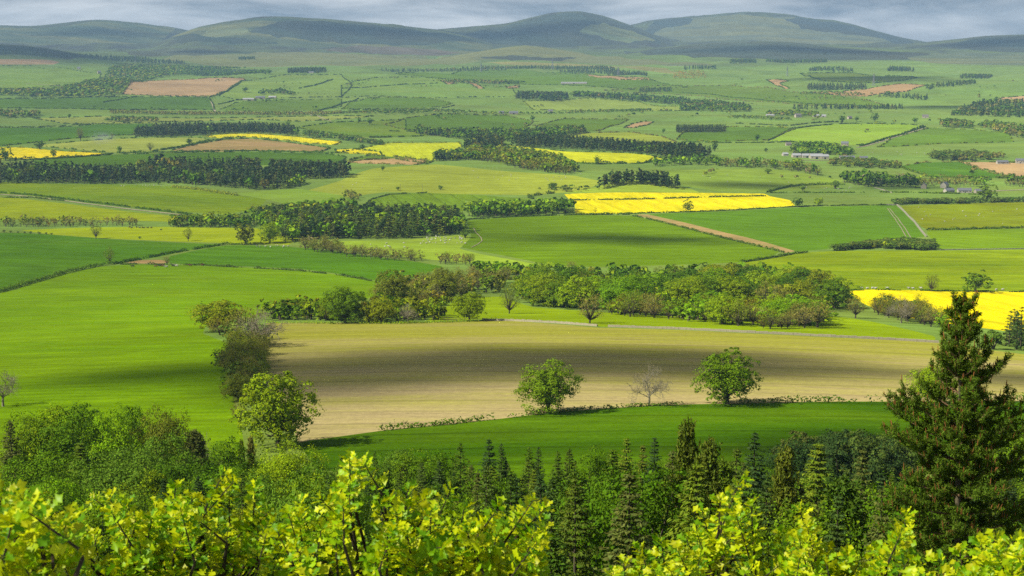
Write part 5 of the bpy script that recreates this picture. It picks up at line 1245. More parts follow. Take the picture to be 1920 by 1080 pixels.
# ------------------------------------------------------------------ plant the registry
def plant_trees():
    CAT = {B: 'tree', D_: 'tree', S_: 'tree', P_: 'tree', H_: 'bush'}
    NOUN = {B: 'tree', D_: 'budding tree', S_: 'conifer', P_: 'pine', H_: 'thorn bush'}
    TONE = {'deep': 'deep green', 'fresh': 'bright green', 'oak': 'yellow green', 'olive': 'olive', 'bud': 'pale', 'grey': 'greyish', 'dark': 'dark', 'mixed': 'mid green', 'spruce': 'green', 'haw': 'leafy', 'pine': 'olive'}
    WEXT = {}
    for t in TREES:
        if t['wood'] is not None:
            u = t['x'] / t['y']; e = WEXT.setdefault(t['wood'], [u, u]); e[0] = min(e[0], u); e[1] = max(e[1], u)
    single, rest = [], []
    for kind in (B, D_, S_, P_, H_):
        ts = [t for t in TREES if t['kind'] == kind]
        ts.sort(key=lambda t: (not t['single'], -t['px']))
        single += ts[:300]; rest += ts[300:]
    for t in single:
        if t['kind'] == D_ and t['lod'] == 'hi': t['parts'] = True
        px = t['px']; kind = t['kind']
        lod = t['lod'] or ('hi' if px > 40 and kind != P_ and kind != D_ else ('mid' if px > 15 else 'low'))
        if (kind, lod) not in PR: lod = 'mid'
        ps = PR[(kind, lod)]; p = ps[t['proto'] % len(ps)] if t['proto'] is not None else random.choice(ps)
        s = t['h'] / p.top
        lab = t['label']
        if lab is None:
            ex = WEXT[t['wood']]; u = (t['x'] / t['y'] - ex[0]) / max(ex[1] - ex[0], 1e-6)
            lab = TONE.get(t['pal'], '') + ' ' + NOUN[kind] + (' at the left end of the ' if u < 0.34 else ' in the middle of the ' if u < 0.67 else ' at the right end of the ') + WOODS[t['wood']][0]
        if t['parts']:
            o = empty(kind, (t['x'], t['y'], t['z']), t['rz'])
            o.scale = (s * t['w'], s * t['w'], s)
            link('trunk', p.trunk, o)
            if p.crown: c = link('crown', p.crown, o); c.color = t['col']
        else:
            o = link(kind, p.whole); o.location = (t['x'], t['y'], t['z']); o.rotation_euler = (0, 0, t['rz']); o.scale = (s * t['w'], s * t['w'], s); o.color = t['col']
        tag(o, ' '.join(lab.split()[:16]), CAT[kind], t['group'])
    byw = {}
    for t in rest: byw.setdefault(t['wood'], []).append(t)
    for wid, ts in byw.items():
        V, Q, T, MI = [], [], [], []; n = 0
        for t in ts:
            lo = random.choice(MIDS[t['kind']] if t['px'] > 31 and t['kind'] in MIDS else LOWS[t['kind']] if t['px'] > 11 else TINY[t['kind']])
            c, s_ = math.cos(t['rz']), math.sin(t['rz']); hw = t['h'] * t['w']
            v = np.stack([(lo.v[:, 0] * c - lo.v[:, 1] * s_) * hw + t['x'], (lo.v[:, 0] * s_ + lo.v[:, 1] * c) * hw + t['y'], lo.v[:, 2] * t['h'] + t['z']], 1)
            V.append(v); Q.append(lo.q + n); T.append(lo.t * np.array(t['col'][:3])); MI.append(np.where(lo.bark == 1, 0, 1)); n += len(v)
        me = mesh_from('wood', np.concatenate(V), np.concatenate(Q), [M['bark'], M['leaf']], np.concatenate(T), False, np.concatenate(MI))
        o = link('wood', me)
        tag(o, WOODS[wid][0] if wid is not None else 'far scattered trees', None, None, 'stuff')
    print('TREES single', len(single), 'massed', len(rest))
plant_trees()
# ------------------------------------------------------------------ hedges, walls, lanes
def resample(poly, step):
    q = at([p[0] for p in poly], [p[1] for p in poly])[:, :2]
    d = np.concatenate([[0], np.cumsum(np.hypot(*np.diff(q, axis=0).T))])
    n = max(2, int(d[-1] / step) + 1); s = np.linspace(0, d[-1], n)
    x, y = np.interp(s, d, q[:, 0]), np.interp(s, d, q[:, 1])
    return np.stack([x, y, ground(x, y)], 1), d[-1]
def hedge(label, poly, h=1.8, w=1.6, pal='haw', gaps=0.0, patchy=0.35, name='hedge'):
    d0 = np.hypot(*at1(*poly[len(poly) // 2])[:2])
    sz = max(0.30, d0 * 0.00050)
    c, L = resample(poly, max(0.25, sz * 0.6))
    per = 5
    n = len(c) * per
    idx = np.repeat(np.arange(len(c)), per)
    sarr = np.arange(len(c)) * L / len(c)
    hh = h * (1 + patchy * np.sin(sarr * 0.37 + rng.uniform(0, 6)) * np.sin(sarr * 0.11 + 1) + 0.22 * rng.normal(size=len(c)))
    hh = np.clip(hh, h * 0.35, h * 1.9)
    keep = np.ones(len(c), bool)
    if gaps: keep = (np.sin(sarr * 0.21 + rng.uniform(0, 6)) + 0.8 * np.sin(sarr * 0.083 + 2) + 0.5 * rng.normal(size=len(c))) > (gaps * 2.4 - 1.4)
    idx = idx[keep[idx]]; n = len(idx)
    t = np.gradient(c[:, :2], axis=0); t = t / (np.linalg.norm(t, axis=1, keepdims=True) + 1e-9); nr = np.stack([-t[:, 1], t[:, 0]], 1)
    a = rng.uniform(-1, 1, n); u = rng.uniform(0, 1, n) ** 0.7
    p = c[idx].copy(); p[:, :2] += nr[idx] * (a * w * 0.5 * (1.1 - 0.5 * u))[:, None] + rng.normal(size=(n, 2)) * 0.15; p[:, 2] += u * hh[idx]
    nn = np.stack([nr[idx, 0] * a, nr[idx, 1] * a, 0.3 + u], 1) + 0.6 * rdirs(n)
    col = np.array(random.choice(KC[pal])[:3]) * 0.78
    v, f, tt = leafquads(p, nn, sz * rng.uniform(1.0, 2.3, n), 1.3, tints(n, col, 0.35, 0.18))
    mb = MB(); mb.add(v, f, tt)
    o = link(name, mb.mesh(name, [M['leaf']])); tag(o, label, name.replace('_', ' '))
for lab, poly, h, w, pal, gaps in (
    ('long dark hedge climbing from the left edge round the bright meadow', [(-330, 570), (0, 549), (60, 531), (120, 513), (180, 500), (216, 495)], 2.6, 2.4, 'deep', 0.0),
    ('hedge between the two dark green crops at the left', [(216, 495), (250, 489), (310, 477), (370, 467), (422, 459), (470, 459)], 2.0, 1.8, 'deep', 0.1),
    ('low hedge along the far edge of the bright meadow', [(226, 496), (310, 496), (380, 498), (450, 502), (560, 508), (640, 517), (712, 530)], 1.3, 1.2, 'haw', 0.35),
    ('leafy hedge from the large oak shadow to the open crowned oak', [(712, 808), (760, 803), (840, 796), (900, 789), (950, 784), (1000, 778), (1024, 775)], 1.2, 1.8, 'deep', 0.1),
    ('thin hedge between the open crowned oak and the bare tree', [(1044, 773), (1100, 769), (1160, 765), (1206, 762), (1240, 761), (1300, 759)], 0.9, 1.0, 'haw', 0.3),
    ('bushy hedge right of the round deep green oak', [(1384, 757), (1440, 755), (1500, 754), (1560, 754), (1620, 754), (1690, 754)], 1.4, 2.2, 'deep', 0.15),
    ('hedge at the right foot of the ploughed field', [(1850, 753), (1920, 753), (2000, 753)], 1.5, 1.5, 'deep', 0.2),
    ('hedge along the lower side of the tan headland strip', [(1186, 405), (1240, 417), (1300, 432), (1390, 455), (1470, 474)], 1.6, 1.5, 'haw', 0.1),
    ('short hedge joining the tan strip to the belt', [(1386, 493), (1440, 485), (1490, 476), (1515, 474)], 1.8, 1.5, 'deep', 0.0),
    ('thin hedge dividing the main yellow field', [(1074, 376), (1130, 375), (1200, 374), (1300, 371), (1380, 369), (1436, 368)], 1.6, 1.6, 'deep', 0.2),
    ('hedge along the lower edge of the main yellow field', [(1080, 402), (1180, 401), (1290, 398), (1400, 393), (1490, 388)], 1.3, 1.4, 'deep', 0.05),
    ('hedge from the yellow field tip to the pale wall', [(1490, 388), (1560, 386), (1620, 385), (1684, 385)], 1.2, 1.4, 'haw', 0.1),
    ('hedge above the shadowed bright green field', [(876, 412), (960, 407), (1080, 403), (1180, 403)], 1.2, 1.4, 'haw', 0.1),
    ('dark hedge below the olive sheep pasture', [(1738, 432), (1800, 431), (1920, 428), (2020, 427)], 2.1, 2.0, 'deep', 0.0),
    ('dark curved hedge round the walled sheep paddock', [(1438, 361), (1456, 356), (1478, 351), (1500, 348), (1550, 346), (1584, 347)], 2.4, 2.4, 'deep', 0.0),
    ('dark hedge below the walled sheep paddock', [(1442, 362), (1500, 362), (1560, 362), (1620, 362)], 1.8, 1.8, 'deep', 0.1),
    ('hedge before the right hamlet', [(1650, 361), (1720, 362), (1800, 364), (1850, 366)], 1.8, 1.8, 'deep', 0.1),
    ('upper hedge of the left lane', [(-330, 360), (0, 362), (60, 366), (160, 379), (280, 393), (360, 403)], 2.0, 1.8, 'deep', 0.05),
    ('lower hedge of the left lane', [(-330, 366), (60, 371), (120, 377)], 1.6, 1.5, 'haw', 0.2),
    ('thick hedge below the broadleaf corner of the left wood', [(322, 351), (370, 356), (410, 362), (445, 367)], 3.0, 3.5, 'oak', 0.0),
    ('hedge below the left yellow field', [(-330, 301), (60, 300), (130, 296), (200, 290), (212, 288)], 2.0, 2.0, 'deep', 0.0),
    ('hedge along the top of the dark crop behind the left wood', [(220, 287), (320, 286), (420, 283), (520, 284), (640, 287)], 2.0, 2.0, 'deep', 0.1),
    ('hedge between the pale lime field and the brown field', [(286, 284), (330, 277), (370, 269), (400, 263), (436, 260)], 2.2, 2.2, 'deep', 0.15),
    ('far hedge along the right side of the large tan field', [(394, 182), (412, 177), (430, 168), (444, 160), (458, 151)], 2.8, 3.0, 'deep', 0.2),
    ('far hedge climbing above the far farm crop', [(410, 196), (428, 192), (448, 187)], 2.6, 3.0, 'deep', 0.1),
    ('curved far hedge left of the striped crop', [(590, 211), (612, 204), (630, 199), (642, 194), (662, 190), (672, 185)], 2.6, 3.0, 'deep', 0.15),
    ('two part far hedge on the dark left crop', [(194, 192), (220, 188), (240, 184), (256, 181)], 2.4, 2.6, 'deep', 0.2),
    ('far hedge below the far farm', [(560, 166), (590, 160), (610, 154), (624, 149)], 2.6, 3.0, 'deep', 0.25),
    ('hedge beside the village lane', [(1612, 275), (1640, 266), (1670, 257), (1706, 247), (1736, 238)], 2.2, 2.2, 'deep', 0.05),
    ('long far hedge across the right hand slope', [(1278, 173), (1340, 178), (1420, 187), (1500, 194), (1620, 199)], 2.4, 2.6, 'deep', 0.1),
    ('far hedge above the village field', [(1380, 232), (1430, 234), (1480, 236), (1540, 230), (1580, 229)], 2.6, 2.8, 'haw', 0.3),
    ('stepped far hedge above the bright village field', [(1478, 243), (1500, 240), (1520, 237), (1560, 234)], 2.4, 2.6, 'pale', 0.3),
    ('hedge along the foot of the blue green crop', [(1280, 266), (1360, 268), (1440, 268), (1490, 266)], 1.8, 2.0, 'deep', 0.1),
    ('hedge below the far bright field', [(960, 306), (1040, 305), (1120, 308), (1200, 307), (1250, 300)], 1.8, 2.0, 'deep', 0.2),
    ('far hedge across the middle slope', [(640, 166), (700, 163), (760, 158), (820, 156)], 2.2, 2.4, 'deep', 0.4),
    ('far hedge below the striped crop', [(660, 206), (740, 206), (830, 203), (852, 198)], 2.2, 2.4, 'haw', 0.2),
    ('low hedge on the far edge of the right yellow field', [(1590, 545), (1660, 544), (1760, 546), (1850, 547), (1920, 548)], 0.9, 1.2, 'deep', 0.45),
    ('hedge climbing the rough pasture beside the tramline field', [(676, 392), (696, 374), (730, 365), (800, 362)], 1.4, 1.5, 'haw', 0.3),
    ('thorn hedge below the tramline field', [(1040, 362), (1010, 366), (990, 370), (1000, 374)], 3.0, 3.5, 'haw', 0.1),
    ('hedge below the dark centre crop at the far side', [(730, 246), (800, 248), (860, 250)], 2.0, 2.4, 'haw', 0.2),
    ('hedge at the left edge below the grass ribbon', [(-330, 236), (40, 239), (100, 237), (180, 232)], 2.0, 2.2, 'deep', 0.3),
    ('hedge under the green crop right of the ridge wood', [(580, 258), (660, 259), (760, 257)], 1.8, 2.0, 'haw', 0.3),
    ('hedge right of the right hand crop', [(1684, 313), (1740, 331), (1800, 334), (1900, 335)], 2.4, 2.6, 'deep', 0.1)):
    hedge(lab, poly, h, w, pal, gaps)
hedge('rough grass and weeds along the plough edge below the belt', [(498, 606), (620, 607), (760, 607), (900, 603)], 0.8, 1.5, 'fresh', 0.1, name='hedge_bank')
hedge('fresh green nettle bank beside the leafless grey tree', [(492, 650), (488, 680), (482, 700), (476, 720)], 1.2, 2.5, 'fresh', 0.0, name='hedge_bank')

# hedges that ring the far fields
for nm, mt, c_, lab, poly in FIELDS:
    if nm != 'field' or min(p[1] for p in poly) < 122 or max(p[1] for p in poly) > 346 or len(lab.split()) > 11: continue
    hedge('thin patchy hedge round the ' + lab, [p for p in poly] + [poly[0]], 2.0, 2.2, random.choice(['oak', 'haw', 'deep', 'bud']), random.choice([0.5, 0.6, 0.7, 0.75]), 0.6)

def wall(label, poly, h=1.3, w=0.6, col=(1, 1, 1, 1)):
    c, L = resample(poly, 1.6); mb = MB()
    for i in range(len(c) - 1):
        m = (c[i] + c[i + 1]) / 2; dx = c[i + 1] - c[i]; rz = math.atan2(dx[1], dx[0])
        hh = h * random.uniform(0.82, 1.1)
        box(mb, (m[0], m[1], m[2] + hh / 2 - 0.15), (math.hypot(dx[0], dx[1]) * random.uniform(0.97, 1.06), w * random.uniform(0.85, 1.15), hh + 0.3), rz + random.uniform(-.03, .03))
    o = link('stone_wall', mb.mesh('stone_wall', [M['stone']])); o.color = col; tag(o, label, 'wall')
wall('pale drystone wall along the top of the ploughed field', [(905, 601), (960, 602), (1040, 606), (1120, 612)], 0.9, 0.6, (1, .96, .88, 1))
wall('pale drystone wall running right towards the near pine', [(1140, 613), (1280, 618), (1400, 624), (1560, 632), (1680, 638), (1760, 643)], 0.9, 0.6, (1, .96, .88, 1))
wall('pale wall between the large green field and the olive pasture', [(1662, 385), (1682, 385), (1696, 398), (1714, 416), (1736, 444)], 1.5, 1.2)
wall('pale wall along the far side of the wide green field', [(1762, 469), (1840, 468), (1920, 467), (2020, 466)], 0.8, 1.0)
wall('stone wall of the hummocky field right of the knoll', [(1640, 352), (1660, 358), (1672, 362)], 1.2, 0.8)

def ribbon(name, label, poly, w, mat, lift=0.12, cat=None, kind='structure'):
    d0 = np.hypot(*at1(*poly[0])[:2])
    c, L = resample(poly, max(2.0, d0 * 0.004))
    t = np.gradient(c[:, :2], axis=0); t /= np.linalg.norm(t, axis=1, keepdims=True) + 1e-9
    nr = np.stack([-t[:, 1], t[:, 0]], 1); ww = w * 0.5 * (1 + 0.15 * rng.normal(size=(len(c), 1)))
    a, b = c[:, :2] + nr * ww, c[:, :2] - nr * ww
    lf = lift + d0 * 0.00012
    v = np.concatenate([np.column_stack([a, ground(a[:, 0], a[:, 1]) + lf]), np.column_stack([b, ground(b[:, 0], b[:, 1]) + lf])])
    n = len(c); i = np.arange(n - 1)
    f = np.stack([i, i + n, i + n + 1, i + 1], 1)
    o = link(name, mesh_from(name, v, f, [M[mat]], None, True)); tag(o, label, cat, None, kind)
ribbon('lane', 'pale farm lane between hedges at the left', [(-330, 363), (0, 364.5), (60, 369), (160, 382), (280, 396.5), (350, 404)], 4.0, 'track')
ribbon('lane', 'pale lane climbing right of the village', [(1606, 277), (1640, 269), (1672, 259), (1706, 249), (1736, 240)], 5.0, 'track')
ribbon('track', 'wheel track in the large green field, left of two', [(1664, 391), (1678, 410), (1690, 428), (1700, 446)], 0.9, 'track')
ribbon('track', 'wheel track in the large green field, right of two', [(1668, 391), (1684, 410), (1697, 428), (1708, 446)], 0.9, 'track')
ribbon('track', 'worn sheep track at the edge of the bright shadowed field', [(888, 428), (892, 436), (902, 446), (904, 452), (896, 458), (884, 464)], 0.8, 'track')
ribbon('track', 'far pale track by the grass fields at the left', [(48, 157), (70, 158), (110, 161)], 6.0, 'track')
ribbon('track', 'far pale farm road below the far farm', [(396, 190), (400, 200), (404, 212)], 5.0, 'track')
ribbon('track', 'far pale road by the hedged lane', [(580, 212), (600, 220), (622, 228)], 4.0, 'track')
ribbon('lane', 'pale yard of the village farm', [(1484, 300), (1530, 301), (1580, 300), (1620, 301)], 7.0, 'track')
ribbon('lane', 'pale road through the right hamlet', [(1830, 360), (1870, 358), (1920, 356)], 6.0, 'track')

# ------------------------------------------------------------------ farms and cottages
def building(name, label, px, base, L, Wd, hw, hr, rz, wallc, roofc, chim=0, wins=3, door=True, cat='house'):
    p = at1(px, base); o = empty(name, tuple(p), rz)
    mb = MB(); box(mb, (0, 0, hw / 2 - 0.4), (L, Wd, hw + 0.8))
    v = [(-L / 2, -Wd / 2, hw), (-L / 2, Wd / 2, hw), (-L / 2, 0, hw + hr), (L / 2, -Wd / 2, hw), (L / 2, Wd / 2, hw), (L / 2, 0, hw + hr)]
    mb.add(v, [[0, 2, 1], [3, 4, 5]])
    w_ = link('wall', mb.mesh('wall', [M['render']]), o); w_.color = wallc
    mb = MB(); e = 0.35
    for s in (-1, 1):
        a = [(-L / 2 - e, s * (Wd / 2 + e), hw - e * hr / (Wd / 2)), (L / 2 + e, s * (Wd / 2 + e), hw - e * hr / (Wd / 2)), (L / 2 + e, 0, hw + hr), (-L / 2 - e, 0, hw + hr)]
        b = [(x, y, z + 0.22) for x, y, z in a]
        mb.add(a + b, [[0, 1, 2, 3], [4, 5, 6, 7], [0, 1, 5, 4], [1, 2, 6, 5], [0, 3, 7, 4]])
    r_ = link('roof', mb.mesh('roof', [M['slate']]), o); r_.color = roofc
    for k in range(chim):
        mb = MB(); box(mb, ((L / 2 - 0.7) * (1 if k else -1), 0, hw + hr + 0.4), (0.8, 1.0, 1.5)); c = link('chimney', mb.mesh('chimney', [M['stone']]), r_); c.color = (.8, .75, .7, 1)
    if door:
        mb = MB(); box(mb, (0, -Wd / 2 - 0.02, 1.05), (1.1 if cat == 'house' else min(4, L * .2), 0.08, 2.1 if cat == 'house' else hw * 0.8)); link('door', mb.mesh('door', [M['glass']]), o)
    for k in range(wins):
        x = -L * 0.38 + L * 0.76 * k / max(1, wins - 1)
        if abs(x) < 1.3: x += 1.8
        mb = MB(); box(mb, (x, -Wd / 2 - 0.02, hw * 0.6), (1.0, 0.08, 1.2)); link('window', mb.mesh('window', [M['glass']]), o)
    tag(o, label, cat)
CR, WH, GY, RD = (.98, .94, .86, 1), (1, 1, 1, 1), (.75, .72, .66, 1), (.8, .66, .55, 1)
SL, PL, BR = (1, 1, 1, 1), (2.3, 2.2, 2.05, 1), (1.1, .92, .78, 1)
BL = [('barn', 'small white roofed barn at the left end of the village', 1472, 292, 9, 8, 3, 2.4, .2, WH, PL, 0, 0), ('barn', 'white roofed barn beside the village trees', 1493, 295, 14, 10, 3.5, 3, .1, CR, PL, 0, 0),
 ('barn', 'second white roofed barn in the village row', 1512, 295.5, 15, 10, 3.5, 3, .05, WH, PL, 0, 0), ('barn', 'largest pale roofed barn in the village', 1530, 297.5, 20, 14, 4.5, 3.6, 0, CR, PL, 0, 2),
 ('barn', 'pale open fronted barn right of the largest barn', 1545, 298, 13, 12, 4.5, 3, .1, CR, PL, 0, 0), ('barn', 'long grey roofed shed at the right end of the village row', 1588, 299, 24, 9, 3.4, 2.6, -.05, GY, SL, 0, 4),
 ('cottage', 'grey cottage above the village trees at the left', 1505, 275, 12, 7, 4.5, 3, .3, GY, SL, 2, 3), ('cottage', 'long stone terrace at the back of the village', 1556, 278, 28, 8, 4.5, 3, .1, RD, BR, 2, 5),
 ('cottage', 'grey gabled house at the top of the village', 1584, 274, 13, 9, 5.5, 3.4, -.3, GY, SL, 2, 3), ('cottage', 'small cream cottage left of the village trees', 1478, 273, 10, 7, 3.5, 2.6, .1, CR, BR, 1, 2),
 ('cottage', 'low grey cottage right of the long village shed', 1619, 299, 13, 7, 3, 2.4, .1, GY, SL, 1, 3),
 ('cottage', 'cream gabled cottage at the left of the right hamlet', 1732, 353, 9, 7, 4, 3.2, 1.2, CR, BR, 1, 1), ('cottage', 'white gabled house in the middle of the right hamlet', 1771, 352, 10, 8, 4.5, 3.4, .9, WH, SL, 1, 2),
 ('cottage', 'low white house below the middle hamlet house', 1779, 361, 13, 7, 3, 2.6, .4, WH, SL, 1, 3), ('cottage', 'long white cottage with grey roof in the right hamlet', 1808, 361, 17, 7.5, 3, 2.8, 0, WH, SL, 2, 4),
 ('barn', 'grey roofed outbuilding at the right of the hamlet', 1836, 362, 12, 7, 3, 2.4, .2, GY, SL, 0, 1),
 ('cottage', 'long white cottage on the tan field edge', 1879, 307, 18, 7, 3, 2.6, .1, WH, SL, 1, 4), ('cottage', 'white house at the right edge on the tan field', 1912, 306, 13, 8, 4.5, 3, -.1, WH, SL, 1, 3),
 ('barn', 'long pale roofed shed of the far left farm', 466, 188, 34, 13, 4, 3, .05, GY, PL, 0, 0), ('barn', 'middle grey shed of the far left farm', 488, 185, 30, 14, 4.5, 3.4, .1, GY, SL, 0, 0), ('barn', 'pale roofed end shed of the far left farm', 511, 184, 24, 12, 4, 3, -.1, CR, PL, 0, 0),
 ('barn', 'very long white poultry shed on the far crop', 1076, 157, 96, 15, 4, 2.5, 0.02, WH, PL, 0, 0), ('cottage', 'white cottage left of the far lane barn', 940, 213, 13, 8, 4, 3, .2, WH, SL, 1, 2),
 ('barn', 'grey roofed barn by the far hedged lane', 963, 214, 24, 12, 4, 4, .1, GY, SL, 0, 0), ('cottage', 'low far cottage right of the far lane barn', 1032, 209.5, 14, 7, 3, 3, 0, CR, SL, 1, 2),
 ('barn', 'low white shed among the far right trees', 1444, 218, 22, 9, 3, 2.5, 0, WH, PL, 0, 0), ('cottage', 'cream far house among the right hand trees', 1496, 220, 16, 10, 5.5, 4.5, .3, CR, BR, 2, 3),
 ('barn', 'white far barn right of the cream far house', 1530, 219, 16, 9, 3.5, 3, .1, WH, PL, 0, 0), ('barn', 'second white far barn right of the cream far house', 1543, 219.5, 15, 9, 3.5, 3, -.1, WH, PL, 0, 0),
 ('cottage', 'tiny cream far cottage between pair trees', 1593, 223, 11, 8, 4, 3.5, .4, CR, BR, 1, 2), ('cottage', 'cream far farmhouse above the blue green crop', 1735, 221, 15, 9, 4.5, 4, -.2, CR, BR, 2, 3),
 ('cottage', 'white far house in front of the large left wood', 148, 130, 14, 10, 7, 4, .2, WH, SL, 1, 3), ('cottage', 'pale far house inside the large left wood', 186, 138, 13, 10, 7, 5, .5, CR, SL, 1, 2), ('cottage', 'white far cottage before the square copse', 583, 137, 22, 8, 4, 3, 0, WH, SL, 1, 3)]
for nm, lab, px, ba, L, Wd, hw, hr, rz, wc, rc, ch, wi in BL:
    building(nm, lab, px, ba, L, Wd, hw, hr, rz, wc, rc, ch, wi, nm != 'barn' or hw > 3.2, 'house' if nm == 'cottage' else 'barn')

# ------------------------------------------------------------------ pylons and poles
def pylon(label, px, base, hpx):
    p = at1(px, base); H = hpx * math.hypot(p[0], p[1]) / F
    o = empty('pylon', tuple(p), random.uniform(0.2, 0.7)); mb = MB(); r = H * 0.006 + 0.12
    def wdt(z): return H * (0.085 - 0.075 * min(z / (0.62 * H), 1)) + 0.6
    lv = [0, .16, .32, .48, .62, .78, 1.0]
    for sx in (-1, 1):
        for sy in (-1, 1): tube(mb, [(sx * wdt(z * H), sy * wdt(z * H), z * H) for z in lv[:-1]] + [(0, 0, H)], r, 4)
    for a, b in zip(lv[:-2], lv[1:-1]):
        for s in (-1, 1):
            wa, wb = wdt(a * H), wdt(b * H)
            for ax in (0, 1):
                q = [(-wa, s * wa, a * H), (wb, s * wb, b * H)]; q2 = [(wa, s * wa, a * H), (-wb, s * wb, b * H)]
                if ax: q = [(y, x, z) for x, y, z in q]; q2 = [(y, x, z) for x, y, z in q2]
                tube(mb, q, r * 0.6, 3); tube(mb, q2, r * 0.6, 3)
    link('tower', mb.mesh('tower', [M['steel']]), o)
    for z, l in ((.64, .15), (.76, .19), (.88, .13)):
        mb = MB(); tube(mb, [(-l * H, 0, z * H + .01 * H), (0, 0, z * H), (l * H, 0, z * H + .01 * H)], r * 0.9, 4); tube(mb, [(-l * H, 0, z * H), (0, 0, (z + .05) * H), (l * H, 0, z * H)], r * 0.6, 3)
        link('cross_arm', mb.mesh('cross_arm', [M['steel']]), o)
    tag(o, label, 'pylon')
for lab, px, ba, h in (('steel pylon on the far left moor edge', 91, 103, 19), ('small steel pylon behind the large left wood', 254, 117, 13), ('steel pylon in the far shelter belt', 902, 135, 18), ('tall steel pylon left of the dark far plantation', 1036, 134, 20),
                       ('steel pylon on the dark far plantation', 1159, 142, 17), ('steel pylon right of the gorse bank', 1476, 143, 19), ('tallest steel pylon by the far tan field', 1638, 161, 23)):
    pylon(lab, px, ba, h)
for lab, px, ba in (('wooden pole on the rough pasture, left of two', 751, 359), ('wooden pole on the rough pasture, right of two', 792, 359), ('wooden pole before the corner of the left wood', 536, 355), ('wooden pole beside the right hand crop, left of two', 1884, 345), ('wooden pole beside the right hand crop, right of two', 1906, 345)):
    p = at1(px, ba); o = empty('utility_pole', tuple(p)); mb = MB(); tube(mb, [(0, 0, -0.5), (0, 0, 9)], [0.18, 0.13], 6); link('pole', mb.mesh('pole', [M['wood']]), o)
    mb = MB(); box(mb, (0, 0, 8.5), (1.8, 0.15, 0.15)); link('cross_arm', mb.mesh('cross_arm', [M['wood']]), o); tag(o, lab, 'pole')

# park fence at the gap in the belt: posts and rails
def park_fence():
    c, L = resample([(832, 601), (880, 603), (930, 601)], 2.4)
    o = empty('timber_fence', tuple(c[0]))
    post = MB(); tube(post, [(0, 0, -0.2), (0, 0, 1.5)], 0.09, 5); pm = post.mesh('post', [M['wood']])
    for q in c: k = link('post', pm, o); k.location = tuple(q - c[0])
    for z in (0.6, 1.2):
        mb = MB(); tube(mb, c - c[0] + np.array([0, 0, z]), 0.05, 4); link('rail', mb.mesh('rail', [M['wood']]), o)
    tag(o, 'grey timber post fence beside the pale trunked tree', 'fence')
park_fence()

# ------------------------------------------------------------------ sheep and cattle
def animal(L, H, col_head=None, horn=False, fat=0.30):
    """one continuous four-legged body: lofted trunk, neck and head, with legs bridged on"""
    mb = MB()
    s = [(-0.50, 0.62, 0.05), (-0.47, 0.66, 0.20), (-0.30, 0.68, fat), (0.0, 0.64, fat * 1.05), (0.25, 0.66, fat * 0.95), (0.40, 0.72, fat * 0.72), (0.50, 0.84, fat * 0.46), (0.58, 0.90, fat * 0.42), (0.68, 0.86, fat * 0.36), (0.78, 0.78, fat * 0.22), (0.80, 0.77, 0.03)]
    pts = [(x * L, 0, z * H) for x, z, r in s]; tube(mb, pts, [r * H for x, z, r in s], 8)
    for x, y in ((-0.36, -1), (-0.36, 1), (0.32, -1), (0.32, 1)):
        tube(mb, [(x * L, y * fat * 0.55 * H, 0.55 * H), ((x + (0.03 if x < 0 else 0)) * L, y * fat * 0.5 * H, 0.26 * H), (x * L, y * fat * 0.5 * H, 0.0)], [0.12 * H, 0.06 * H, 0.05 * H], 5)
    for y in (-1, 1): tube(mb, [(0.62 * L, y * 0.08 * H, 0.94 * H), (0.60 * L, y * 0.2 * H, 0.96 * H)], [0.05 * H, 0.015 * H], 4)
    return mb
sheep_me = animal(1.15, 0.95, fat=0.34).mesh('sheep', [M['wool']], True)
lamb_me = animal(0.75, 0.6, fat=0.28).mesh('lamb', [M['wool']], True)
cow_me = animal(2.3, 1.5, fat=0.27).mesh('cow', [M['hide']], True)
def flock(n, area, lab, grp, lambs=0.3):
    xs = np.array([random.uniform(area[0], area[2]) for _ in range(n)]); ys = np.array([random.uniform(area[1], area[3]) for _ in range(n)])
    for p in at(xs, ys):
        lm = random.random() < lambs
        o = link('sheep', lamb_me if lm else sheep_me); o.location = tuple(p); o.rotation_euler = (0, 0, random.uniform(0, 6.28)); o.scale = (1.25,) * 3
        tag(o, lab, 'sheep', grp)
for n, a, lab, grp in ((46, (785, 443, 876, 458), 'white sheep grazing below the dense centre wood', 'flock below the centre wood'), (17, (1722, 389, 1915, 420), 'white sheep on the olive pasture at the right', 'flock on the olive pasture'),
                       (16, (1475, 351, 1600, 359), 'white sheep in the hedged paddock', 'flock in the hedged paddock'), (10, (480, 460, 548, 465), 'white sheep beside the fresh green tree', 'flock by the fresh green tree'),
                       (26, (880, 318, 1100, 342), 'white sheep on the rough pasture left of the knoll', 'flock on the rough pasture'), (9, (640, 342, 730, 356), 'white sheep right of the long left wood', 'flock right of the left wood'),
                       (12, (640, 455, 780, 470), 'white sheep left of the main flock', 'sheep left of the main flock'), (14, (225, 347, 320, 350), 'white sheep lined up before the long left wood', 'sheep before the left wood'),
                       (10, (1280, 322, 1480, 345), 'white sheep on the field below the village', 'flock below the village'), (18, (1610, 284, 1780, 297), 'white sheep on the slope right of the village', 'flock right of the village')):
    flock(n, a, lab, grp)
for px, py in ((1616, 542), (1626, 542.5), (1636, 542), (1642, 542.5), (1664, 542), (1704, 542), (1712, 542.5), (1727, 542), (1868, 545), (1880, 545)):
    p = at1(px, py); o = link('sheep', sheep_me); o.location = tuple(p); o.rotation_euler = (0, 0, random.choice([0, 3.14]) + random.uniform(-.4, .4)); o.scale = (1.5,) * 3; tag(o, 'white sheep lying along the far edge of the right yellow field', 'sheep', 'sheep above the right yellow field')
BK, RB, WT = (.045, .035, .03, 1), (.26, .10, .05, 1), (.85, .8, .7, 1)
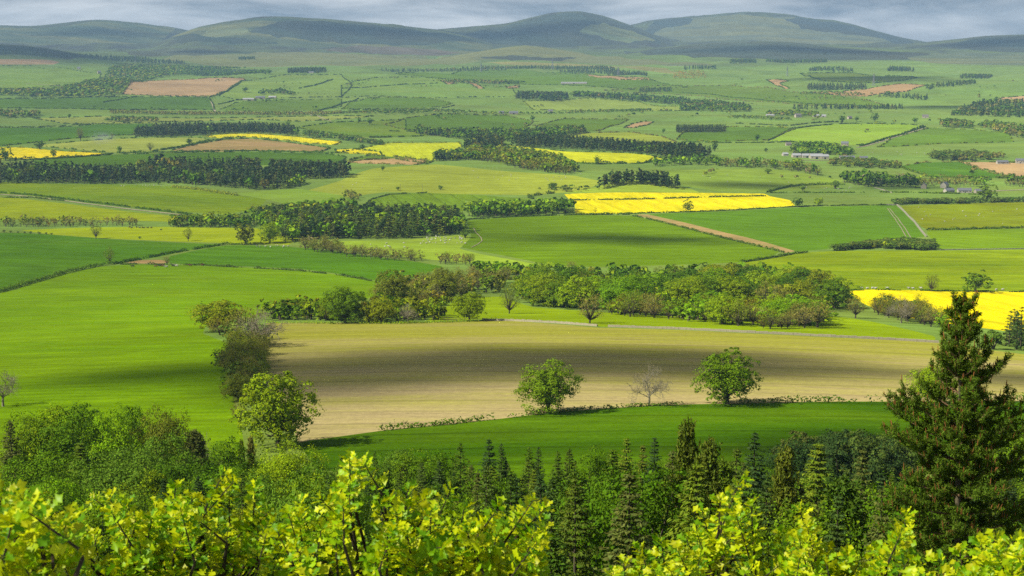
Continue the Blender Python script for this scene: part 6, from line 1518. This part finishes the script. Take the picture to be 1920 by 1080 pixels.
for i, (px, py, c, lab) in enumerate(((249, 501, BK, 'black cow alone at the left of the meadow herd'), (292, 501, RB, 'dark brown cow second from the left of the meadow herd'), (300, 500, BK, 'black cow beside the dark brown cow'), (312, 502, WT, 'pale cow grazing nearest in the meadow herd'),
        (306, 500, RB, 'brown cow behind the pale grazing cow'), (325, 500, BK, 'black cow left of the white cow'), (331, 500, WT, 'white cow in the middle of the meadow herd'), (357, 499.5, RB, 'red and white cow right of the white cow'), (380, 498.5, RB, 'brown cow at the right end of the meadow herd'))):
    p = at1(px, py); o = link('cow', cow_me); o.location = tuple(p); o.rotation_euler = (0, 0, random.choice([0, 3.14]) + random.uniform(-.5, .5)); o.color = c; o.scale = (1.1,) * 3; tag(o, lab, 'cow')
for i, (px, py) in enumerate(((243, 427), (247, 428), (262, 428), (267, 427.5), (270, 428.5), (277, 428), (284, 428), (302, 432), (256, 427))):
    p = at1(px, py); o = link('cow', cow_me); o.location = tuple(p); o.rotation_euler = (0, 0, random.uniform(0, 6.28)); o.color = BK if i % 3 else RB; tag(o, 'dark cow in the small herd below the brown hedge trees', 'cow', 'dark herd on the narrow bright pasture')

# ------------------------------------------------------------------ clouds over the valley, out of the picture, whose shadows lie on the land
def cloud_mat():
    m, nt, out = new_mat('cloud_vapour')
    tc = N(nt, 'ShaderNodeTexCoord')
    n = noise(nt, tc.outputs['Object'], 2.8, 6.0, 0.6)
    sx = N(nt, 'ShaderNodeSeparateXYZ'); nt.links.new(tc.outputs['Object'], sx.inputs[0])
    cb = N(nt, 'ShaderNodeCombineXYZ'); nt.links.new(sx.outputs['X'], cb.inputs[0]); nt.links.new(sx.outputs['Y'], cb.inputs[1])
    ln = N(nt, 'ShaderNodeVectorMath', operation='LENGTH'); nt.links.new(cb.outputs[0], ln.inputs[0])
    a = math2(nt, 'ADD', math2(nt, 'SUBTRACT', 0.95, ln.outputs['Value']), math2(nt, 'MULTIPLY', math2(nt, 'SUBTRACT', n, 0.5), 2.0))
    al = maprange(nt, a, 0.0, 0.8, 0.0, 0.70)
    dif = N(nt, 'ShaderNodeBsdfDiffuse'); dif.inputs['Color'].default_value = (0.85, 0.86, 0.88, 1)
    tr = N(nt, 'ShaderNodeBsdfTransparent')
    mx = N(nt, 'ShaderNodeMixShader'); nt.links.new(al, mx.inputs[0]); nt.links.new(tr.outputs[0], mx.inputs[1]); nt.links.new(dif.outputs[0], mx.inputs[2])
    nt.links.new(mx.outputs[0], out.inputs['Surface']); return m
CLOUD_M = cloud_mat()
def cloud_mesh():
    nu, nv = 40, 20
    th = np.linspace(0, 2 * np.pi, nu, endpoint=False); ph = np.linspace(-np.pi / 2, np.pi / 2, nv)
    T, Pp = np.meshgrid(th, ph); x, y, z = np.cos(T) * np.cos(Pp), np.sin(T) * np.cos(Pp), np.sin(Pp)
    k = 1 + 0.12 * np.sin(5 * T + 3 * z) * np.cos(3 * Pp) + 0.08 * np.sin(9 * T - 4 * z)
    z = np.where(z > 0, z, z * 0.4)
    v = np.stack([x * k, y * k, z * k], -1).reshape(-1, 3)
    f = [[j * nu + i, j * nu + (i + 1) % nu, (j + 1) * nu + (i + 1) % nu, (j + 1) * nu + i] for j in range(nv - 1) for i in range(nu)]
    return mesh_from('cloud', v, np.array(f), [CLOUD_M], None, True)
CLOUD_ME = cloud_mesh()
def cloud(label, px, py, rx, ry, rot=0.0, alt=1500.0):
    """cloud floating alt metres above the datum where the sun throws its shadow on the ground at the given pixel"""
    p = at1(px, py); t = (alt - p[2]) / TO_SUN[2]; c = p + TO_SUN * t
    o = link('cloud', CLOUD_ME); o.location = tuple(c); o.scale = (rx, ry, min(rx, ry) * 0.35); o.rotation_euler = (0, 0, rot); tag(o, label, None, None, 'stuff')
for i, (px, py, rx, ry, rot) in enumerate((
    (700, 692, 75, 46, 0.25), (900, 668, 88, 48, -0.1), (1085, 692, 66, 46, 0.1), (1265, 668, 72, 40, -0.1), (1440, 694, 58, 34, 0.1), (585, 725, 42, 44, 0), (1900, 710, 40, 30, 0),
    (1150, 448, 125, 75, -0.15), (330, 700, 60, 40, 0.2), (1580, 845, 44, 34, 0), (1400, 348, 110, 60, 0), (1700, 352, 80, 35, 0),
    (1010, 58, 760, 460, 0.2), (680, 56, 950, 400, 0.1), (880, 66, 420, 300, 0.1), (1480, 92, 820, 300, -0.1), (1880, 80, 700, 500, 0), (60, 95, 700, 420, 0), (180, 62, 700, 450, 0.2),
    (380, 98, 380, 160, 0), (1600, 145, 420, 300, 0), (1760, 200, 200, 120, 0))):
    cloud('grey white cloud drifting over the valley', px, py, rx, ry, rot, 1500 if py > 200 else 2300)

# ------------------------------------------------------------------ smoke and gorse
def smoke():
    p = at1(192, 270); m, nt, out = new_mat('wood_smoke')
    tc = N(nt, 'ShaderNodeTexCoord'); n = noise(nt, tc.outputs['Object'], 2.0, 3.0)
    ln = N(nt, 'ShaderNodeVectorMath', operation='LENGTH'); nt.links.new(tc.outputs['Object'], ln.inputs[0])
    d = math2(nt, 'MULTIPLY', maprange(nt, ln.outputs['Value'], 0.15, 1.0, 0.010, 0.0), maprange(nt, n, 0.35, 0.65, 0.3, 1.2))
    v = N(nt, 'ShaderNodeVolumePrincipled'); v.inputs['Color'].default_value = (.85, .9, 1, 1); nt.links.new(d, v.inputs['Density']); nt.links.new(v.outputs[0], out.inputs['Volume'])
    nu, nv = 24, 12; th = np.linspace(0, 2 * np.pi, nu, endpoint=False); ph = np.linspace(-np.pi / 2, np.pi / 2, nv); T, Pp = np.meshgrid(th, ph)
    vv = np.stack([np.cos(T) * np.cos(Pp), np.sin(T) * np.cos(Pp), np.sin(Pp)], -1).reshape(-1, 3)
    f = [[j * nu + i, j * nu + (i + 1) % nu, (j + 1) * nu + (i + 1) % nu, (j + 1) * nu + i] for j in range(nv - 1) for i in range(nu)]
    o = link('smoke', mesh_from('smoke', vv, np.array(f), [m], None, True)); o.location = tuple(p + np.array([0, 0, 12])); o.scale = (30, 30, 15); tag(o, 'thin blue smoke drifting over the pale lime field', None, None, 'stuff')
smoke()
def gorse():
    q = at([random.uniform(1262, 1325) for _ in range(260)], [random.uniform(133, 148) for _ in range(260)])
    mb = MB()
    for p in q:
        lo = random.choice(TINY[H_]); s = random.uniform(4, 7); mb.add(lo.v * s + p, lo.q, lo.t * np.array(rgb(214, 186, 60)[:3]) / 0.72)
    o = link('gorse', mb.mesh('gorse', [M['leaf']])); tag(o, 'yellow flowering gorse bank on the far slope', None, None, 'stuff')
gorse()
# ------------------------------------------------------------------ the near Scots pine at the right
def near_pine():
    DIST = 23.0
    top = at_dist(1815, 548, DIST); gx, gy = at_dist(1792, 1000, DIST)[:2]
    g = float(ground(gx, gy)); base = np.array([gx, gy, g - 0.1])
    root = empty('scots_pine', tuple(base)); H = top[2] - base[2]
    tag(root, 'tall dark Scots pine with upright brown candles at the right, nearest conifer', 'tree')
    def axis(z):    # local stem position at height fraction
        t = z / H
        return np.array([(top[0] - base[0]) * t ** 1.2 + 0.06 * math.sin(t * 5), (top[1] - base[1]) * t, z])
    tr = MB(); zs = np.linspace(0, H, 14)
    tube(tr, [axis(z) for z in zs], np.interp(zs / H, [0, .5, .85, 1], [0.09, 0.05, 0.024, 0.008]), 8)
    link('trunk', tr.mesh('trunk', [M['bark']], True), root)
    px2m = DIST / F
    br, nd, cd = MB(), MB(), MB()
    nd_c, nd_d, nd_l = [], [], []      # shoots: start, direction, length
    cand = []
    z_of = lambda row: (at_dist(1815, row, DIST)[2] - base[2])
    rad = lambda row: np.interp(row, [548, 575, 610, 650, 700, 750, 790, 850, 920, 1000, 1100], [10, 22, 34, 48, 58, 74, 98, 122, 146, 168, 180]) * px2m
    whorls = [563, 590, 618, 646, 676, 706, 738, 770, 800, 832, 864, 898, 934, 972, 1012, 1056]
    special = {676: [(0.15, 1.0)], 706: [(0.0, 1.25)], 770: [(3.0, 1.05), (0.2, 1.05)], 800: [(2.9, 1.2), (0.1, 1.05)], 832: [(0.3, 1.0), (3.3, 1.1)]}
    for wi, row in enumerate(whorls):
        z = z_of(row + 26); nb = 5 if row < 660 else 8
        angs = [(wi * 0.7 + j * 2 * math.pi / nb + random.uniform(-.35, .35), random.uniform(0.42, 1.08)) for j in range(nb)] + special.get(row, [])
        for a, k in angs:
            if 690 < row < 770 and math.cos(a) < -0.5 and random.random() < 0.6: continue
            L = rad(row + (2 if row < 700 else 14)) * k; steep = np.interp(row, [548, 640, 760, 900], [2.6, 1.25, 0.75, 0.45])
            dr = np.array([math.cos(a), math.sin(a), 0])
            p0 = axis(z - 0.05); pts = []
            for s in np.linspace(0, 1, 6):
                pts.append(p0 + dr * L * s + np.array([0, 0, 1]) * L * steep * (0.35 * s + 0.65 * s * s) * 0.75 + rng.normal(size=3) * 0.012 * s)
            pts = np.array(pts); tube(br, pts, np.linspace(0.013 + 0.004 * L, 0.005, 6), 5)
            tipd = unit(pts[-1] - pts[-2])
            ns = int(7 + 20 * L)
            for q in range(ns):
                s = random.uniform(0.08, 0.98) ** 0.8; i = min(int(s * 5), 4); p = pts[i] + (pts[i + 1] - pts[i]) * (s * 5 - i)
                side = unit(np.cross(tipd, rdirs(1)[0])); d = unit(tipd * 0.75 + side * 0.75 + np.array([0, 0, 0.55]))
                l = random.uniform(0.10, 0.22) * (0.7 + 0.35 * min(L, 1))
                tube(br, [p, p + d * l], [0.004, 0.003], 3)
                nd_c.append(p); nd_d.append(d); nd_l.append(l)
                for r in range(2 if L > 0.5 else 1):
                    d2 = unit(d + rdirs(1)[0] * 0.7 + np.array([0, 0, 0.2])); p2 = p + d * l * random.uniform(0.4, 0.8); l2 = l * random.uniform(0.5, 0.8)
                    nd_c.append(p2); nd_d.append(d2); nd_l.append(l2)
                    if random.random() < 0.12: cand.append((p2 + d2 * l2, unit(d2 * 0.4 + np.array([0, 0, 1.0]))))
                if random.random() < 0.22: cand.append((p + d * l, unit(d * 0.4 + np.array([0, 0, 1.0]))))
            nd_c.append(pts[-2]); nd_d.append(tipd); nd_l.append(float(np.linalg.norm(pts[-1] - pts[-2]) + 0.05)); cand.append((pts[-1], unit(tipd * 0.3 + np.array([0, 0, 1.0]))))
            for r in range(3):
                cand.append((pts[-1] - tipd * 0.03, unit(tipd * 0.3 + np.array([0, 0, 0.8]) + rdirs(1)[0] * 0.35)))
    zt = axis(H)
    for q in range(10): nd_c.append(axis(H - 0.04 * q - 0.06)); nd_d.append(np.array([0.02, 0, 1.0])); nd_l.append(0.08)
    for q in range(7): cand.append((zt - np.array([0, 0, 0.10 + 0.02 * q]), unit(np.array([random.uniform(-.4, .4), random.uniform(-.4, .4), 1.0]))))
    cand.append((zt - np.array([0, 0, 0.1]), np.array([0, 0, 1.0])))
    C, Dv, Ls = np.array(nd_c), unit(np.array(nd_d)), np.array(nd_l)
    per = 28; n = len(C) * per; idx = np.repeat(np.arange(len(C)), per)
    s = rng.uniform(0.0, 1.0, n); p = C[idx] + Dv[idx] * (Ls[idx] * s)[:, None]
    ax = unit(Dv[idx] * 0.85 + rdirs(n) * 0.85); nl = rng.uniform(0.045, 0.075, n)
    v, f, t = leafquads(p + ax * (nl * 0.5)[:, None], rdirs(n), nl, 5.5, tints(n, rgb(84, 108, 26, 1.5), 0.5, 0.12), ax); nd.add(v, f, t)
    for p, d in cand:
        l = random.uniform(0.05, 0.13); tube(cd, [p, p + d * l * 0.7, p + d * l], [0.007, 0.0065, 0.002], 5, 0, np.clip(np.array(rgb(186, 128, 74)[:3]) * random.uniform(0.7, 1.15), 0, 1))
    link('branch', br.mesh('branch', [M['bark_pine']]), root)['kind'] = 'stuff'
    o = link('needles', nd.mesh('needles', [M['needle']]), root); o['kind'] = 'stuff'
    o = link('candles', cd.mesh('candles', [M['leaf']]), root); o['kind'] = 'stuff'
    print('pine shoots', len(C), 'needles', n, 'candles', len(cand))
near_pine()

# ------------------------------------------------------------------ the foreground oaks: young crowns just below the viewpoint
def oak_leaf_mesh(k):
    r = np.random.default_rng(40 + k)
    st = np.array([0.0, 0.14, 0.26, 0.40, 0.54, 0.68, 0.80, 1.0])
    wd = np.array([0.015, 0.17, 0.07, 0.32, 0.12, 0.38, 0.16, 0.05])
    wd = wd * (1 + r.uniform(-.18, .18, len(wd)))
    shift = np.array([0, .05, .0, .07, .0, .08, .04, 0])
    curl = r.uniform(-0.35, 0.30); fold = r.uniform(0.08, 0.35); wave = r.uniform(0.03, 0.07)
    mid = np.stack([st, 0 * st, curl * st ** 2 * 0.6], 1)
    lf = np.stack([st + shift, wd, mid[:, 2] + wd * fold + wave * np.sin(st * 14)], 1)
    rt = np.stack([st + shift * r.uniform(.5, 1.2), -wd * r.uniform(.85, 1.1), mid[:, 2] + wd * fold + wave * np.sin(st * 13 + 1)], 1)
    v = np.concatenate([mid, lf, rt]); n = len(st); i = np.arange(n - 1)
    f = np.concatenate([np.stack([i, i + 1, n + i + 1, n + i], 1), np.stack([i, 2 * n + i, 2 * n + i + 1, i + 1], 1)])
    return v, f
OAKV = [oak_leaf_mesh(k) for k in range(7)]
OAKM = [mesh_from('leaf', v, f, [M['oakleaf']], np.ones((len(v), 3)), True) for v, f in OAKV]
LEAFCOL = [rgb(r_, g_, b_, 1.7) for r_, g_, b_ in ((180, 196, 2), (194, 204, 2), (164, 190, 2), (138, 176, 2), (186, 192, 2), (172, 176, 3), (114, 158, 2), (202, 210, 5), (96, 144, 2), (152, 188, 2))]
def oak(label, x0, x1, tops, dist, nfill, spread=0.45, leaf=(0.024, 0.060)):
    """tops: [(px, row)] tips of the upper shoots; the crown below them is filled down past the frame"""
    xm = (x0 + x1) / 2
    hub = at_dist(xm, 1230, dist + 0.15); g = float(ground(hub[0], hub[1])); base = np.array([hub[0], hub[1], g - 0.05])
    root = empty('oak_tree', tuple(base)); tag(root, label, 'tree')
    tr, bw = MB(), MB()
    tube(tr, [(0, 0, 0), (0.04, 0.02, (hub[2] - base[2]) * 0.5), tuple(hub - base)], [0.07, 0.055, 0.035], 8)
    link('trunk', tr.mesh('trunk', [M['bark']], True), root)
    tx, ty = zip(*sorted(tops)); shoots = []
    for px, row in tops: shoots.append((px, row + 30, dist + random.uniform(-0.2, 0.2), True))
    for k in range(nfill):
        px = random.uniform(x0, x1); t = np.interp(px, tx, ty) + 30
        shoots.append((px, t + 18 + (1170 - t) * random.random() ** 1.15, dist + random.uniform(-spread, spread), False))
    leaves = []
    for px, row, d, is_top in shoots:
        tip = at_dist(px, row, d) - base
        out = tip - (hub - base); out[2] = 0
        sd = unit(np.array([0, 0, 1.0]) + 0.35 * unit(out) + rng.normal(size=3) * 0.28)
        L = random.uniform(0.14, 0.24); b = tip - sd * L
        m = (hub - base) * 0.5 + b * 0.5 + np.array([0, 0, -0.08]) + rng.normal(size=3) * 0.05
        tube(bw, [hub - base, m, b, b + sd * L * 0.5, tip], [0.014, 0.009, 0.005, 0.003, 0.0015], 5)
        n = random.randint(24, 36); a0 = random.uniform(0, 6.28)
        for k in range(n):
            s = 1.0 - (k / n) ** 1.4 * 0.95; p = b + sd * L * s
            a = a0 + k * 2.39996; e1 = unit(np.cross(sd, np.array([0.3, 0.9, 0.1]))); e2 = np.cross(sd, e1)
            rd = e1 * math.cos(a) + e2 * math.sin(a)
            lift = np.interp(s, [0, 0.8, 1], [0.1, 0.45, 1.1]) + random.uniform(-.25, .25)
            ax = unit(rd + sd * lift + np.array([0, 0, -0.12 * random.random()])); nr = unit(sd + rd * -0.3 + rdirs(1)[0] * 0.85); nr = unit(nr - ax * (nr @ ax)); yb = np.cross(nr, ax)
            sz = random.uniform(*leaf) * (0.75 + 0.35 * (k / n))
            leaves.append((p + ax * 0.008, ax, yb, nr, sz, random.randrange(len(OAKM)), random.choice(LEAFCOL), row + 300 * random.random()))
    o = link('branch', bw.mesh('branch', [M['bark_dark']]), root); o['kind'] = 'stuff'
    from mathutils import Matrix
    leaves.sort(key=lambda l: l[-1])
    for p, ax, yb, nr, sz, k, c, _ in leaves[:300]:
        o = link('leaf', OAKM[k], root)
        o.matrix_basis = Matrix(((ax[0] * sz, yb[0] * sz, nr[0] * sz, p[0]), (ax[1] * sz, yb[1] * sz, nr[1] * sz, p[1]), (ax[2] * sz, yb[2] * sz, nr[2] * sz, p[2]), (0, 0, 0, 1))); o.color = c
    mb = MB()
    for p, ax, yb, nr, sz, k, c, _ in leaves[300:]:
        v, f = OAKV[k]; mb.add((v[:, :1] * ax + v[:, 1:2] * yb + v[:, 2:] * nr) * sz + p, f, c[:3])
    if mb.n: o = link('foliage', mb.mesh('foliage', [M['oakleaf']], True), root); o['kind'] = 'stuff'
oak('blurred yellow green oak shoots at the bottom left corner', -60, 150, [(5, 890), (40, 905), (90, 925), (-30, 900), (130, 945)], 3.4, 34, 0.25)
oak('yellow green oak crown at the bottom left, right of the corner shoots', 110, 560, [(175, 905), (205, 900), (240, 915), (290, 915), (330, 885), (360, 905), (420, 856), (440, 870), (478, 886), (505, 930), (545, 935), (150, 930)], 5.6, 155)
oak('tallest yellow green oak crown at the bottom left of centre', 520, 1020, [(560, 912), (600, 905), (635, 880), (655, 834), (682, 838), (700, 880), (730, 905), (765, 888), (800, 905), (845, 888), (870, 925), (905, 965), (935, 922), (970, 935), (1000, 908), (1020, 925), (1010, 985)], 5.1, 175)
oak('yellow green oak crown at the bottom right of centre with an upright shoot', 1110, 1490, [(1150, 1040), (1200, 1000), (1240, 985), (1290, 975), (1318, 930), (1350, 905), (1385, 876), (1400, 870), (1408, 915), (1440, 1000), (1480, 985), (1170, 1025)], 5.6, 130)
oak('yellow green oak crown at the bottom right below the near pine', 1460, 1740, [(1500, 930), (1512, 955), (1550, 1000), (1590, 1010), (1640, 1000), (1680, 965), (1700, 935), (1706, 955), (1660, 1010), (1720, 1030)], 5.3, 90)
oak('yellow green oak crown at the bottom right corner', 1710, 1960, [(1760, 1020), (1800, 1005), (1840, 990), (1868, 980), (1900, 985), (1930, 970)], 4.9, 84)
